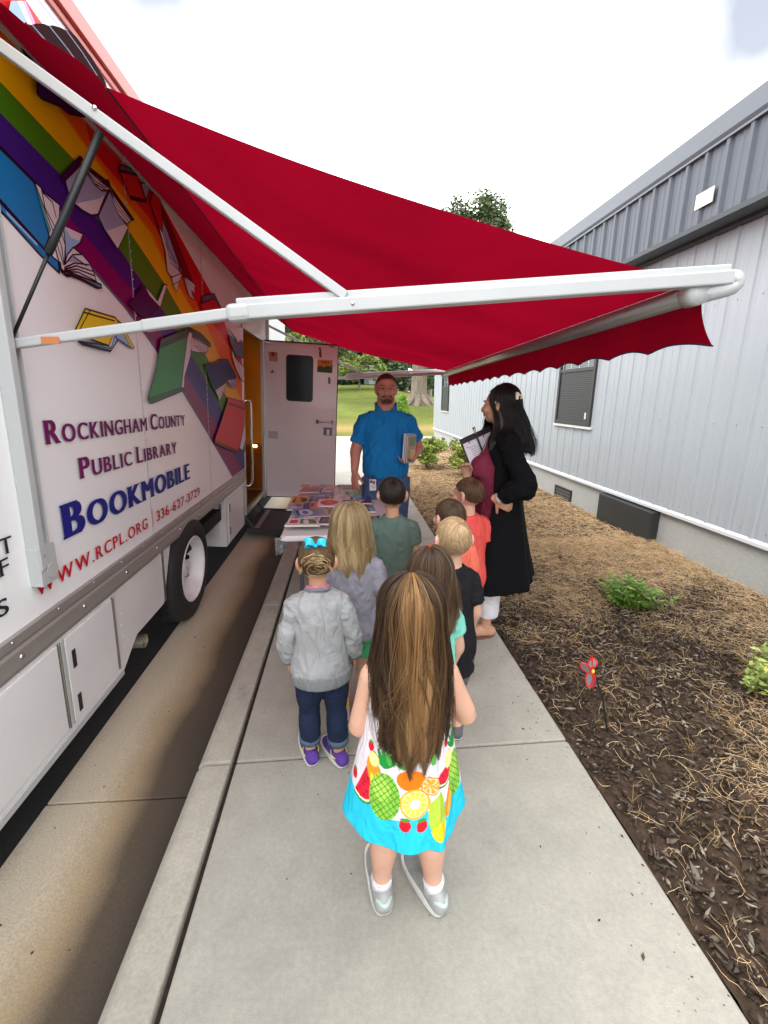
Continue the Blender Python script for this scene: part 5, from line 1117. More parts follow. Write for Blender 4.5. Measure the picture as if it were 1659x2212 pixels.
def head_parts(mb, hc, s, yaw=0, pitch=0, earx=1.35):
    """head pointing to +Y; s scales a head 0.20 high"""
    R_ = (Matrix.Rotation(yaw, 3, 'Z') @ Matrix.Rotation(pitch, 3, 'X')); H_ = Vector(hc)
    def P_(x, y, z): return H_+R_ @ Vector((x*s, y*s, z*s))
    def E_l(c, r): v, f = ellip((0,0,0), tuple(q*s for q in r), 18, 12, R_); C_ = P_(*c); mb.add([tuple(Vector(p)+C_) for p in v], f)
    E_l((0, -.008, .016), (.071, .088, .083)); E_l((0, .022, -.025), (.057, .060, .074)); E_l((0, .050, -.072), (.028, .026, .024)); E_l((0, .035, -.062), (.046, .036, .030))
    mb.tube([P_(0, .078, .012), P_(0, .092, -.012), P_(0, .100, -.028), P_(0, .086, -.038)], [.008*s, .010*s, .0135*s, .009*s], n=8, sub=2)
    for q in (-1, 1):
        E_l((q*.0095, .086, -.032), (.008, .008, .0065)); E_l((q*.038, .060, -.022), (.022, .020, .022))
        mb.tube([P_(q*.046, .068, .018), P_(q*.026, .083, .022), P_(q*.008, .084, .018)], .0065*s, n=6)
        ear = MB(); ear.tube([Vector((0, .004, -.028)), Vector((.004, -.006, -.018)), Vector((.009, -.016, .002)), Vector((.008, -.012, .022)), Vector((.003, .002, .026)), Vector((0, .008, .014))], [.006, .0075, .007, .0065, .006, .004], n=7, sub=3)
        ear.ell((.002, -.004, -.002), (.005, .012, .022)); mb.add([tuple(P_(q*(.0685+p[0]*earx), -.004+p[1]*1.15, -.008+p[2]*1.1)) for p in ear.v], ear.f)
    mb.tube([P_(-.022, .074, -.048), P_(0, .086, -.047), P_(.022, .074, -.048)], .0058*s, n=6); mb.tube([P_(-.018, .072, -.057), P_(0, .084, -.058), P_(.018, .072, -.057)], .0065*s, n=6)
    return P_, R_
KID_T = [(.885, .040, .040, -.004), (.872, .054, .046, -.004), (.855, .084, .054, -.004), (.835, .106, .062, -.002), (.80, .116, .070, 0), (.73, .116, .078, .004), (.64, .110, .080, .008), (.56, .113, .082, .008), (.50, .120, .086, .002), (.455, .120, .086, 0), (.42, .108, .078, 0)]
MAN_T = [(1.535, .068, .068, -.010), (1.510, .088, .074, -.012), (1.475, .140, .088, -.01), (1.435, .188, .102, -.006), (1.34, .205, .120, 0), (1.22, .198, .132, .012), (1.10, .196, .142, .022), (1.00, .196, .140, .015), (.92, .192, .135, 0), (.86, .178, .125, 0)]
WOM_T = [(1.40, .052, .050, -.01), (1.38, .09, .06, -.01), (1.355, .14, .072, -.008), (1.32, .170, .085, -.004), (1.25, .170, .105, .01), (1.17, .165, .128, .025), (1.08, .155, .125, .022), (1.00, .160, .13, .02), (.90, .178, .14, .01), (.82, .180, .14, 0), (.76, .165, .13, 0)]
def torso(mb, T, sc, grow=0, zmin=None, flare=0, rot=None, extra=None):
    pts = []; rs = []
    rows = [r for r in T if zmin is None or r[0]*sc >= zmin-1e-6]
    if zmin is not None and rows[-1][0]*sc > zmin+1e-4:
        i = len(rows); nx = T[i] if i < len(T) else (zmin/sc, rows[-1][1], rows[-1][2], rows[-1][3]); k = (rows[-1][0]-zmin/sc)/max(1e-6, rows[-1][0]-nx[0]); rows = rows+[(zmin/sc,)+tuple(a*(1-k)+b*k for a, b in zip(rows[-1][1:], nx[1:]))]
    z0 = rows[0][0]; z1 = rows[-1][0]
    for z, rx, ry, yc in rows:
        g = grow+flare*max(0, (z0-z)/(z0-z1)-.35); pts.append((0, yc*sc, z*sc)); rs.append((rx*sc+g, ry*sc+g))
    mb.tube(pts, rs, n=28, ax=(1, 0, 0), sub=3, cap='flat')
class Rig: pass
def person(label, loc, rz, Hh, kind='kid', skin=SKIN, arms=None, yaw=0, pitch=0, stance=.055, toe=.15, feet='shoe', width=1.0, fy=(0, 0), hands=True, bare_feet=False, neck_y=0, legw=1.0):
    root = thing('person', label, 'person', loc, rz, None)
    J = Rig(); J.root = root; J.kind = kind; J.H = Hh; J.skin = skin
    base = {'kid': 1.10, 'man': 1.78, 'woman': 1.66}[kind]; sc = Hh/base; J.sc = sc; J.T = [(z, rx*width, ry*width, yc) for z, rx, ry, yc in {'kid': KID_T, 'man': MAN_T, 'woman': WOM_T}[kind]]
    D = {'kid': dict(sh=(.104, 0, .812), el=(.140, -.012, .655), wr=(.142, .045, .530), ar=(.036, .029, .026, .019), hip=.058, lr=(.066, .058, .042, .043, .028), hz=.455, kz=.27, az=.055, hs=.62, headc=(0, .006, 1.0), hsz=1.0, nk=((0, -.010, .86), (0, -.004, .95), .036)),
         'man': dict(sh=(.190, 0, 1.390), el=(.255, -.02, 1.12), wr=(.26, .06, .88), ar=(.062, .050, .044, .031), hip=.100, lr=(.105, .092, .066, .064, .042), hz=.88, kz=.49, az=.085, hs=1.05, headc=(0, .026, 1.660), hsz=1.21, nk=((0, -.015, 1.45), (0, .006, 1.60), .074)),
         'woman': dict(sh=(.160, 0, 1.33), el=(.205, -.02, 1.07), wr=(.21, .05, .85), ar=(.052, .044, .038, .027), hip=.085, lr=(.098, .085, .060, .056, .036), hz=.78, kz=.44, az=.075, hs=.92, headc=(0, .02, 1.548), hsz=1.10, nk=((0, -.012, 1.36), (0, .004, 1.47), .052))}[kind]
    D['lr'] = tuple(q*legw for q in D['lr']); J.D = D; S = lambda p: Vector(p)*sc
    J.hc = S(D['headc'])+Vector((0, neck_y, 0)); J.hs = D['hsz']*sc
    J.arms = {}
    for q, nm in ((-1, 'L'), (1, 'R')):
        a = (arms or {}).get(nm, {}); J.arms[nm] = dict(sh=S((q*D['sh'][0]*width, D['sh'][1], D['sh'][2])), el=Vector(a['el']) if 'el' in a else S((q*D['el'][0]*width,)+D['el'][1:]), wr=Vector(a['wr']) if 'wr' in a else S((q*D['wr'][0]*width,)+D['wr'][1:]), **{k: v for k, v in a.items() if k not in ('el', 'wr')})
    J.legs = {}
    for i, (q, nm) in enumerate(((-1, 'L'), (1, 'R'))):
        J.legs[nm] = dict(hip=S((q*D['hip'], 0, D['hz'])), kn=S((q*(D['hip']*.45+stance*.55), .012, D['kz']))+Vector((0, fy[i]*.5, 0)), an=Vector((q*stance*sc, -.012*sc+fy[i], D['az']*sc)), toe=q*toe if not hasattr(toe, '__len__') else toe[i])
    b = MB(); torso(b, [J.T[0]]+[(z-.004, rx_*.93, ry_*.93, yc) for z, rx_, ry_, yc in J.T[1:]], sc)
    b.tube([S(D['nk'][0]), S(D['nk'][1])+Vector((0, neck_y, 0))], [D['nk'][2]*sc*1.12, D['nk'][2]*sc], n=16)
    J.P, J.R = head_parts(b, J.hc, J.hs, yaw, pitch, 1.35 if kind == 'kid' else .8)
    if kind == 'man':
        for q in (-1, 1): v, f = ellip(J.P(q*.030, .022, -.062), tuple(k*J.hs for k in (.030, .042, .034)), 14, 10); b.add(v, f)
        v, f = ellip(J.P(0, .048, -.082), tuple(k*J.hs for k in (.034, .030, .022)), 14, 10); b.add(v, f)
    for nm, A in J.arms.items():
        r0, r1, r2, r3 = [x*sc for x in D['ar']]; q = -1 if nm == 'L' else 1
        m1 = A['sh'].lerp(A['el'], .5); m2 = A['el'].lerp(A['wr'], .3)
        b.tube([A['sh'], m1, A['el'], m2, A['wr']], [r0, (r0+r1)*.5, r1, r2, r3], n=14, sub=3)
        d = A.get('hd', A['wr']-A['el']); pn = A.get('pn', Vector((-q, 0, 0))); th_ = A.get('th', Vector((0, 1, 0)))
        if hands: hand(b, A['wr'], d, pn, th_, D['hs']*sc, A.get('curl', (.3, .3, .35, .4)), A.get('spread', .05), A.get('tcurl', .3), A.get('tang', .7))
    for nm, L in J.legs.items():
        r = [x*sc for x in D['lr']]; c_ = L['kn'].lerp(L['an'], .33)+Vector((0, -.012*sc, 0))
        b.tube([L['hip']+Vector((0, 0, .02)), L['hip'].lerp(L['kn'], .5), L['kn'], c_, L['kn'].lerp(L['an'], .72), L['an']], [r[0], r[1], r[2], r[3], r[4]*1.12, r[4]], n=16, sub=3)
        f = Vector((math.sin(L['toe']), math.cos(L['toe']), 0)); fl = (.15 if kind == 'kid' else .235)*sc; a = Vector((L['an'].x, L['an'].y, 0)); hz = .022*sc if kind == 'kid' else .032*sc
        L['f'] = f; L['fl'] = fl; side = Vector((f.y, -f.x, 0))
        b.tube([a-f*fl*.18+Vector((0,0,hz*1.2)), a+f*fl*.15+Vector((0,0,hz*1.5)), a+f*fl*.5+Vector((0,0,hz*1.0)), a+f*fl*.74+Vector((0,0,hz*.6))], [(fl*.14, hz*1.1), (fl*.16, hz*1.4), (fl*.19, hz), (fl*.15, hz*.55)], n=12, ax=tuple(side), sub=2)
        if bare_feet:
            for k, (o_, l_) in enumerate(((-.75, .95), (-.35, .97), (.0, .93), (.35, .87), (.68, .80))):
                q = (1 if nm == 'L' else -1); t0 = a+f*fl*.66+side*(-o_*q*-1)*fl*.17+Vector((0, 0, hz*.45)); b.tube([t0, t0+f*fl*(l_-.66)*.9], [(.0125 if k == 0 else .0085)*sc, (.011 if k == 0 else .0075)*sc], n=7)
        b.tube([L['an']+Vector((0,0,.01)), a+Vector((0,0,hz*1.6))-f*.003], [r[4], r[4]*1.05], n=12)
    J.body = fuse('body', b, .0048 if kind == 'kid' else .0058, skin, root, 4, floor=.004)
    return J
def shirt(J, name, mat, hem, sleeve=.55, grow=.010, flare=.012, sgrow=.012, cuff=1.25, disp=.006, neck=None, open_neck=None):
    mb = MB(); T = [r for r in J.T if neck is None or r[0] <= neck]; vx = .0065 if J.kind == 'kid' else .008
    torso(mb, T, J.sc, grow, hem, flare)
    o = fuse(name, mb, vx, mat, J.root, 5, disp=(disp, (9, 9, 5)))
    for nm, A in J.arms.items():
        r0, r1, r2, r3 = [x*J.sc for x in J.D['ar']]; s0 = A['sh']+Vector((-A['sh'].x*.30, 0, .004)); mb = MB()
        if sleeve <= 1:
            e = A['sh'].lerp(A['el'], sleeve); mb.tube([s0, A['sh'], A['sh'].lerp(e, .5), e], [r0+sgrow*.8, r0+sgrow, r0+sgrow*1.1, (r0*(1-sleeve)+r1*sleeve)*cuff+sgrow*.6], n=18, cap='flat', sub=2)
        else:
            k = sleeve-1; e = A['el'].lerp(A['wr'], k)
            mb.tube([s0, A['sh'], A['sh'].lerp(A['el'], .5), A['el'], A['el'].lerp(e, .5), A['el'].lerp(e, .88), e], [r0+sgrow*.8, r0+sgrow, (r0+r1)/2+sgrow*1.1, r1+sgrow*1.3, r2+sgrow*1.35, r3+sgrow*1.6, r3+sgrow*.8], n=18, cap='flat', sub=2)
        fuse('sleeve', mb, vx, mat, o, 3, disp=(disp, (12, 12, 16)))
    return o
def pants(J, name, mat, top, end, grow=.010, cuff=1.0, disp=.004, flare=0, taper=1.0):
    """legs down to height end"""
    mb = MB(); sc = J.sc; T = [r for r in J.T if r[0]*sc <= top+.02]
    pts = []; rs = []
    for z, rx, ry, yc in T: pts.append((0, yc*sc, z*sc)); rs.append((rx*sc+grow, ry*sc+grow))
    mb.tube(pts, rs, n=24, ax=(1,0,0), sub=2, cap='flat')
    for nm, L in J.legs.items():
        r = [x*sc for x in J.D['lr']]; full = [L['hip']+Vector((0,0,.03)), L['hip'].lerp(L['kn'], .5), L['kn'], L['kn'].lerp(L['an'], .35)+Vector((0,-.01*sc,0)), L['an']]; rr = [r[0], r[1], r[2]*1.02, r[3]*1.03, r[4]*1.35]
        P = crom([tuple(p)+(q+grow,) for p, q in zip(full, rr)], 6); P = P[P[:, 2] >= end-.004]
        mb.tube(P[:, :3], [q[3]*(1+flare*max(0, (top-q[2])/(top-end+1e-6)-.3)) for q in P], n=18, cap='flat')
    return fuse(name, mb, .0065 if J.kind == 'kid' else .008, mat, J.root, 5, disp=(disp, (8, 8, 12)))
def shoes(J, upper, sole, name='shoe', lowcut=True, accent=None, sock=None, big=1.0):
    for nm, L in J.legs.items():
        f = L['f']; fl = L['fl']*1.06*big; a = Vector((L['an'].x, L['an'].y, 0)); side = Vector((f.y, -f.x, 0)); w_ = fl*.205; h_ = fl*.16; ax_ = tuple(side)
        mb = MB(); mb.tube([a-f*fl*.22+Vector((0,0,h_*1.15)), a-f*fl*.10+Vector((0,0,h_*1.35)), a+f*fl*.12+Vector((0,0,h_*1.35)), a+f*fl*.42+Vector((0,0,h_*.95)), a+f*fl*.66+Vector((0,0,h_*.75)), a+f*fl*.78+Vector((0,0,h_*.7))],
                          [(w_*.86, h_*1.0), (w_*.92, h_*1.15), (w_*.90, h_*1.2), (w_*1.0, h_*.85), (w_*.94, h_*.62), (w_*.70, h_*.48)], n=18, ax=ax_, sub=3)
        mb.tube([L['an']+Vector((0, 0, .004)), a+Vector((0,0,h_*1.6))], [J.D['lr'][4]*J.sc*1.22, J.D['lr'][4]*J.sc*1.35], n=16, cap='flat')
        so_ = fuse(name, mb, .0042 if J.kind == 'kid' else .006, upper, J.root, 3, floor=.012)
        sm = MB(); n_ = 26; lo = []
        for k in range(n_):
            t_ = 2*PI*k/n_; u_ = math.copysign(abs(math.cos(t_))**.62, math.cos(t_)); v_ = math.copysign(abs(math.sin(t_))**.62, math.sin(t_)); lo.append(a+f*(fl*.29+fl*.60*u_)+side*(v_*w_*(1.06+.06*u_)))
        hS = .022*big*big if J.kind == 'kid' else .026
        sm.prism([Vector((p.x, p.y, .003)) for p in lo], [Vector((p.x, p.y, hS)) for p in lo]).build('sole', sole, so_, bevel=.004)
        if accent:
            am = MB(); am.tube([a-f*fl*.22+Vector((0,0,h_*1.75))+side*-w_*.5, a-f*fl*.335+Vector((0,0,h_*1.75)), a-f*fl*.22+Vector((0,0,h_*1.75))+side*w_*.5], h_*.26, n=8, sub=3); am.build('heel_patch', accent, so_, smooth=True)
        if sock:
            km = MB(); km.tube([L['an']+Vector((0,0,-.005)), L['an']+Vector((0,-.001,.022)), L['an']+Vector((0,-.002,.034))], [J.D['lr'][4]*J.sc*1.12, J.D['lr'][4]*J.sc*1.14, J.D['lr'][4]*J.sc*1.2], n=18, cap='flat'); km.build('sock', sock, J.root, smooth=True)
# ---- hair
def hpt(J, u, k=1.0):                          # unit direction -> point on the skull (+growth)
    c_ = np.array([0, -.008, .016]); r_ = np.array([.071, .088, .083]); p = (c_+u*r_*k)*J.hs
    return p @ np.array(J.R).T+np.array(J.hc)
def cap_mesh(J, mask, k, mat, name='hair_base', parent=None):
    nu, nv = 48, 32; v, f = ellip((0,0,0), (1,1,1), nu, nv); U = np.array(v); keep = mask(U); P = hpt(J, U, k)
    fs = [q for q in f if all(keep[i] for i in q)]
    used = sorted({i for q in fs for i in q}); mp_ = {i: j for j, i in enumerate(used)}
    me = bpy.data.meshes.new(name); me.from_pydata([tuple(P[i]) for i in used], [], [tuple(mp_[i] for i in q) for q in fs]); return link(name, me, mat, parent or J.root, True)
def boy_mask(U):
    x, y, z = U[:, 0], U[:, 1], U[:, 2]
    return z > np.interp(y, [-1, -.6, -.35, -.15, .1, .35, .6, 1], [-.62, -.60, -.52, -.10, .05, .30, .50, .62])
def short_hair(J, n, length, lift, col, col2, crownd=(0.05, -.45, .85), mask=boy_mask, rad=.0011, swirl=.5, fade=None, front=0):
    cd = np.array(crownd); cd /= np.linalg.norm(cd)
    u = rdir(n*4); u = u[mask(u)][:n]; n = len(u); N = 6; P = np.empty((n, N, 3)); pos = u.copy()
    away = u-cd*(u@cd)[:, None]; away = unit(away); tw = unit(np.cross(np.broadcast_to(cd, u.shape), u)); dirn = unit(away*np.array([1, 1, 1])+swirl*tw*np.exp(-((1-(u@cd))/.35))[:, None]+np.array([0, front, -.25])+RNG.normal(0, .22, (n, 3)))
    L_ = length*(.6+.7*RNG.random(n)); 
    if fade is not None: L_ = L_*np.clip(fade(u), .15, 1)
    k0 = 1.0
    for i in range(N):
        t_ = i/(N-1); P[:, i] = hpt_many(J, pos, k0+(.012+lift*np.sin(t_*2.0)*(L_/length))[:, None]); 
        d = dirn-pos*(np.sum(dirn*pos, axis=1))[:, None]; pos = unit(pos+d*(L_/(.08*(N-1)))[:, None])
    tone = RNG.random((n, 1)); cols = np.array(col)*(1-tone)+np.array(col2)*tone; cols = cols*(.75+.5*RNG.random((n, 1)))
    base = cap_mesh(J, mask, 1.012, M('hair_base_%d' % int(col[0]*9999), tuple(np.array(col)*.8), .8), 'hair')
    strands('hair_strands', P, rad, cols, HAIRM, base); return base
def hpt_many(J, u, k):
    c_ = np.array([0, -.008, .016]); r_ = np.array([.071, .088, .083]); return ((c_+u*r_*k)*J.hs) @ np.array(J.R).T+np.array(J.hc)
def long_hair(J, prof, n, col_fn, phim=1.9, rad=.0012, zend=None, wave=.04, part=None, N=26, name='hair', dome=1.06, jit=.010, shell=True, locks=()):
    """prof rows: (z, half width, back depth, y of the axis) from ear level down; strands leave the crown, follow the skull, then hang"""
    s = J.hs; Rm = np.array(J.R); hc = np.array(J.hc); c0 = hc+np.array([0, -.012, .018])*s
    pr = np.array(prof); ze = zend or (lambda ph: np.full_like(ph, pr[-1, 0]))
    def surf(ph, t_, off):
        # t_ 0..1; first .34 over the dome
        td = np.clip(t_/.34, 0, 1); th_ = td*1.66; k = dome+off
        sr_ = np.sin(th_)**.80; dx = np.sin(ph)*sr_*.078*s*k; dy = -np.cos(ph)*sr_*.091*s*k; dz = np.cos(th_)*.086*s*k
        D_ = np.stack([dx, dy, dz], axis=-1) @ Rm.T+c0
        tz = np.clip((t_-.34)/.66, 0, 1); zt = pr[0, 0]; z = zt+(ze(ph)-zt)*tz
        hw = np.interp(-z, -pr[:, 0], pr[:, 1])*(1+off*1.2); dp = np.interp(-z, -pr[:, 0], pr[:, 2])*(1+off*1.2); yc = np.interp(-z, -pr[:, 0], pr[:, 3])
        B_ = np.stack([hc[0]+hw*np.sin(ph), yc-dp*np.cos(ph), z], axis=-1); bl_f = np.clip((t_-.24)/.22, 0, 1); bl_f = bl_f*bl_f*(3-2*bl_f)
        return D_*(1-bl_f)[..., None]+B_*bl_f[..., None]
    NC = 58; cph = np.sort(RNG.uniform(-1, 1, NC))*phim; coff = RNG.uniform(-.05, .07, NC); clen = RNG.uniform(.80, 1.0, NC); cw1, cw2, cam_ = RNG.uniform(0, 6.28, NC), RNG.uniform(4, 9, NC), RNG.uniform(.3, 1.3, NC); ctone = RNG.random(NC)
    def make(n, offlo, offhi, wv):
        k = RNG.integers(0, NC, n); t_ = np.linspace(.015, 1, N)[None].repeat(n, 0); dl = RNG.normal(0, 1, n)[:, None]*(phim/NC)*1.5
        tap = 1-.32*np.clip(t_*1.3-.45, 0, 1)+.5*np.clip(t_-.9, 0, .1); ph = cph[k][:, None]+dl*tap+wv*cam_[k][:, None]*np.sin(t_*cw2[k][:, None]+cw1[k][:, None])*np.clip(t_*1.5-.35, 0, 1)
        ph = ph+RNG.normal(0, .03, n)[:, None]*t_+.025*np.sin(t_*RNG.uniform(8, 16, n)[:, None]+RNG.uniform(0, 6, n)[:, None])*t_; ph = np.clip(ph, -phim*1.05, phim*1.05)
        t_ = t_*(clen[k]*RNG.uniform(.82, 1.0, n)**.7)[:, None]; off = RNG.uniform(offlo, offhi, n)[:, None]+coff[k][:, None]*np.clip(t_*1.6-.3, 0, 1)*(1-np.abs(dl)/(phim/NC*5))
        return cph[k], surf(ph, t_, off), t_, ctone[k]*.65+.35*RNG.random(n)
    base = None
    if shell:
        ph = np.linspace(-phim, phim, 40)[None].repeat(34, 0); t_ = np.linspace(0, .93, 34)[:, None].repeat(40, 1); Sf = surf(ph, t_, np.full_like(ph, -.035))
        base = grid(name, Sf[..., 0], Sf[..., 1], Sf[..., 2], HAIRM, J.root, cols=col_fn(ph.ravel(), np.full(ph.size, .3), t_.ravel()).reshape(34, 40, 3)*.55)
    ph0, P, t_, tone = make(n, -.03, .03, wave)
    cols = np.stack([col_fn(ph0, tone, t_[:, i]) for i in range(N)], axis=1)
    o = strands(name if base is None else 'hair_strands', P, rad, cols, HAIRM, base or J.root)
    for (p0, amp_, phs, wd_, lc, off_, tmax) in locks:      # single locks that wave down over the rest
        m = 120; dl = RNG.normal(0, 1, (m, 1))*wd_; t_ = np.linspace(.03, tmax, N)[None].repeat(m, 0)*RNG.uniform(.93, 1, (m, 1)); ph = p0*np.clip(t_*4, .2, 1)+dl*(.6+.6*np.sin(np.clip(t_, 0, 1)*PI))+amp_*np.sin(6.28*(t_*1.25+phs))*np.clip(t_*2.2-.45, 0, 1)
        P = surf(ph, t_, off_+RNG.uniform(-.008, .008, (m, 1))+.03*np.sin(t_*7+phs*6)); k_ = RNG.uniform(.55, 1.15, (m, 1)); fade_ = np.clip(1.15-.35*t_, 0, 1.2)[..., None]
        strands('lock', P, rad, np.array(lc)*k_[..., None]*fade_, HAIRM, base or J.root)
    m = max(90, n//11); ph0, P, t_, tone = make(m, -.02, .16, wave*2.6)          # stray locks
    strands('stray_hair', P, rad*.6, np.stack([col_fn(ph0, tone, t_[:, i]) for i in range(N)], axis=1), HAIRM, base or J.root)
    return base or o
def sweep(J, n, cols, line, back=(0, -1, -.15), arc=1.9, k=1.06, base=None, rad=.0012):
    """hair drawn from the hairline over the top towards the back of the head"""
    cd = np.array(back, dtype=float); cd /= np.linalg.norm(cd); u = rdir(n*6); m = (u[:, 2] > np.interp(u[:, 1], *line)) & (u[:, 1] > -.3); u = u[m][:n]; n = len(u); N = 12; P = np.empty((n, N, 3)); pos = u.copy()
    for i in range(N):
        t_ = i/(N-1); P[:, i] = hpt_many(J, pos, k+.03*np.sin(PI*min(1, t_*1.2))+RNG.uniform(-.01, .015, (n, 1))); d = cd+np.array([0, 0, -.35])*t_-pos*(pos@cd)[:, None]; pos = unit(pos+unit(d-pos*np.sum(d*pos, axis=1)[:, None])*arc/(N-1))
    t_ = RNG.random((n, 1)); return strands('front_hair', P, rad, np.array(cols[0])*(1-t_)+np.array(cols[1])*t_, HAIRM, base or J.root)
def mixc(a, b, k): k = np.clip(k, 0, 1)[..., None]; return np.array(a)*(1-k)+np.array(b)*k

# ---------------- girl in the fruit print dress, nearest
J = person('girl with very long brown hair in a fruit print dress, nearest the camera', (.168, 1.085, 0), 0, 1.125, arms=dict(
    L=dict(el=(-.150, .0, .655), wr=(-.085, .135, .60), hd=(.6, .6, .1), pn=(0, 0, 1), th=(0, .5, 1)), R=dict(el=(.180, .01, .665), wr=(.10, .14, .62), hd=(-.6, .6, .1), pn=(0, 0, 1), th=(0, .5, 1))), stance=.082, toe=(-.10, -.42), fy=(-.01, -.03), legw=1.03)
GREYSH = M('shoe_silver', (.36, .37, .36), .45, .2, var=(30, .15)); SOLEW = M('sole_white', (.72, .72, .70), .5)
shoes(J, GREYSH, SOLEW, big=1.16, accent=M('heel_mint', (.50, .62, .58), .4), sock=cloth('sock_white', (.75, .75, .77)))
# dress: skirt falls in soft folds; the print is painted fruit by fruit on the cloth
nu_, nv_ = 420, 300
ua = np.linspace(-PI, PI, nu_); va_ = np.linspace(0, 1, nv_); UA, VA = np.meshgrid(ua, va_)
zz = .862-(.862-.395)*VA; rx = np.interp(VA, [0, .06, .25, .45, .7, 1], [.088, .114, .122, .130, .152, .182]); ry = np.interp(VA, [0, .06, .25, .45, .7, 1], [.055, .072, .090, .10, .122, .146])
fold = .007*np.sin(UA*4+.6)*VA**1.5+.022*np.exp(-((UA-.42)/.10)**2)*VA+.004*np.sin(UA*9+2)*VA**2
back = np.clip(np.cos(UA), 0, 1)
DXX = (rx+fold)*np.sin(UA)-.010*VA; DYY = -(ry+fold)*np.cos(UA)-.012*VA; DZZ = zz-.050*back**2*np.clip(VA-.3, 0, 1)+.006*np.sin(UA*3+1)*VA**2
S_ = UA*.168*(.35+.65*rx/.182); Hh_ = (1-VA)*.50      # along the hem, height above the hem (m)
PC = np.ones(UA.shape+(3,))*np.array([.78, .72, .76])
def paint(mask, c_): PC[mask] = np.array(srgb(*c_))
def el(s, h, a, b, rot=0):
    x, y = S_-s, Hh_-h; c_, n_ = math.cos(rot), math.sin(rot); return ((x*c_+y*n_)/a)**2+((-x*n_+y*c_)/b)**2
paint(Hh_ < .105+.012*np.sin(S_*22)+.008*np.sin(S_*50+1), (40, 196, 226))
def leaf(s, h, rot, l=.020, c_=(80, 170, 70)): paint(el(s, h, .008, l, rot) < 1, c_)
def pineapple(s, h, k=1.0):
    for a in (-.9, -.5, -.15, .2, .55, .9): paint(el(s+math.sin(a)*.026*k, h+(.075+math.cos(a)*.022)*k, .006*k, .026*k, -a) < 1, (36, 140, 62))
    m = el(s, h, .043*k, .060*k) < 1; paint(m, (142, 196, 64)); a_, b_ = (S_-s)+(Hh_-h), (S_-s)-(Hh_-h)
    g = m & ((np.abs(np.mod(a_, .020)-.010) < .0018) | (np.abs(np.mod(b_, .020)-.010) < .0018)); paint(g, (54, 140, 58)); paint(m & (el(s-.01, h+.02, .03, .035) < 1) & ~g, (176, 214, 84))
def slice_(s, h, r, rim, flesh, seg=9, core=.0):
    paint(el(s, h, r, r) < 1, rim); paint(el(s, h, r*.86, r*.86) < 1, (248, 232, 190)); a = np.arctan2(Hh_-h, S_-s); m = (el(s, h, r*.80, r*.80) < 1) & (np.abs(np.mod(a, 2*PI/seg)-PI/seg) < PI/seg*.82); paint(m, flesh)
    if core: paint(el(s, h, core, core) < 1, (250, 244, 236))
def strawberry(s, h, r=.018): paint(el(s, h, r*.85, r) < 1, (214, 28, 44)); paint(el(s, h+r*.9, r*.7, r*.28) < 1, (70, 150, 60))
def melon(s, h, r, rot):
    x, y = S_-s, Hh_-h; c_, n_ = math.cos(rot), math.sin(rot); X_, Y_ = x*c_+y*n_, -x*n_+y*c_; inn = (X_**2+Y_**2 < r*r) & (Y_ < .25*np.abs(X_)*0)
    paint(inn, (64, 150, 60)); paint(inn & (X_**2+Y_**2 < (r*.9)**2), (240, 240, 214)); m = inn & (X_**2+Y_**2 < (r*.83)**2); paint(m, (222, 34, 62))
    paint(m & (np.mod(X_, .018) < .004) & (np.mod(Y_+.004*np.floor(X_/.018), .022) < .006), (70, 16, 24))
for off in (-.5, 0, .5):
    melon(.108+off, .205, .052, .25); melon(-.165+off, .165, .072, 1.15); paint(el(-.004+off, .205, .040, .028) < 1, (238, 122, 22)); slice_(.008+off, .140, .042, (236, 178, 40), (250, 208, 74), 12, .013)
    slice_(.050+off, .185, .026, (236, 130, 30), (244, 158, 60), 8); paint(el(.125+off, .110, .020, .052, -.5) < 1, (238, 140, 36)); paint(el(.130+off, .112, .008, .045, -.5) < 1, (250, 190, 70))
    paint(el(.070+off, .098, .026, .058) < 1, (176, 206, 70)); paint(el(.074+off, .052, .022, .026) < 1, (240, 206, 40)); paint(el(-.118+off, .205, .026, .040, .5) < 1, (240, 150, 40)); paint(el(-.112+off, .165, .012, .036, .4) < 1, (248, 204, 60))
    pineapple(-.080+off, .145, 1.12); pineapple(.175+off, .150, 1.1)
    strawberry(-.018+off, .080); strawberry(.026+off, .075); strawberry(-.200+off, .150, .016); strawberry(-.135+off, .270, .015); strawberry(.125+off, .270, .014); strawberry(.20+off, .325, .015); strawberry(-.06+off, .33, .014)
    slice_(-.120+off, .238, .020, (232, 206, 90), (246, 228, 140), 8); slice_(.135+off, .215, .026, (232, 206, 90), (246, 228, 140), 9)
    for s, h, r_ in ((-.07, .255, .3), (-.035, .245, 1.1), (.06, .262, -.2), (.095, .305, .8), (.02, .34, -.6), (.16, .30, 1.2), (-.1, .31, .2), (.075, .36, .5), (-.02, .40, 1.0), (.11, .42, .2), (-.12, .40, -.5)): leaf(s+off, h, r_)
DRESS = M('fruit_print_cotton', (.75, .72, .75), .85, spec=.2, attr=True, bump=(300, .2, .001), wrinkle=.5)
dress = grid('dress', DXX, DYY, DZZ, DRESS, J.root, cols=PC); sm_ = dress.modifiers.new('solid', 'SOLIDIFY'); sm_.thickness = .003
MB().tube([(-.080, -.01, .85), (-.078, -.02, .885), (-.074, .03, .87)], .012, n=8, sub=3).tube([(.080, -.01, .85), (.078, -.02, .885), (.074, .03, .87)], .012, n=8, sub=3).build('strap', cloth('dress_white', (.75, .70, .74)), dress, smooth=True)
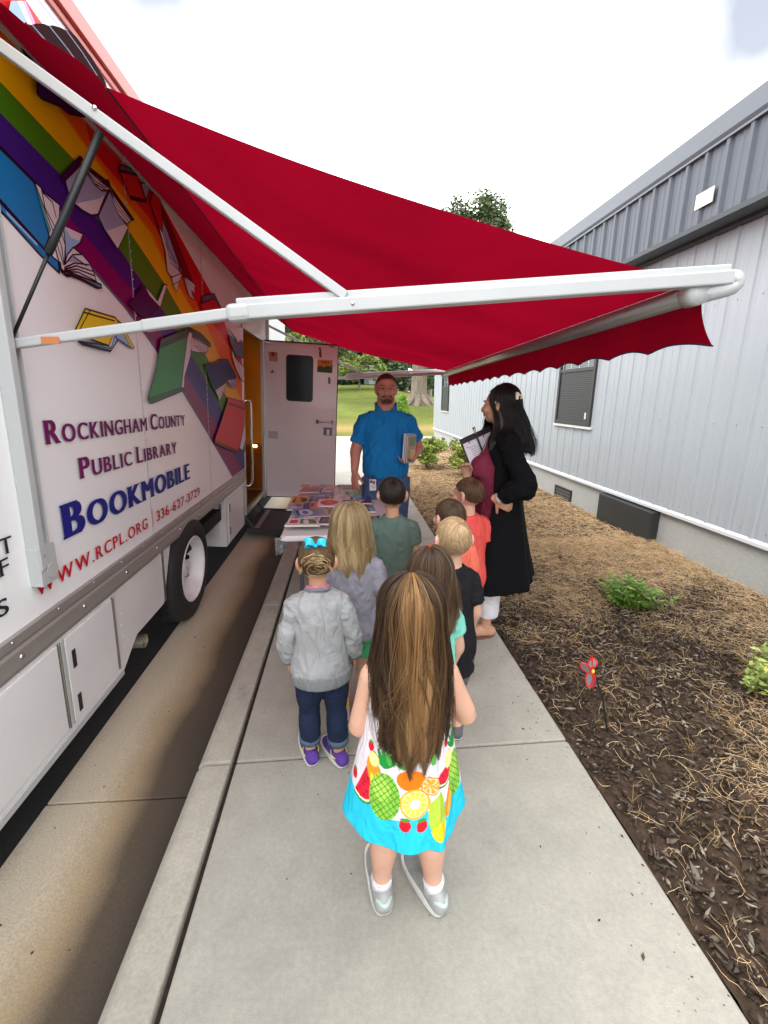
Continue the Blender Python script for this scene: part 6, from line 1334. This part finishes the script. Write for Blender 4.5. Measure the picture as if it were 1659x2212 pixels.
def g1col(ph, tone, t_):
    b = mixc((.022, .0115, .0055), (.085, .042, .018), tone); g_ = np.exp(-((ph+.02)/.62)**2); st = np.clip(np.sin(ph*16+1.0)*.5+.5, 0, 1)**2
    gold = g_*np.clip(1.15-t_*1.1, 0, 1)*.85+g_*st*.75*np.clip(1.25-.5*t_, 0, 1)*(tone > .25)+.30*np.clip(t_*2.2-1.35, 0, 1)
    return mixc(b, (.42, .225, .085), gold*(.45+.55*tone))
long_hair(J, [(.985, .084, .096, -.010), (.92, .095, .102, -.006), (.85, .104, .110, -.004), (.76, .109, .120, -.002), (.68, .112, .126, -.002), (.60, .102, .122, -.004), (.52, .084, .112, -.01)], 6800, g1col, phim=1.68, rad=.00115,
          zend=lambda ph: .565+.050*np.abs(ph)**.8+.020*np.sin(ph*15), wave=.17, N=36,
          locks=[(-.42, .06, .1, .035, (.36, .20, .08), .02, .93), (-.24, .09, .35, .040, (.44, .26, .11), .035, .96), (-.05, .10, .6, .035, (.34, .18, .07), .03, .97), (.10, .08, .2, .045, (.46, .27, .12), .04, .90), (.30, .11, .75, .040, (.40, .22, .09), .035, .97), (.50, .07, .45, .035, (.28, .145, .055), .02, .95),
                 (-.75, .08, .3, .06, (.035, .018, .009), .05, .95), (.85, .10, .1, .07, (.032, .016, .008), .06, .93), (-1.1, .06, .8, .06, (.04, .02, .01), .04, .96), (1.2, .08, .5, .06, (.05, .026, .012), .05, .98), (0, .02, .5, .10, (.42, .25, .115), .02, .52)])
kn = MB(); kn.tube([(-.010, -.048, 1.122), (0, -.056, 1.124), (.010, -.048, 1.122)], .005, n=8, sub=3); kn.build('hair_tie', M('hair_tie', (.62, .50, .30), .35), J.root, smooth=True)

# ---------------- girl in the grey sweatshirt with a turquoise bow
J = person('girl in grey sweatshirt and navy leggings with turquoise bow in her hair', (-.128, 1.665, 0), .05, 1.05, skin=SKIN2, stance=.066, toe=(-.25, -.45), fy=(.01, -.02), width=.90, legw=.90, arms=dict(L=dict(el=(-.138, -.015, .63), wr=(-.138, .03, .50)), R=dict(el=(.138, -.015, .63), wr=(.144, .03, .50))))
GSW = cloth('sweat_grey', (.36, .365, .375), var=(7, .10)); sw = shirt(J, 'sweatshirt', GSW, .44, 1.90, .018, .006, .011, disp=.014)
rb = MB(); torso(rb, [(z, rx, ry, yc) for z, rx, ry, yc in J.T if z <= .52], J.sc, .030, .418); fuse('waistband', rb, .007, cloth('sweat_rib', (.23, .235, .245)), sw, 4)
for nm, A in J.arms.items(): MB().tube([A['el'].lerp(A['wr'], .82), A['el'].lerp(A['wr'], 1.0)], [.034, .031], n=16, cap='flat').build('cuff', cloth('sweat_rib', (.2, .2, .2)), sw, smooth=True)
MB().tube([(.052*math.sin(a)*J.sc, -.004+.046*math.cos(a)*J.sc, (.882-.012*math.cos(a))*J.sc) for a in np.linspace(0, 2*PI, 24)], .0075, n=8, cap=None).build('collar', cloth('sweat_rib', (.2, .2, .2)), sw, smooth=True)
MB().tube([(.044*math.sin(a)*J.sc, -.004+.040*math.cos(a)*J.sc, (.892-.010*math.cos(a))*J.sc) for a in np.linspace(0, 2*PI, 24)], .006, n=8, cap=None).build('undershirt', cloth('pink_tee', (.75, .22, .42)), J.root, smooth=True)
NVY = cloth('navy_knit', (.018, .028, .062)); pt_ = pants(J, 'leggings', NVY, .50, .115, .010)
for nm, L in J.legs.items(): q = L['kn'].lerp(L['an'], .72); MB().tube([q+Vector((0,0,.018)), q+Vector((0,0,-.012))], [.049, .048], n=18, cap='flat').build('cuff', cloth('denim_cuff', (.10, .15, .21)), pt_, smooth=True)
PURP = cloth('purple_canvas', (.12, .055, .30)); shoes(J, PURP, SOLEW, big=1.12); 
for nm, L in J.legs.items(): MB().tube([L['an']+Vector((.0355*math.sin(a), .037*math.cos(a), -.004+.006*math.cos(a))) for a in np.linspace(0, 2*PI, 20)], .0032, n=6, cap=None).build('shoe_lining', cloth('yellow_lining', (.75, .72, .25)), J.root, smooth=True)
def updo(J, n, col, col2):
    cd = np.array([0, -.62, .78]); u = rdir(n*4); m = (u[:, 2] > np.interp(u[:, 1], [-1, -.5, -.1, .2, .6, 1], [-.56, -.56, -.30, .0, .4, .6])); u = u[m][:n]; n = len(u); N = 12; P = np.empty((n, N, 3)); pos = u.copy()
    rem = np.arccos(np.clip(u@cd, -1, 1))
    for i in range(N):
        t_ = i/(N-1); d = cd-pos*(pos@cd)[:, None]; P[:, i] = hpt_many(J, pos, 1.04+.07*np.sin(PI*t_)+RNG.uniform(0, .03, (n, 1))); pos = unit(pos+unit(d)*(rem/(N-1)*.96)[:, None])
    t_ = RNG.random((n, 1)); cols = np.array(col)*(1-t_)+np.array(col2)*t_; base = cap_mesh(J, lambda U: U[:, 2] > np.interp(U[:, 1], [-1, -.5, -.1, .2, .6, 1], [-.54, -.54, -.30, .0, .4, .6]), 1.035, M('hair_base_updo', (.05, .028, .013), .8), 'hair')
    strands('hair_strands', P, .0011, cols, HAIRM, base); return base
hb = updo(J, 3600, (.055, .030, .013), (.21, .12, .05))
bc_ = Vector(hpt_many(J, np.array([[0, -.64, .76]]), 1.06)[0]); P = []; pc = []
for i in range(420):                            # loose messy knot and tail below the bow
    a = random.uniform(0, 2*PI); r_ = random.uniform(.014, .040); c_ = bc_+Vector((random.gauss(0, .008), -.062, random.gauss(-.026, .008))); a1 = random.uniform(2, 4.5)
    P.append([c_+Vector((math.cos(a+a1*s)*r_*1.15, -.012-.012*math.sin(3*s+a), math.sin(a+a1*s)*r_*.75-.01)) for s in np.linspace(0, 1, 10)]); pc.append(lerp((.05, .026, .012), (.16, .09, .04), random.random()) if random.random() < .6 else (.50, .33, .16))
for i in range(130):
    q = random.choice((-1, 1)); P.append([bc_+Vector((q*(.008+.052*s+random.gauss(0, .002)), -.064-.01*math.sin(s*3), -.002-.070*s*s+random.gauss(0, .003))) for s in np.linspace(0, 1, 10)]); pc.append(lerp((.30, .18, .08), (.62, .42, .20), random.random()))
for i in range(0):
    a = random.uniform(-1.2, 1.2); P.append([Vector(J.hc)+Vector((.06*math.sin(a)*J.hs+random.gauss(0, .006), -.065*math.cos(a)-.01*s, -.04-.065*s*random.uniform(.8, 1.2))) for s in np.linspace(0, 1, 10)]); pc.append((.18, .10, .045))
strands('hair_knot', np.array([[tuple(p) for p in q] for q in P]), .0017, np.array(pc), HAIRM, hb)
TQ = M('ribbon_turquoise', srgb(30, 190, 222), .35, spec=.5, var=(30, .12)); bw = MB()
for q in (-1, 1):
    for lay in (0, .005): bw.tube([bc_+.74*Vector(p_) for p_ in ((q*.002, -.004, .014), (q*.022, -.012-lay, .036+lay), (q*.044, -.014, .044-.010*(q > 0)), (q*.050, -.010, .022), (q*.028, -.004, .010))], [(.0045, .0014), (.013, .0014), (.015, .0014), (.013, .0014), (.006, .0014)], n=10, ax=(0, .35, 1), sub=3)
bw.ell(bc_+Vector((0, -.008, .012)), (.006, .006, .008)); bw.build('bow', TQ, J.root, smooth=True)

# ---------------- blonde girl, heather tee and green shorts
J = person('blonde girl in heather grey tee and green shorts standing at the table', (.012, 1.93, 0), -.05, 1.12, stance=.055, toe=(-.2, .1))
shirt(J, 'tee', cloth('tee_heather', (.30, .285, .335), var=(40, .10)), .475, .85, .016, .020, .015, disp=.009)
pants(J, 'shorts', cloth('shorts_green', (.07, .38, .17)), .50, .385, .016, flare=.35)
shoes(J, cloth('shoe_pink', (.62, .40, .46)), SOLEW, sock=cloth('sock_yellow', (.7, .62, .12)))
def g3col(ph, tone, t_):
    k = .5+.5*np.sin(ph*13+1); return mixc(mixc((.20, .125, .055), (.48, .33, .155), tone), (.80, .62, .36), k*tone*1.1)*np.clip(.72+.5*t_, 0, 1.15)[..., None]
sweep(J, 900, ((.16, .095, .04), (.5, .34, .16)), ([-1, -.2, .2, .45, .7, 1], [-.1, .0, .3, .52, .66, .8]))
long_hair(J, [(1.0, .088, .090, -.008), (.95, .092, .094, -.004), (.90, .096, .096, -.002), (.83, .092, .096, 0), (.76, .074, .092, 0)], 3400, g3col, phim=2.0, zend=lambda ph: .80+.03*np.sin(ph*9)+.02*np.abs(ph), wave=.16, N=24)

# ---------------- boy in green
J = person('boy with dark brown hair in a sage green tee in front of the table', (.262, 2.46, 0), .0, 1.15, skin=SKIN2)
shirt(J, 'tee', cloth('tee_sage', (.115, .175, .145)), .50, .62, .015, .018, .016, disp=.008)
pants(J, 'shorts', cloth('shorts_khaki', (.40, .33, .25)), .53, .28, .018, flare=.3)
shoes(J, cloth('shoe_dark', (.05, .05, .06)), SOLEW)
short_hair(J, 4200, .042, .030, (.012, .008, .006), (.045, .026, .018), crownd=(.05, -.42, .9))

# ---------------- boy in black
J = person('boy with short sandy blond hair in a plain black tee', (.455, 1.76, 0), .10, 1.10, stance=.050, width=.82)
shirt(J, 'tee', cloth('tee_black', (.014, .014, .017)), .36, .72, .020, .030, .016, disp=.010)
pants(J, 'shorts', cloth('shorts_grey', (.12, .12, .13)), .45, .27, .006, flare=.05)
shoes(J, cloth('shoe_grey', (.12, .12, .13)), SOLEW)
short_hair(J, 4200, .045, .034, (.30, .18, .085), (.62, .45, .26), crownd=(.12, -.50, .82), swirl=.9)

# ---------------- boy between them, head turned
J = person('boy with brown hair in a salmon tee, half hidden behind the blond boy', (.520, 2.10, 0), .12, 1.10, yaw=.22, stance=.06)
shirt(J, 'tee', cloth('tee_salmon', (.80, .17, .11)), .42, .70, .018, .018, .018, disp=.008)
pants(J, 'shorts', cloth('shorts_grey', (.1, .1, .1)), .46, .28, .018)
shoes(J, cloth('shoe_grey', (.1, .1, .1)), SOLEW)
short_hair(J, 3800, .040, .030, (.035, .020, .012), (.12, .072, .036), crownd=(-.05, -.45, .85))

# ---------------- boy farthest, coral shirt
J = person('boy with chestnut hair in a coral red tee beside the woman in black', (.735, 2.52, 0), .25, 1.13, yaw=.42, stance=.06)
shirt(J, 'tee', cloth('tee_coral', (.76, .10, .085)), .44, .66, .016, .018, .018, disp=.008)
pants(J, 'shorts', cloth('shorts_grey', (.1, .1, .1)), .48, .28, .018)
shoes(J, cloth('shoe_grey', (.1, .1, .1)), SOLEW)
short_hair(J, 3800, .050, .040, (.05, .024, .012), (.17, .085, .038), crownd=(.1, -.42, .85), swirl=.8)

# ---------------- girl in aqua
J = person('girl with long straight brown hair in an aqua tee, beyond the nearest girl', (.302, 1.52, 0), .20, 1.045, yaw=.25, stance=.05)
shirt(J, 'tee', cloth('tee_aqua', (.22, .68, .56)), .40, .62, .014, .020, .014, disp=.008)
pants(J, 'shorts', cloth('shorts_mint', (.45, .68, .62)), .44, .26, .016)
shoes(J, cloth('shoe_grey', (.1, .1, .1)), SOLEW)
def g4col(ph, tone, t_): return mixc(mixc((.045, .025, .014), (.15, .090, .050), tone), (.46, .31, .17), np.clip(t_*1.5-.85, 0, 1)*(.4+tone))
sweep(J, 900, ((.045, .025, .014), (.15, .090, .050)), ([-1, -.2, .2, .45, .7, 1], [-.1, .0, .3, .52, .66, .8]))
long_hair(J, [(.93, .098, .092, -.008), (.87, .106, .096, -.004), (.80, .112, .102, -.002), (.72, .105, .104, 0), (.64, .075, .098, 0)], 3600, g4col, phim=1.95, zend=lambda ph: .675+.02*np.sin(ph*11)+.025*np.abs(ph), wave=.10, N=26)

# ---------------- the man behind the table
J = person('tall man in a bright blue polo and jeans holding books under his arm', (.345, 3.78, 0), PI-.02, 1.785, kind='man', skin=M('skin_ruddy', (.50, .22, .15), .5, spec=.35, sss=.12, var=[(14, .08)]), arms=dict(
    R=dict(el=(.262, .02, 1.150), wr=(.275, .10, .985), hd=(.0, .30, -.9), pn=(-.6, -.6, -.2), th=(-1, .3, 0), curl=(.18, .12, .16, .24), spread=.12, tcurl=.2, tang=.55),
    L=dict(el=(-.285, -.03, 1.165), wr=(-.215, .14, 1.10), hd=(.75, .50, -.22), pn=(.15, .3, .75), th=(.2, .75, .5), curl=(.55, .6, .65, .7), tcurl=.5, tang=.9)), stance=.12, toe=.2, width=.93, pitch=-.06)
POLO = cloth('polo_blue', (.012, .19, .48), var=(5, .06)); po_ = shirt(J, 'polo_shirt', POLO, .955, .74, .016, .008, .012, disp=.014, neck=1.492)
cl_ = MB()
for q in (-1, 1): cl_.tube([(q*.004, .098, 1.425), (q*.056, .076, 1.478), (q*.088, .020, 1.518), (q*.076, -.055, 1.538), (0, -.088, 1.545)], [(.022, .006), (.026, .006), (.022, .006), (.020, .006), (.020, .006)], n=10, ax=(0, .6, -1), sub=4)
cl_.build('collar', POLO, po_, smooth=True); MB().box(-.016, .016, .118, .126, 1.30, 1.44).build('placket', POLO, po_, bevel=.003)
JEAN = cloth('denim', (.075, .125, .235), var=(6, .16)); je = pants(J, 'jeans', JEAN, .985, .05, .0125, disp=.006)
MB().box(-.012, .012, .158, .166, .90, .965).build('fly', JEAN, je)
shoes(J, cloth('shoe_brown', (.09, .06, .04)), M('sole_dark', (.05, .04, .03), .7))
bg_ = MB().box(.095, .150, .166, .169, .83, .925).build('badge', M('badge_white', (.75, .75, .74), .35), J.root)
MB().box(.104, .124, .1692, .1696, .885, .915).build('badge_photo', M('badge_photo', (.22, .12, .10), .5), bg_); MB().box(.126, .147, .1692, .1696, .895, .918).build('badge_mark', M('badge_mark', (.04, .06, .16), .5), bg_); MB().box(.105, .14, .1692, .1695, .865, .871).box(.105, .13, .1692, .1695, .852, .857).build('badge_lines', M('badge_grey', (.4, .4, .4), .5), bg_); MB().box(.118, .128, .162, .170, .925, .96).build('badge_clip', BLACK, bg_)
def man_mask(U): return U[:, 2] > np.interp(U[:, 1], [-1, -.5, -.3, -.1, .15, .4, .65, 1], [-.50, -.48, -.35, -.12, .06, .32, .56, .7])
short_hair(J, 4200, .018, .014, (.055, .028, .018), (.14, .065, .035), mask=man_mask, rad=.0009, swirl=.3)
P = []; pc = []
def face_strand(x, z, y, dx, dz, l, c_):
    by_ = (.012 if z < -.05 else .003) if dz < 0 else 0; p0 = J.P(x, y+by_, z); p1 = J.P(x+dx*l, y+by_+.004, z+dz*l); P.append([tuple(Vector(p0).lerp(Vector(p1), s)) for s in (0, .5, 1)]); pc.append(c_)
for i in range(700):                            # goatee and moustache
    a = random.uniform(-1, 1); x = a*.034; 
    if random.random() < .65: z = -.088+.030*random.random()**1.2*(1-.2*abs(a)); y = .076-.012*abs(a)**2-.45*max(0, -.075-z); y = .074-.35*max(0, -.068-z)-.012*abs(a)
    else: z = -.0415+random.uniform(-.003, .003)-.012*max(0, abs(a)-.6); y = .087-.018*abs(a)**2
    face_strand(x, z, y, random.gauss(0, .3), -1, .009, lerp((.09, .04, .022), (.22, .10, .05), random.random()))
for i in range(500):                            # jaw stubble
    q = random.choice((-1, 1)); s = random.random(); face_strand(q*(.036+.024*s), -.075+.055*s+random.gauss(0, .006), .060-.052*s, 0, -1, .006, (.16, .08, .045))
for i in range(160): q = random.choice((-1, 1)); x = random.uniform(.010, .044); face_strand(q*x, .021+.004*math.sin((x-.01)*90), .092-.55*max(0, x-.022)*.8, q*.8, .35, .008, (.13, .06, .03))
strands('beard', np.array(P), .00085, np.array(pc), HAIRM, J.root)
eyw = M('eye_white', (.36, .30, .27), .3); eyd = M('iris_dark', (.03, .025, .02), .15)
for q in (-1, 1):
    v, f = ellip(J.P(q*.026, .0715, .003), (.011*J.hs, .010*J.hs, .0042*J.hs), 12, 8); eo = MB().add(v, f).build('eye', eyw, J.root, smooth=True)
    v, f = ellip(J.P(q*.026, .0795, .003), (.0050*J.hs, .003*J.hs, .0050*J.hs), 10, 8); MB().add(v, f).build('iris', eyd, eo, smooth=True)
lipm = M('lip', (.42, .13, .10), .4); MB().tube([J.P(-.020, .079, -.0505), J.P(-.008, .0905, -.0485), J.P(.008, .0905, -.0485), J.P(.020, .079, -.0505)], [.0025, .0048, .0048, .0025], n=8, sub=3).tube([J.P(-.017, .080, -.0555), J.P(0, .090, -.0575), J.P(.017, .080, -.0555)], [.002, .0055, .002], n=8, sub=3).build('lips', lipm, J.root, smooth=True)
gl = MB()
for q in (-1, 1):
    lp = [J.P(q*.027+.0185*math.cos(a)*(1.05 if abs(math.cos(a)) > .5 else 1), .0985-.02*abs(math.cos(a)*.3), -.001+.0100*math.sin(a)) for a in np.linspace(0, 2*PI, 22)]; gl.tube(lp, .0007, n=6, cap=None); gl.tube([J.P(q*.047, .094, .004), J.P(q*.066, .06, .006), J.P(q*.074, -.005, .006)], .0012, n=6)
gl.tube([J.P(-.008, .1, .003), J.P(0, .104, .005), J.P(.008, .1, .003)], .0011, n=6); gl.build('glasses', M('glasses_wire', (.10, .08, .07), .3, .8), J.root, smooth=True)
MAN = J
# the books under his arm
Mw = Matrix.Translation((.345, 3.78, 0)) @ Matrix.Rotation(PI-.02, 4, 'Z')
for i, (off, c_, lab, sz) in enumerate(((0, (208, 204, 214), 'white backed book held innermost against the blue polo', (.17, .235)), (.014, (120, 150, 190), 'pale blue picture book held in the middle under the arm of the man', (.165, .245)), (.027, (150, 116, 62), 'tan and green picture book held outermost in the hand of the man', (.16, .225)))):
    bo_ = MB(); w_, h_ = sz; bo_.box(-w_/2, w_/2, -.001, .0008, -h_/2, h_/2, 0).box(-w_/2+.003, w_/2-.004, .0008, .0095, -h_/2+.003, h_/2-.003, 1).box(-w_/2, w_/2, .0095, .0113, -h_/2, h_/2, 0)
    bo_.box(-w_/2+.02, w_/2-.03, .0113, .0116, .02, h_/2-.02, 2).box(-w_/2+.01, w_/2-.06, .0113, .0117, -h_/2+.02, -.01, 3)
    o = bo_.build('book', [M('held_%d' % i, srgb(*c_), .25, coat=.4), PAGEW, M('held_art_%d' % i, srgb(*((214, 120, 120), (90, 130, 190), (96, 110, 60))[i]), .3), M('held_art2_%d' % i, srgb(*((220, 214, 220), (214, 206, 200), (206, 160, 90))[i]), .3)], None)
    o.matrix_world = Mw @ Matrix.Translation((-.170-.004*i, .160+off*.6, 1.185)) @ Matrix.Rotation(1.0, 4, 'Z') @ Matrix.Translation((0, off*.6, 0)) @ Matrix.Rotation(-.14+.05*i, 4, 'Y'); tag(o, lab, 'book', 'books held by the man')

# ---------------- the woman in black
WRZ = PI/2-.12
WLI = (Matrix.Translation((.975, 2.70, 0)) @ Matrix.Rotation(WRZ, 4, 'Z')).inverted(); wrh = WLI @ on_y('O', 205, 815, 2.63)
J = person('woman with long black hair and long black cardigan over maroon, hand on hip', (.975, 2.70, 0), WRZ, 1.66, kind='woman', skin=SKIN2, arms=dict(
    L=dict(el=(-.295, -.095, 1.10), wr=(-.235, .055, 1.005), hd=(.08, -.85, -.50), pn=(1, 0, .1), th=(0, .5, -.85), curl=(.55, .6, .7, .75), tcurl=.15, tang=.95),
    R=dict(el=(.22, .06, 1.06), wr=tuple(wrh+Vector((.035, .0, -.055))), hd=(-.25, .15, 1), pn=(-.9, .3, -.2), th=(.2, -1, .3), curl=(1.0, 1.05, 1.1, 1.1), tcurl=.5, tang=.6)), stance=.085, toe=(-.1, .1), bare_feet=True, yaw=-.56, fy=(.05, .14))
MAR = cloth('maroon_knit', (.19, .028, .055)); mt = MB(); torso(mt, [r for r in J.T if r[0] < 1.375], J.sc, .012, .58, .0); mt.ell((-.07, .122, 1.17), (.08, .075, .08)); mt.ell((.07, .122, 1.17), (.08, .075, .08)); mt.ell((0, .095, 1.02), (.13, .09, .16)); mt.ell((0, .085, .80), (.13, .09, .22)); fuse('top', mt, .009, MAR, J.root, 6, disp=(.008, (9, 9, 4)))
pants(J, 'capri_pants', cloth('white_cotton', (.72, .71, .74)), .86, .155, .006, disp=.006, flare=.35)
BLKN = M('black_rib_knit', (.006, .006, .007), .95, spec=.1, bump=(120, .3, .004), stretch=(1, 1, .05))
# cardigan: one open-fronted shell that hangs from the shoulders to the shins
nu_, nv_ = 110, 90; ua = np.linspace(-1, 1, nu_); va_ = np.linspace(0, 1, nv_); UA, VA = np.meshgrid(ua, va_); UA = UA*np.interp(VA, [0, .08, .2, .4, 1], [2.7, 2.5, 1.95, 1.85, 2.2])
zt_ = 1.392; zb_ = .385; Zc = zt_+(zb_-zt_)*VA; rx = np.interp(VA, [0, .02, .05, .12, .25, .42, .7, 1], [.06, .12, .178, .192, .186, .190, .215, .235]); ry = np.interp(VA, [0, .02, .05, .12, .25, .42, .7, 1], [.058, .075, .095, .118, .142, .160, .195, .235])
fo = .012*np.sin(UA*7+1)*VA**1.2+.008*np.sin(UA*13)*VA**2
CXx = (rx+fo)*np.sin(UA); CYy = -(ry+fo)*np.cos(UA)+.012-.05*VA**2*np.cos(UA); Zc = Zc+.03*np.cos(UA)*VA**3+.02*np.sin(UA*2+.6)*VA**3
cg = grid('cardigan', CXx, CYy, Zc, BLKN, J.root); sm_ = cg.modifiers.new('solid', 'SOLIDIFY'); sm_.thickness = .006
for nm, A in J.arms.items():
    k = .86; e = A['el'].lerp(A['wr'], k); sv_ = MB(); sv_.tube([A['sh']+Vector((-A['sh'].x*.45, 0, .02)), A['sh']+Vector((0,0,.008)), A['sh'].lerp(A['el'], .5), A['el'], A['el'].lerp(e, .5), e], [.060, .070, .064, .064, .062, .052], n=18, cap='flat', sub=3)
    if nm == 'L': sv_.ell(A['el']+Vector((.0, -.005, -.02)), (.05, .050, .062))
    fuse('sleeve', sv_, .008, BLKN, cg, 4, disp=(.012, (14, 14, 14)))
bk = J.arms['L']; MB().tube([tuple(bk['el'].lerp(bk['wr'], .90)), tuple(bk['el'].lerp(bk['wr'], .97))], [.036, .035], n=18, cap='flat').build('bracelet', M('cream_band', (.55, .48, .40), .4), J.root, smooth=True)
SOLEB = M('sandal_sole', (.16, .08, .045), .6); STRAP = M('sandal_strap', (.03, .018, .014), .45)
for nm, L in J.legs.items():
    f = L['f']; fl = L['fl']*1.06; a = Vector((L['an'].x, L['an'].y, 0)); sd_ = Vector((f.y, -f.x, 0)); lo = []
    for k in range(26): t_ = 2*PI*k/26; lo.append(a+f*(fl*.33+fl*.60*math.cos(t_))+sd_*(math.sin(t_)*fl*.20*(1+.12*math.cos(t_))))
    so_ = MB().prism([Vector((p.x, p.y, .0005)) for p in lo], [Vector((p.x, p.y, .012)) for p in lo]).build('sandal', SOLEB, J.root, bevel=.003)
    sm_ = MB()
    for k in (.36, .48, .60): sm_.tube([a+f*fl*k+sd_*(math.cos(t_)*fl*.205)+Vector((0, 0, .012+math.sin(t_)*(.052-.045*(k-.36)))) for t_ in np.linspace(0, PI, 12)], [(.013, .0025)]*12, n=8, ax=tuple(f))
    sm_.build('sandal_strap', STRAP, so_, smooth=True)
J.body.data.update()
J.body['note'] = 0; del J.body['note']
for v in []: pass
def wcol(ph, tone, t_): return mixc((.006, .005, .005), (.022, .017, .015), tone)
sweep(J, 1500, ((.006, .005, .005), (.022, .017, .015)), ([-1, -.2, .2, .45, .7, 1], [-.3, -.3, .25, .52, .66, .8]))
long_hair(J, [(1.50, .104, .125, -.002), (1.42, .130, .150, -.002), (1.34, .180, .185, .0), (1.26, .180, .200, -.004), (1.17, .13, .195, -.01)], 4600, wcol, phim=2.15, zend=lambda ph: 1.215+.03*np.abs(ph)-.03*np.maximum(0, np.abs(ph)-1.5), wave=.12, N=28, rad=.0014, dome=1.07)
cpv = Vector(hpt_many(J, np.array([[-.28, -.90, .38]]), 1.13)[0]); cl_ = MB(); cl_.box(-.026, .026, -.010, .010, -.022, .022).xf(Matrix.Translation(cpv)); cl_.box(-.012, .030, -.026, -.010, -.016, .006).xf(Matrix.Identity(4)) if False else None
cl_.build('hair_clip', M('clip_cream', (.72, .64, .50), .35), J.root, bevel=.006)
c2 = MB(); c2.tube([cpv+Vector((.0, -.012, .008)), cpv+Vector((.0, -.03, .0)), cpv+Vector((.0, -.028, -.014))], .006, n=8, sub=3); c2.build('clip_jaw', M('clip_cream', (.7, .6, .5)), J.root, smooth=True)
lipw = MB().tube([J.P(-.016, .080, -.0505), J.P(0, .0915, -.049), J.P(.016, .080, -.0505)], [.002, .0048, .002], n=8, sub=3).tube([J.P(-.014, .080, -.0555), J.P(0, .090, -.0575), J.P(.014, .080, -.0555)], [.002, .005, .002], n=8, sub=3).build('lips', M('lip_woman', (.30, .09, .08), .4), J.root, smooth=True)
for q in (-1, 1):
    v, f = ellip(J.P(q*.026, .072, .003), (.013*J.hs, .010*J.hs, .0065*J.hs), 12, 8); eo = MB().add(v, f).build('eye', eyw, J.root, smooth=True)
    v, f = ellip(J.P(q*.026, .080, .003), (.0050*J.hs, .003*J.hs, .0050*J.hs), 10, 8); MB().add(v, f).build('iris', eyd, eo, smooth=True)
    MB().tube([J.P(q*.010, .088, .022), J.P(q*.028, .086, .028), J.P(q*.046, .070, .022)], .0018, n=6, sub=3).build('eyebrow', M('brow_black', (.01, .008, .007), .7), J.root, smooth=True)
MB().tube([(.02*math.sin(a)*3.2, .075+.045*math.cos(a)*0+.05*abs(math.cos(a/2)), 1.36-.12*math.cos(a/2)**2) for a in np.linspace(-PI, PI, 20)], .004, n=6).build('lanyard', M('lanyard', (.35, .38, .30), .7), J.root, smooth=True)
# clipboard, paper and pen in her right hand
TL_, TR_, BL_ = on_y('O', 128, 556, 2.66), on_y('O', 370, 448, 2.72), on_y('O', 205, 775, 2.64)
cx_ = (TR_-TL_); wdt = cx_.length; cx_.normalize(); cz_ = (TL_-BL_); cz_ = (cz_-cx_*cz_.dot(cx_)); hgt = .33; cz_.normalize(); cy_n = cz_.cross(cx_)
Mc = Matrix(((cx_.x, cy_n.x, cz_.x, 0), (cx_.y, cy_n.y, cz_.y, 0), (cx_.z, cy_n.z, cz_.z, 0), (0, 0, 0, 1))); Mc.translation = TL_-cz_*hgt
wdt = .235
cb = thing('clipboard', 'black clipboard with a printed sheet held up by the woman', 'clipboard', mat=Mc)
MB().box(0, wdt, 0, .004, 0, hgt).build('board', M('clip_black', (.02, .015, .015), .45), cb, bevel=.002)
MB().box(.012, wdt-.012, -.0016, -.0002, .012, hgt-.035).build('paper', M('paper', (.66, .62, .68), .7), cb)
pl_ = MB()
for i in range(14): 
    z = hgt-.075-i*.014; pl_.box(.05 if i else .04, .05+(.05+.05*((i*37) % 7)/7), -.0022, -.0017, z, z+.0035)
pl_.box(.030, .038, -.0022, -.0017, hgt-.07, hgt-.062).build('printed_lines', M('ink_grey', (.25, .23, .28), .7), cb)
MB().tube([(.055, -.004, hgt-.045), (.055, -.010, hgt-.030), (.165, -.010, hgt-.030), (.165, -.004, hgt-.045)], .0035, n=8).box(.07, .15, -.006, -.001, hgt-.035, hgt-.010).build('clip', M('clip_metal', (.08, .06, .07), .35, .7), cb)
pen = MB(); pen.tube([(.115, -.013, hgt-.15), (.115, -.013, hgt-.13), (.115, -.013, hgt-.03), (.115, -.013, hgt-.005)], [.0025, .006, .006, .004], n=10); 
pp = thing('pen', 'dark pen with a gold collar and tufted end clipped on the clipboard', 'pen', mat=Mc); pen.build('barrel', M('pen_navy', (.02, .015, .05), .35), pp, smooth=True)
MB().tube([(.115, -.013, hgt-.005), (.115, -.013, hgt+.02)], [.0045, .009], n=12).build('collar', M('pen_gold', (.55, .42, .22), .35, .6), pp, smooth=True)
strands('tuft', np.array([[(.115, -.013, hgt+.018), (.115+.006*math.cos(a), -.013+.006*math.sin(a), hgt+.028), (.115+.012*math.cos(a), -.013+.012*math.sin(a), hgt+.036)] for a in np.linspace(0, 6.28, 26)]), .0012, np.array([(.015, .012, .02)]*26), HAIRM, pp)
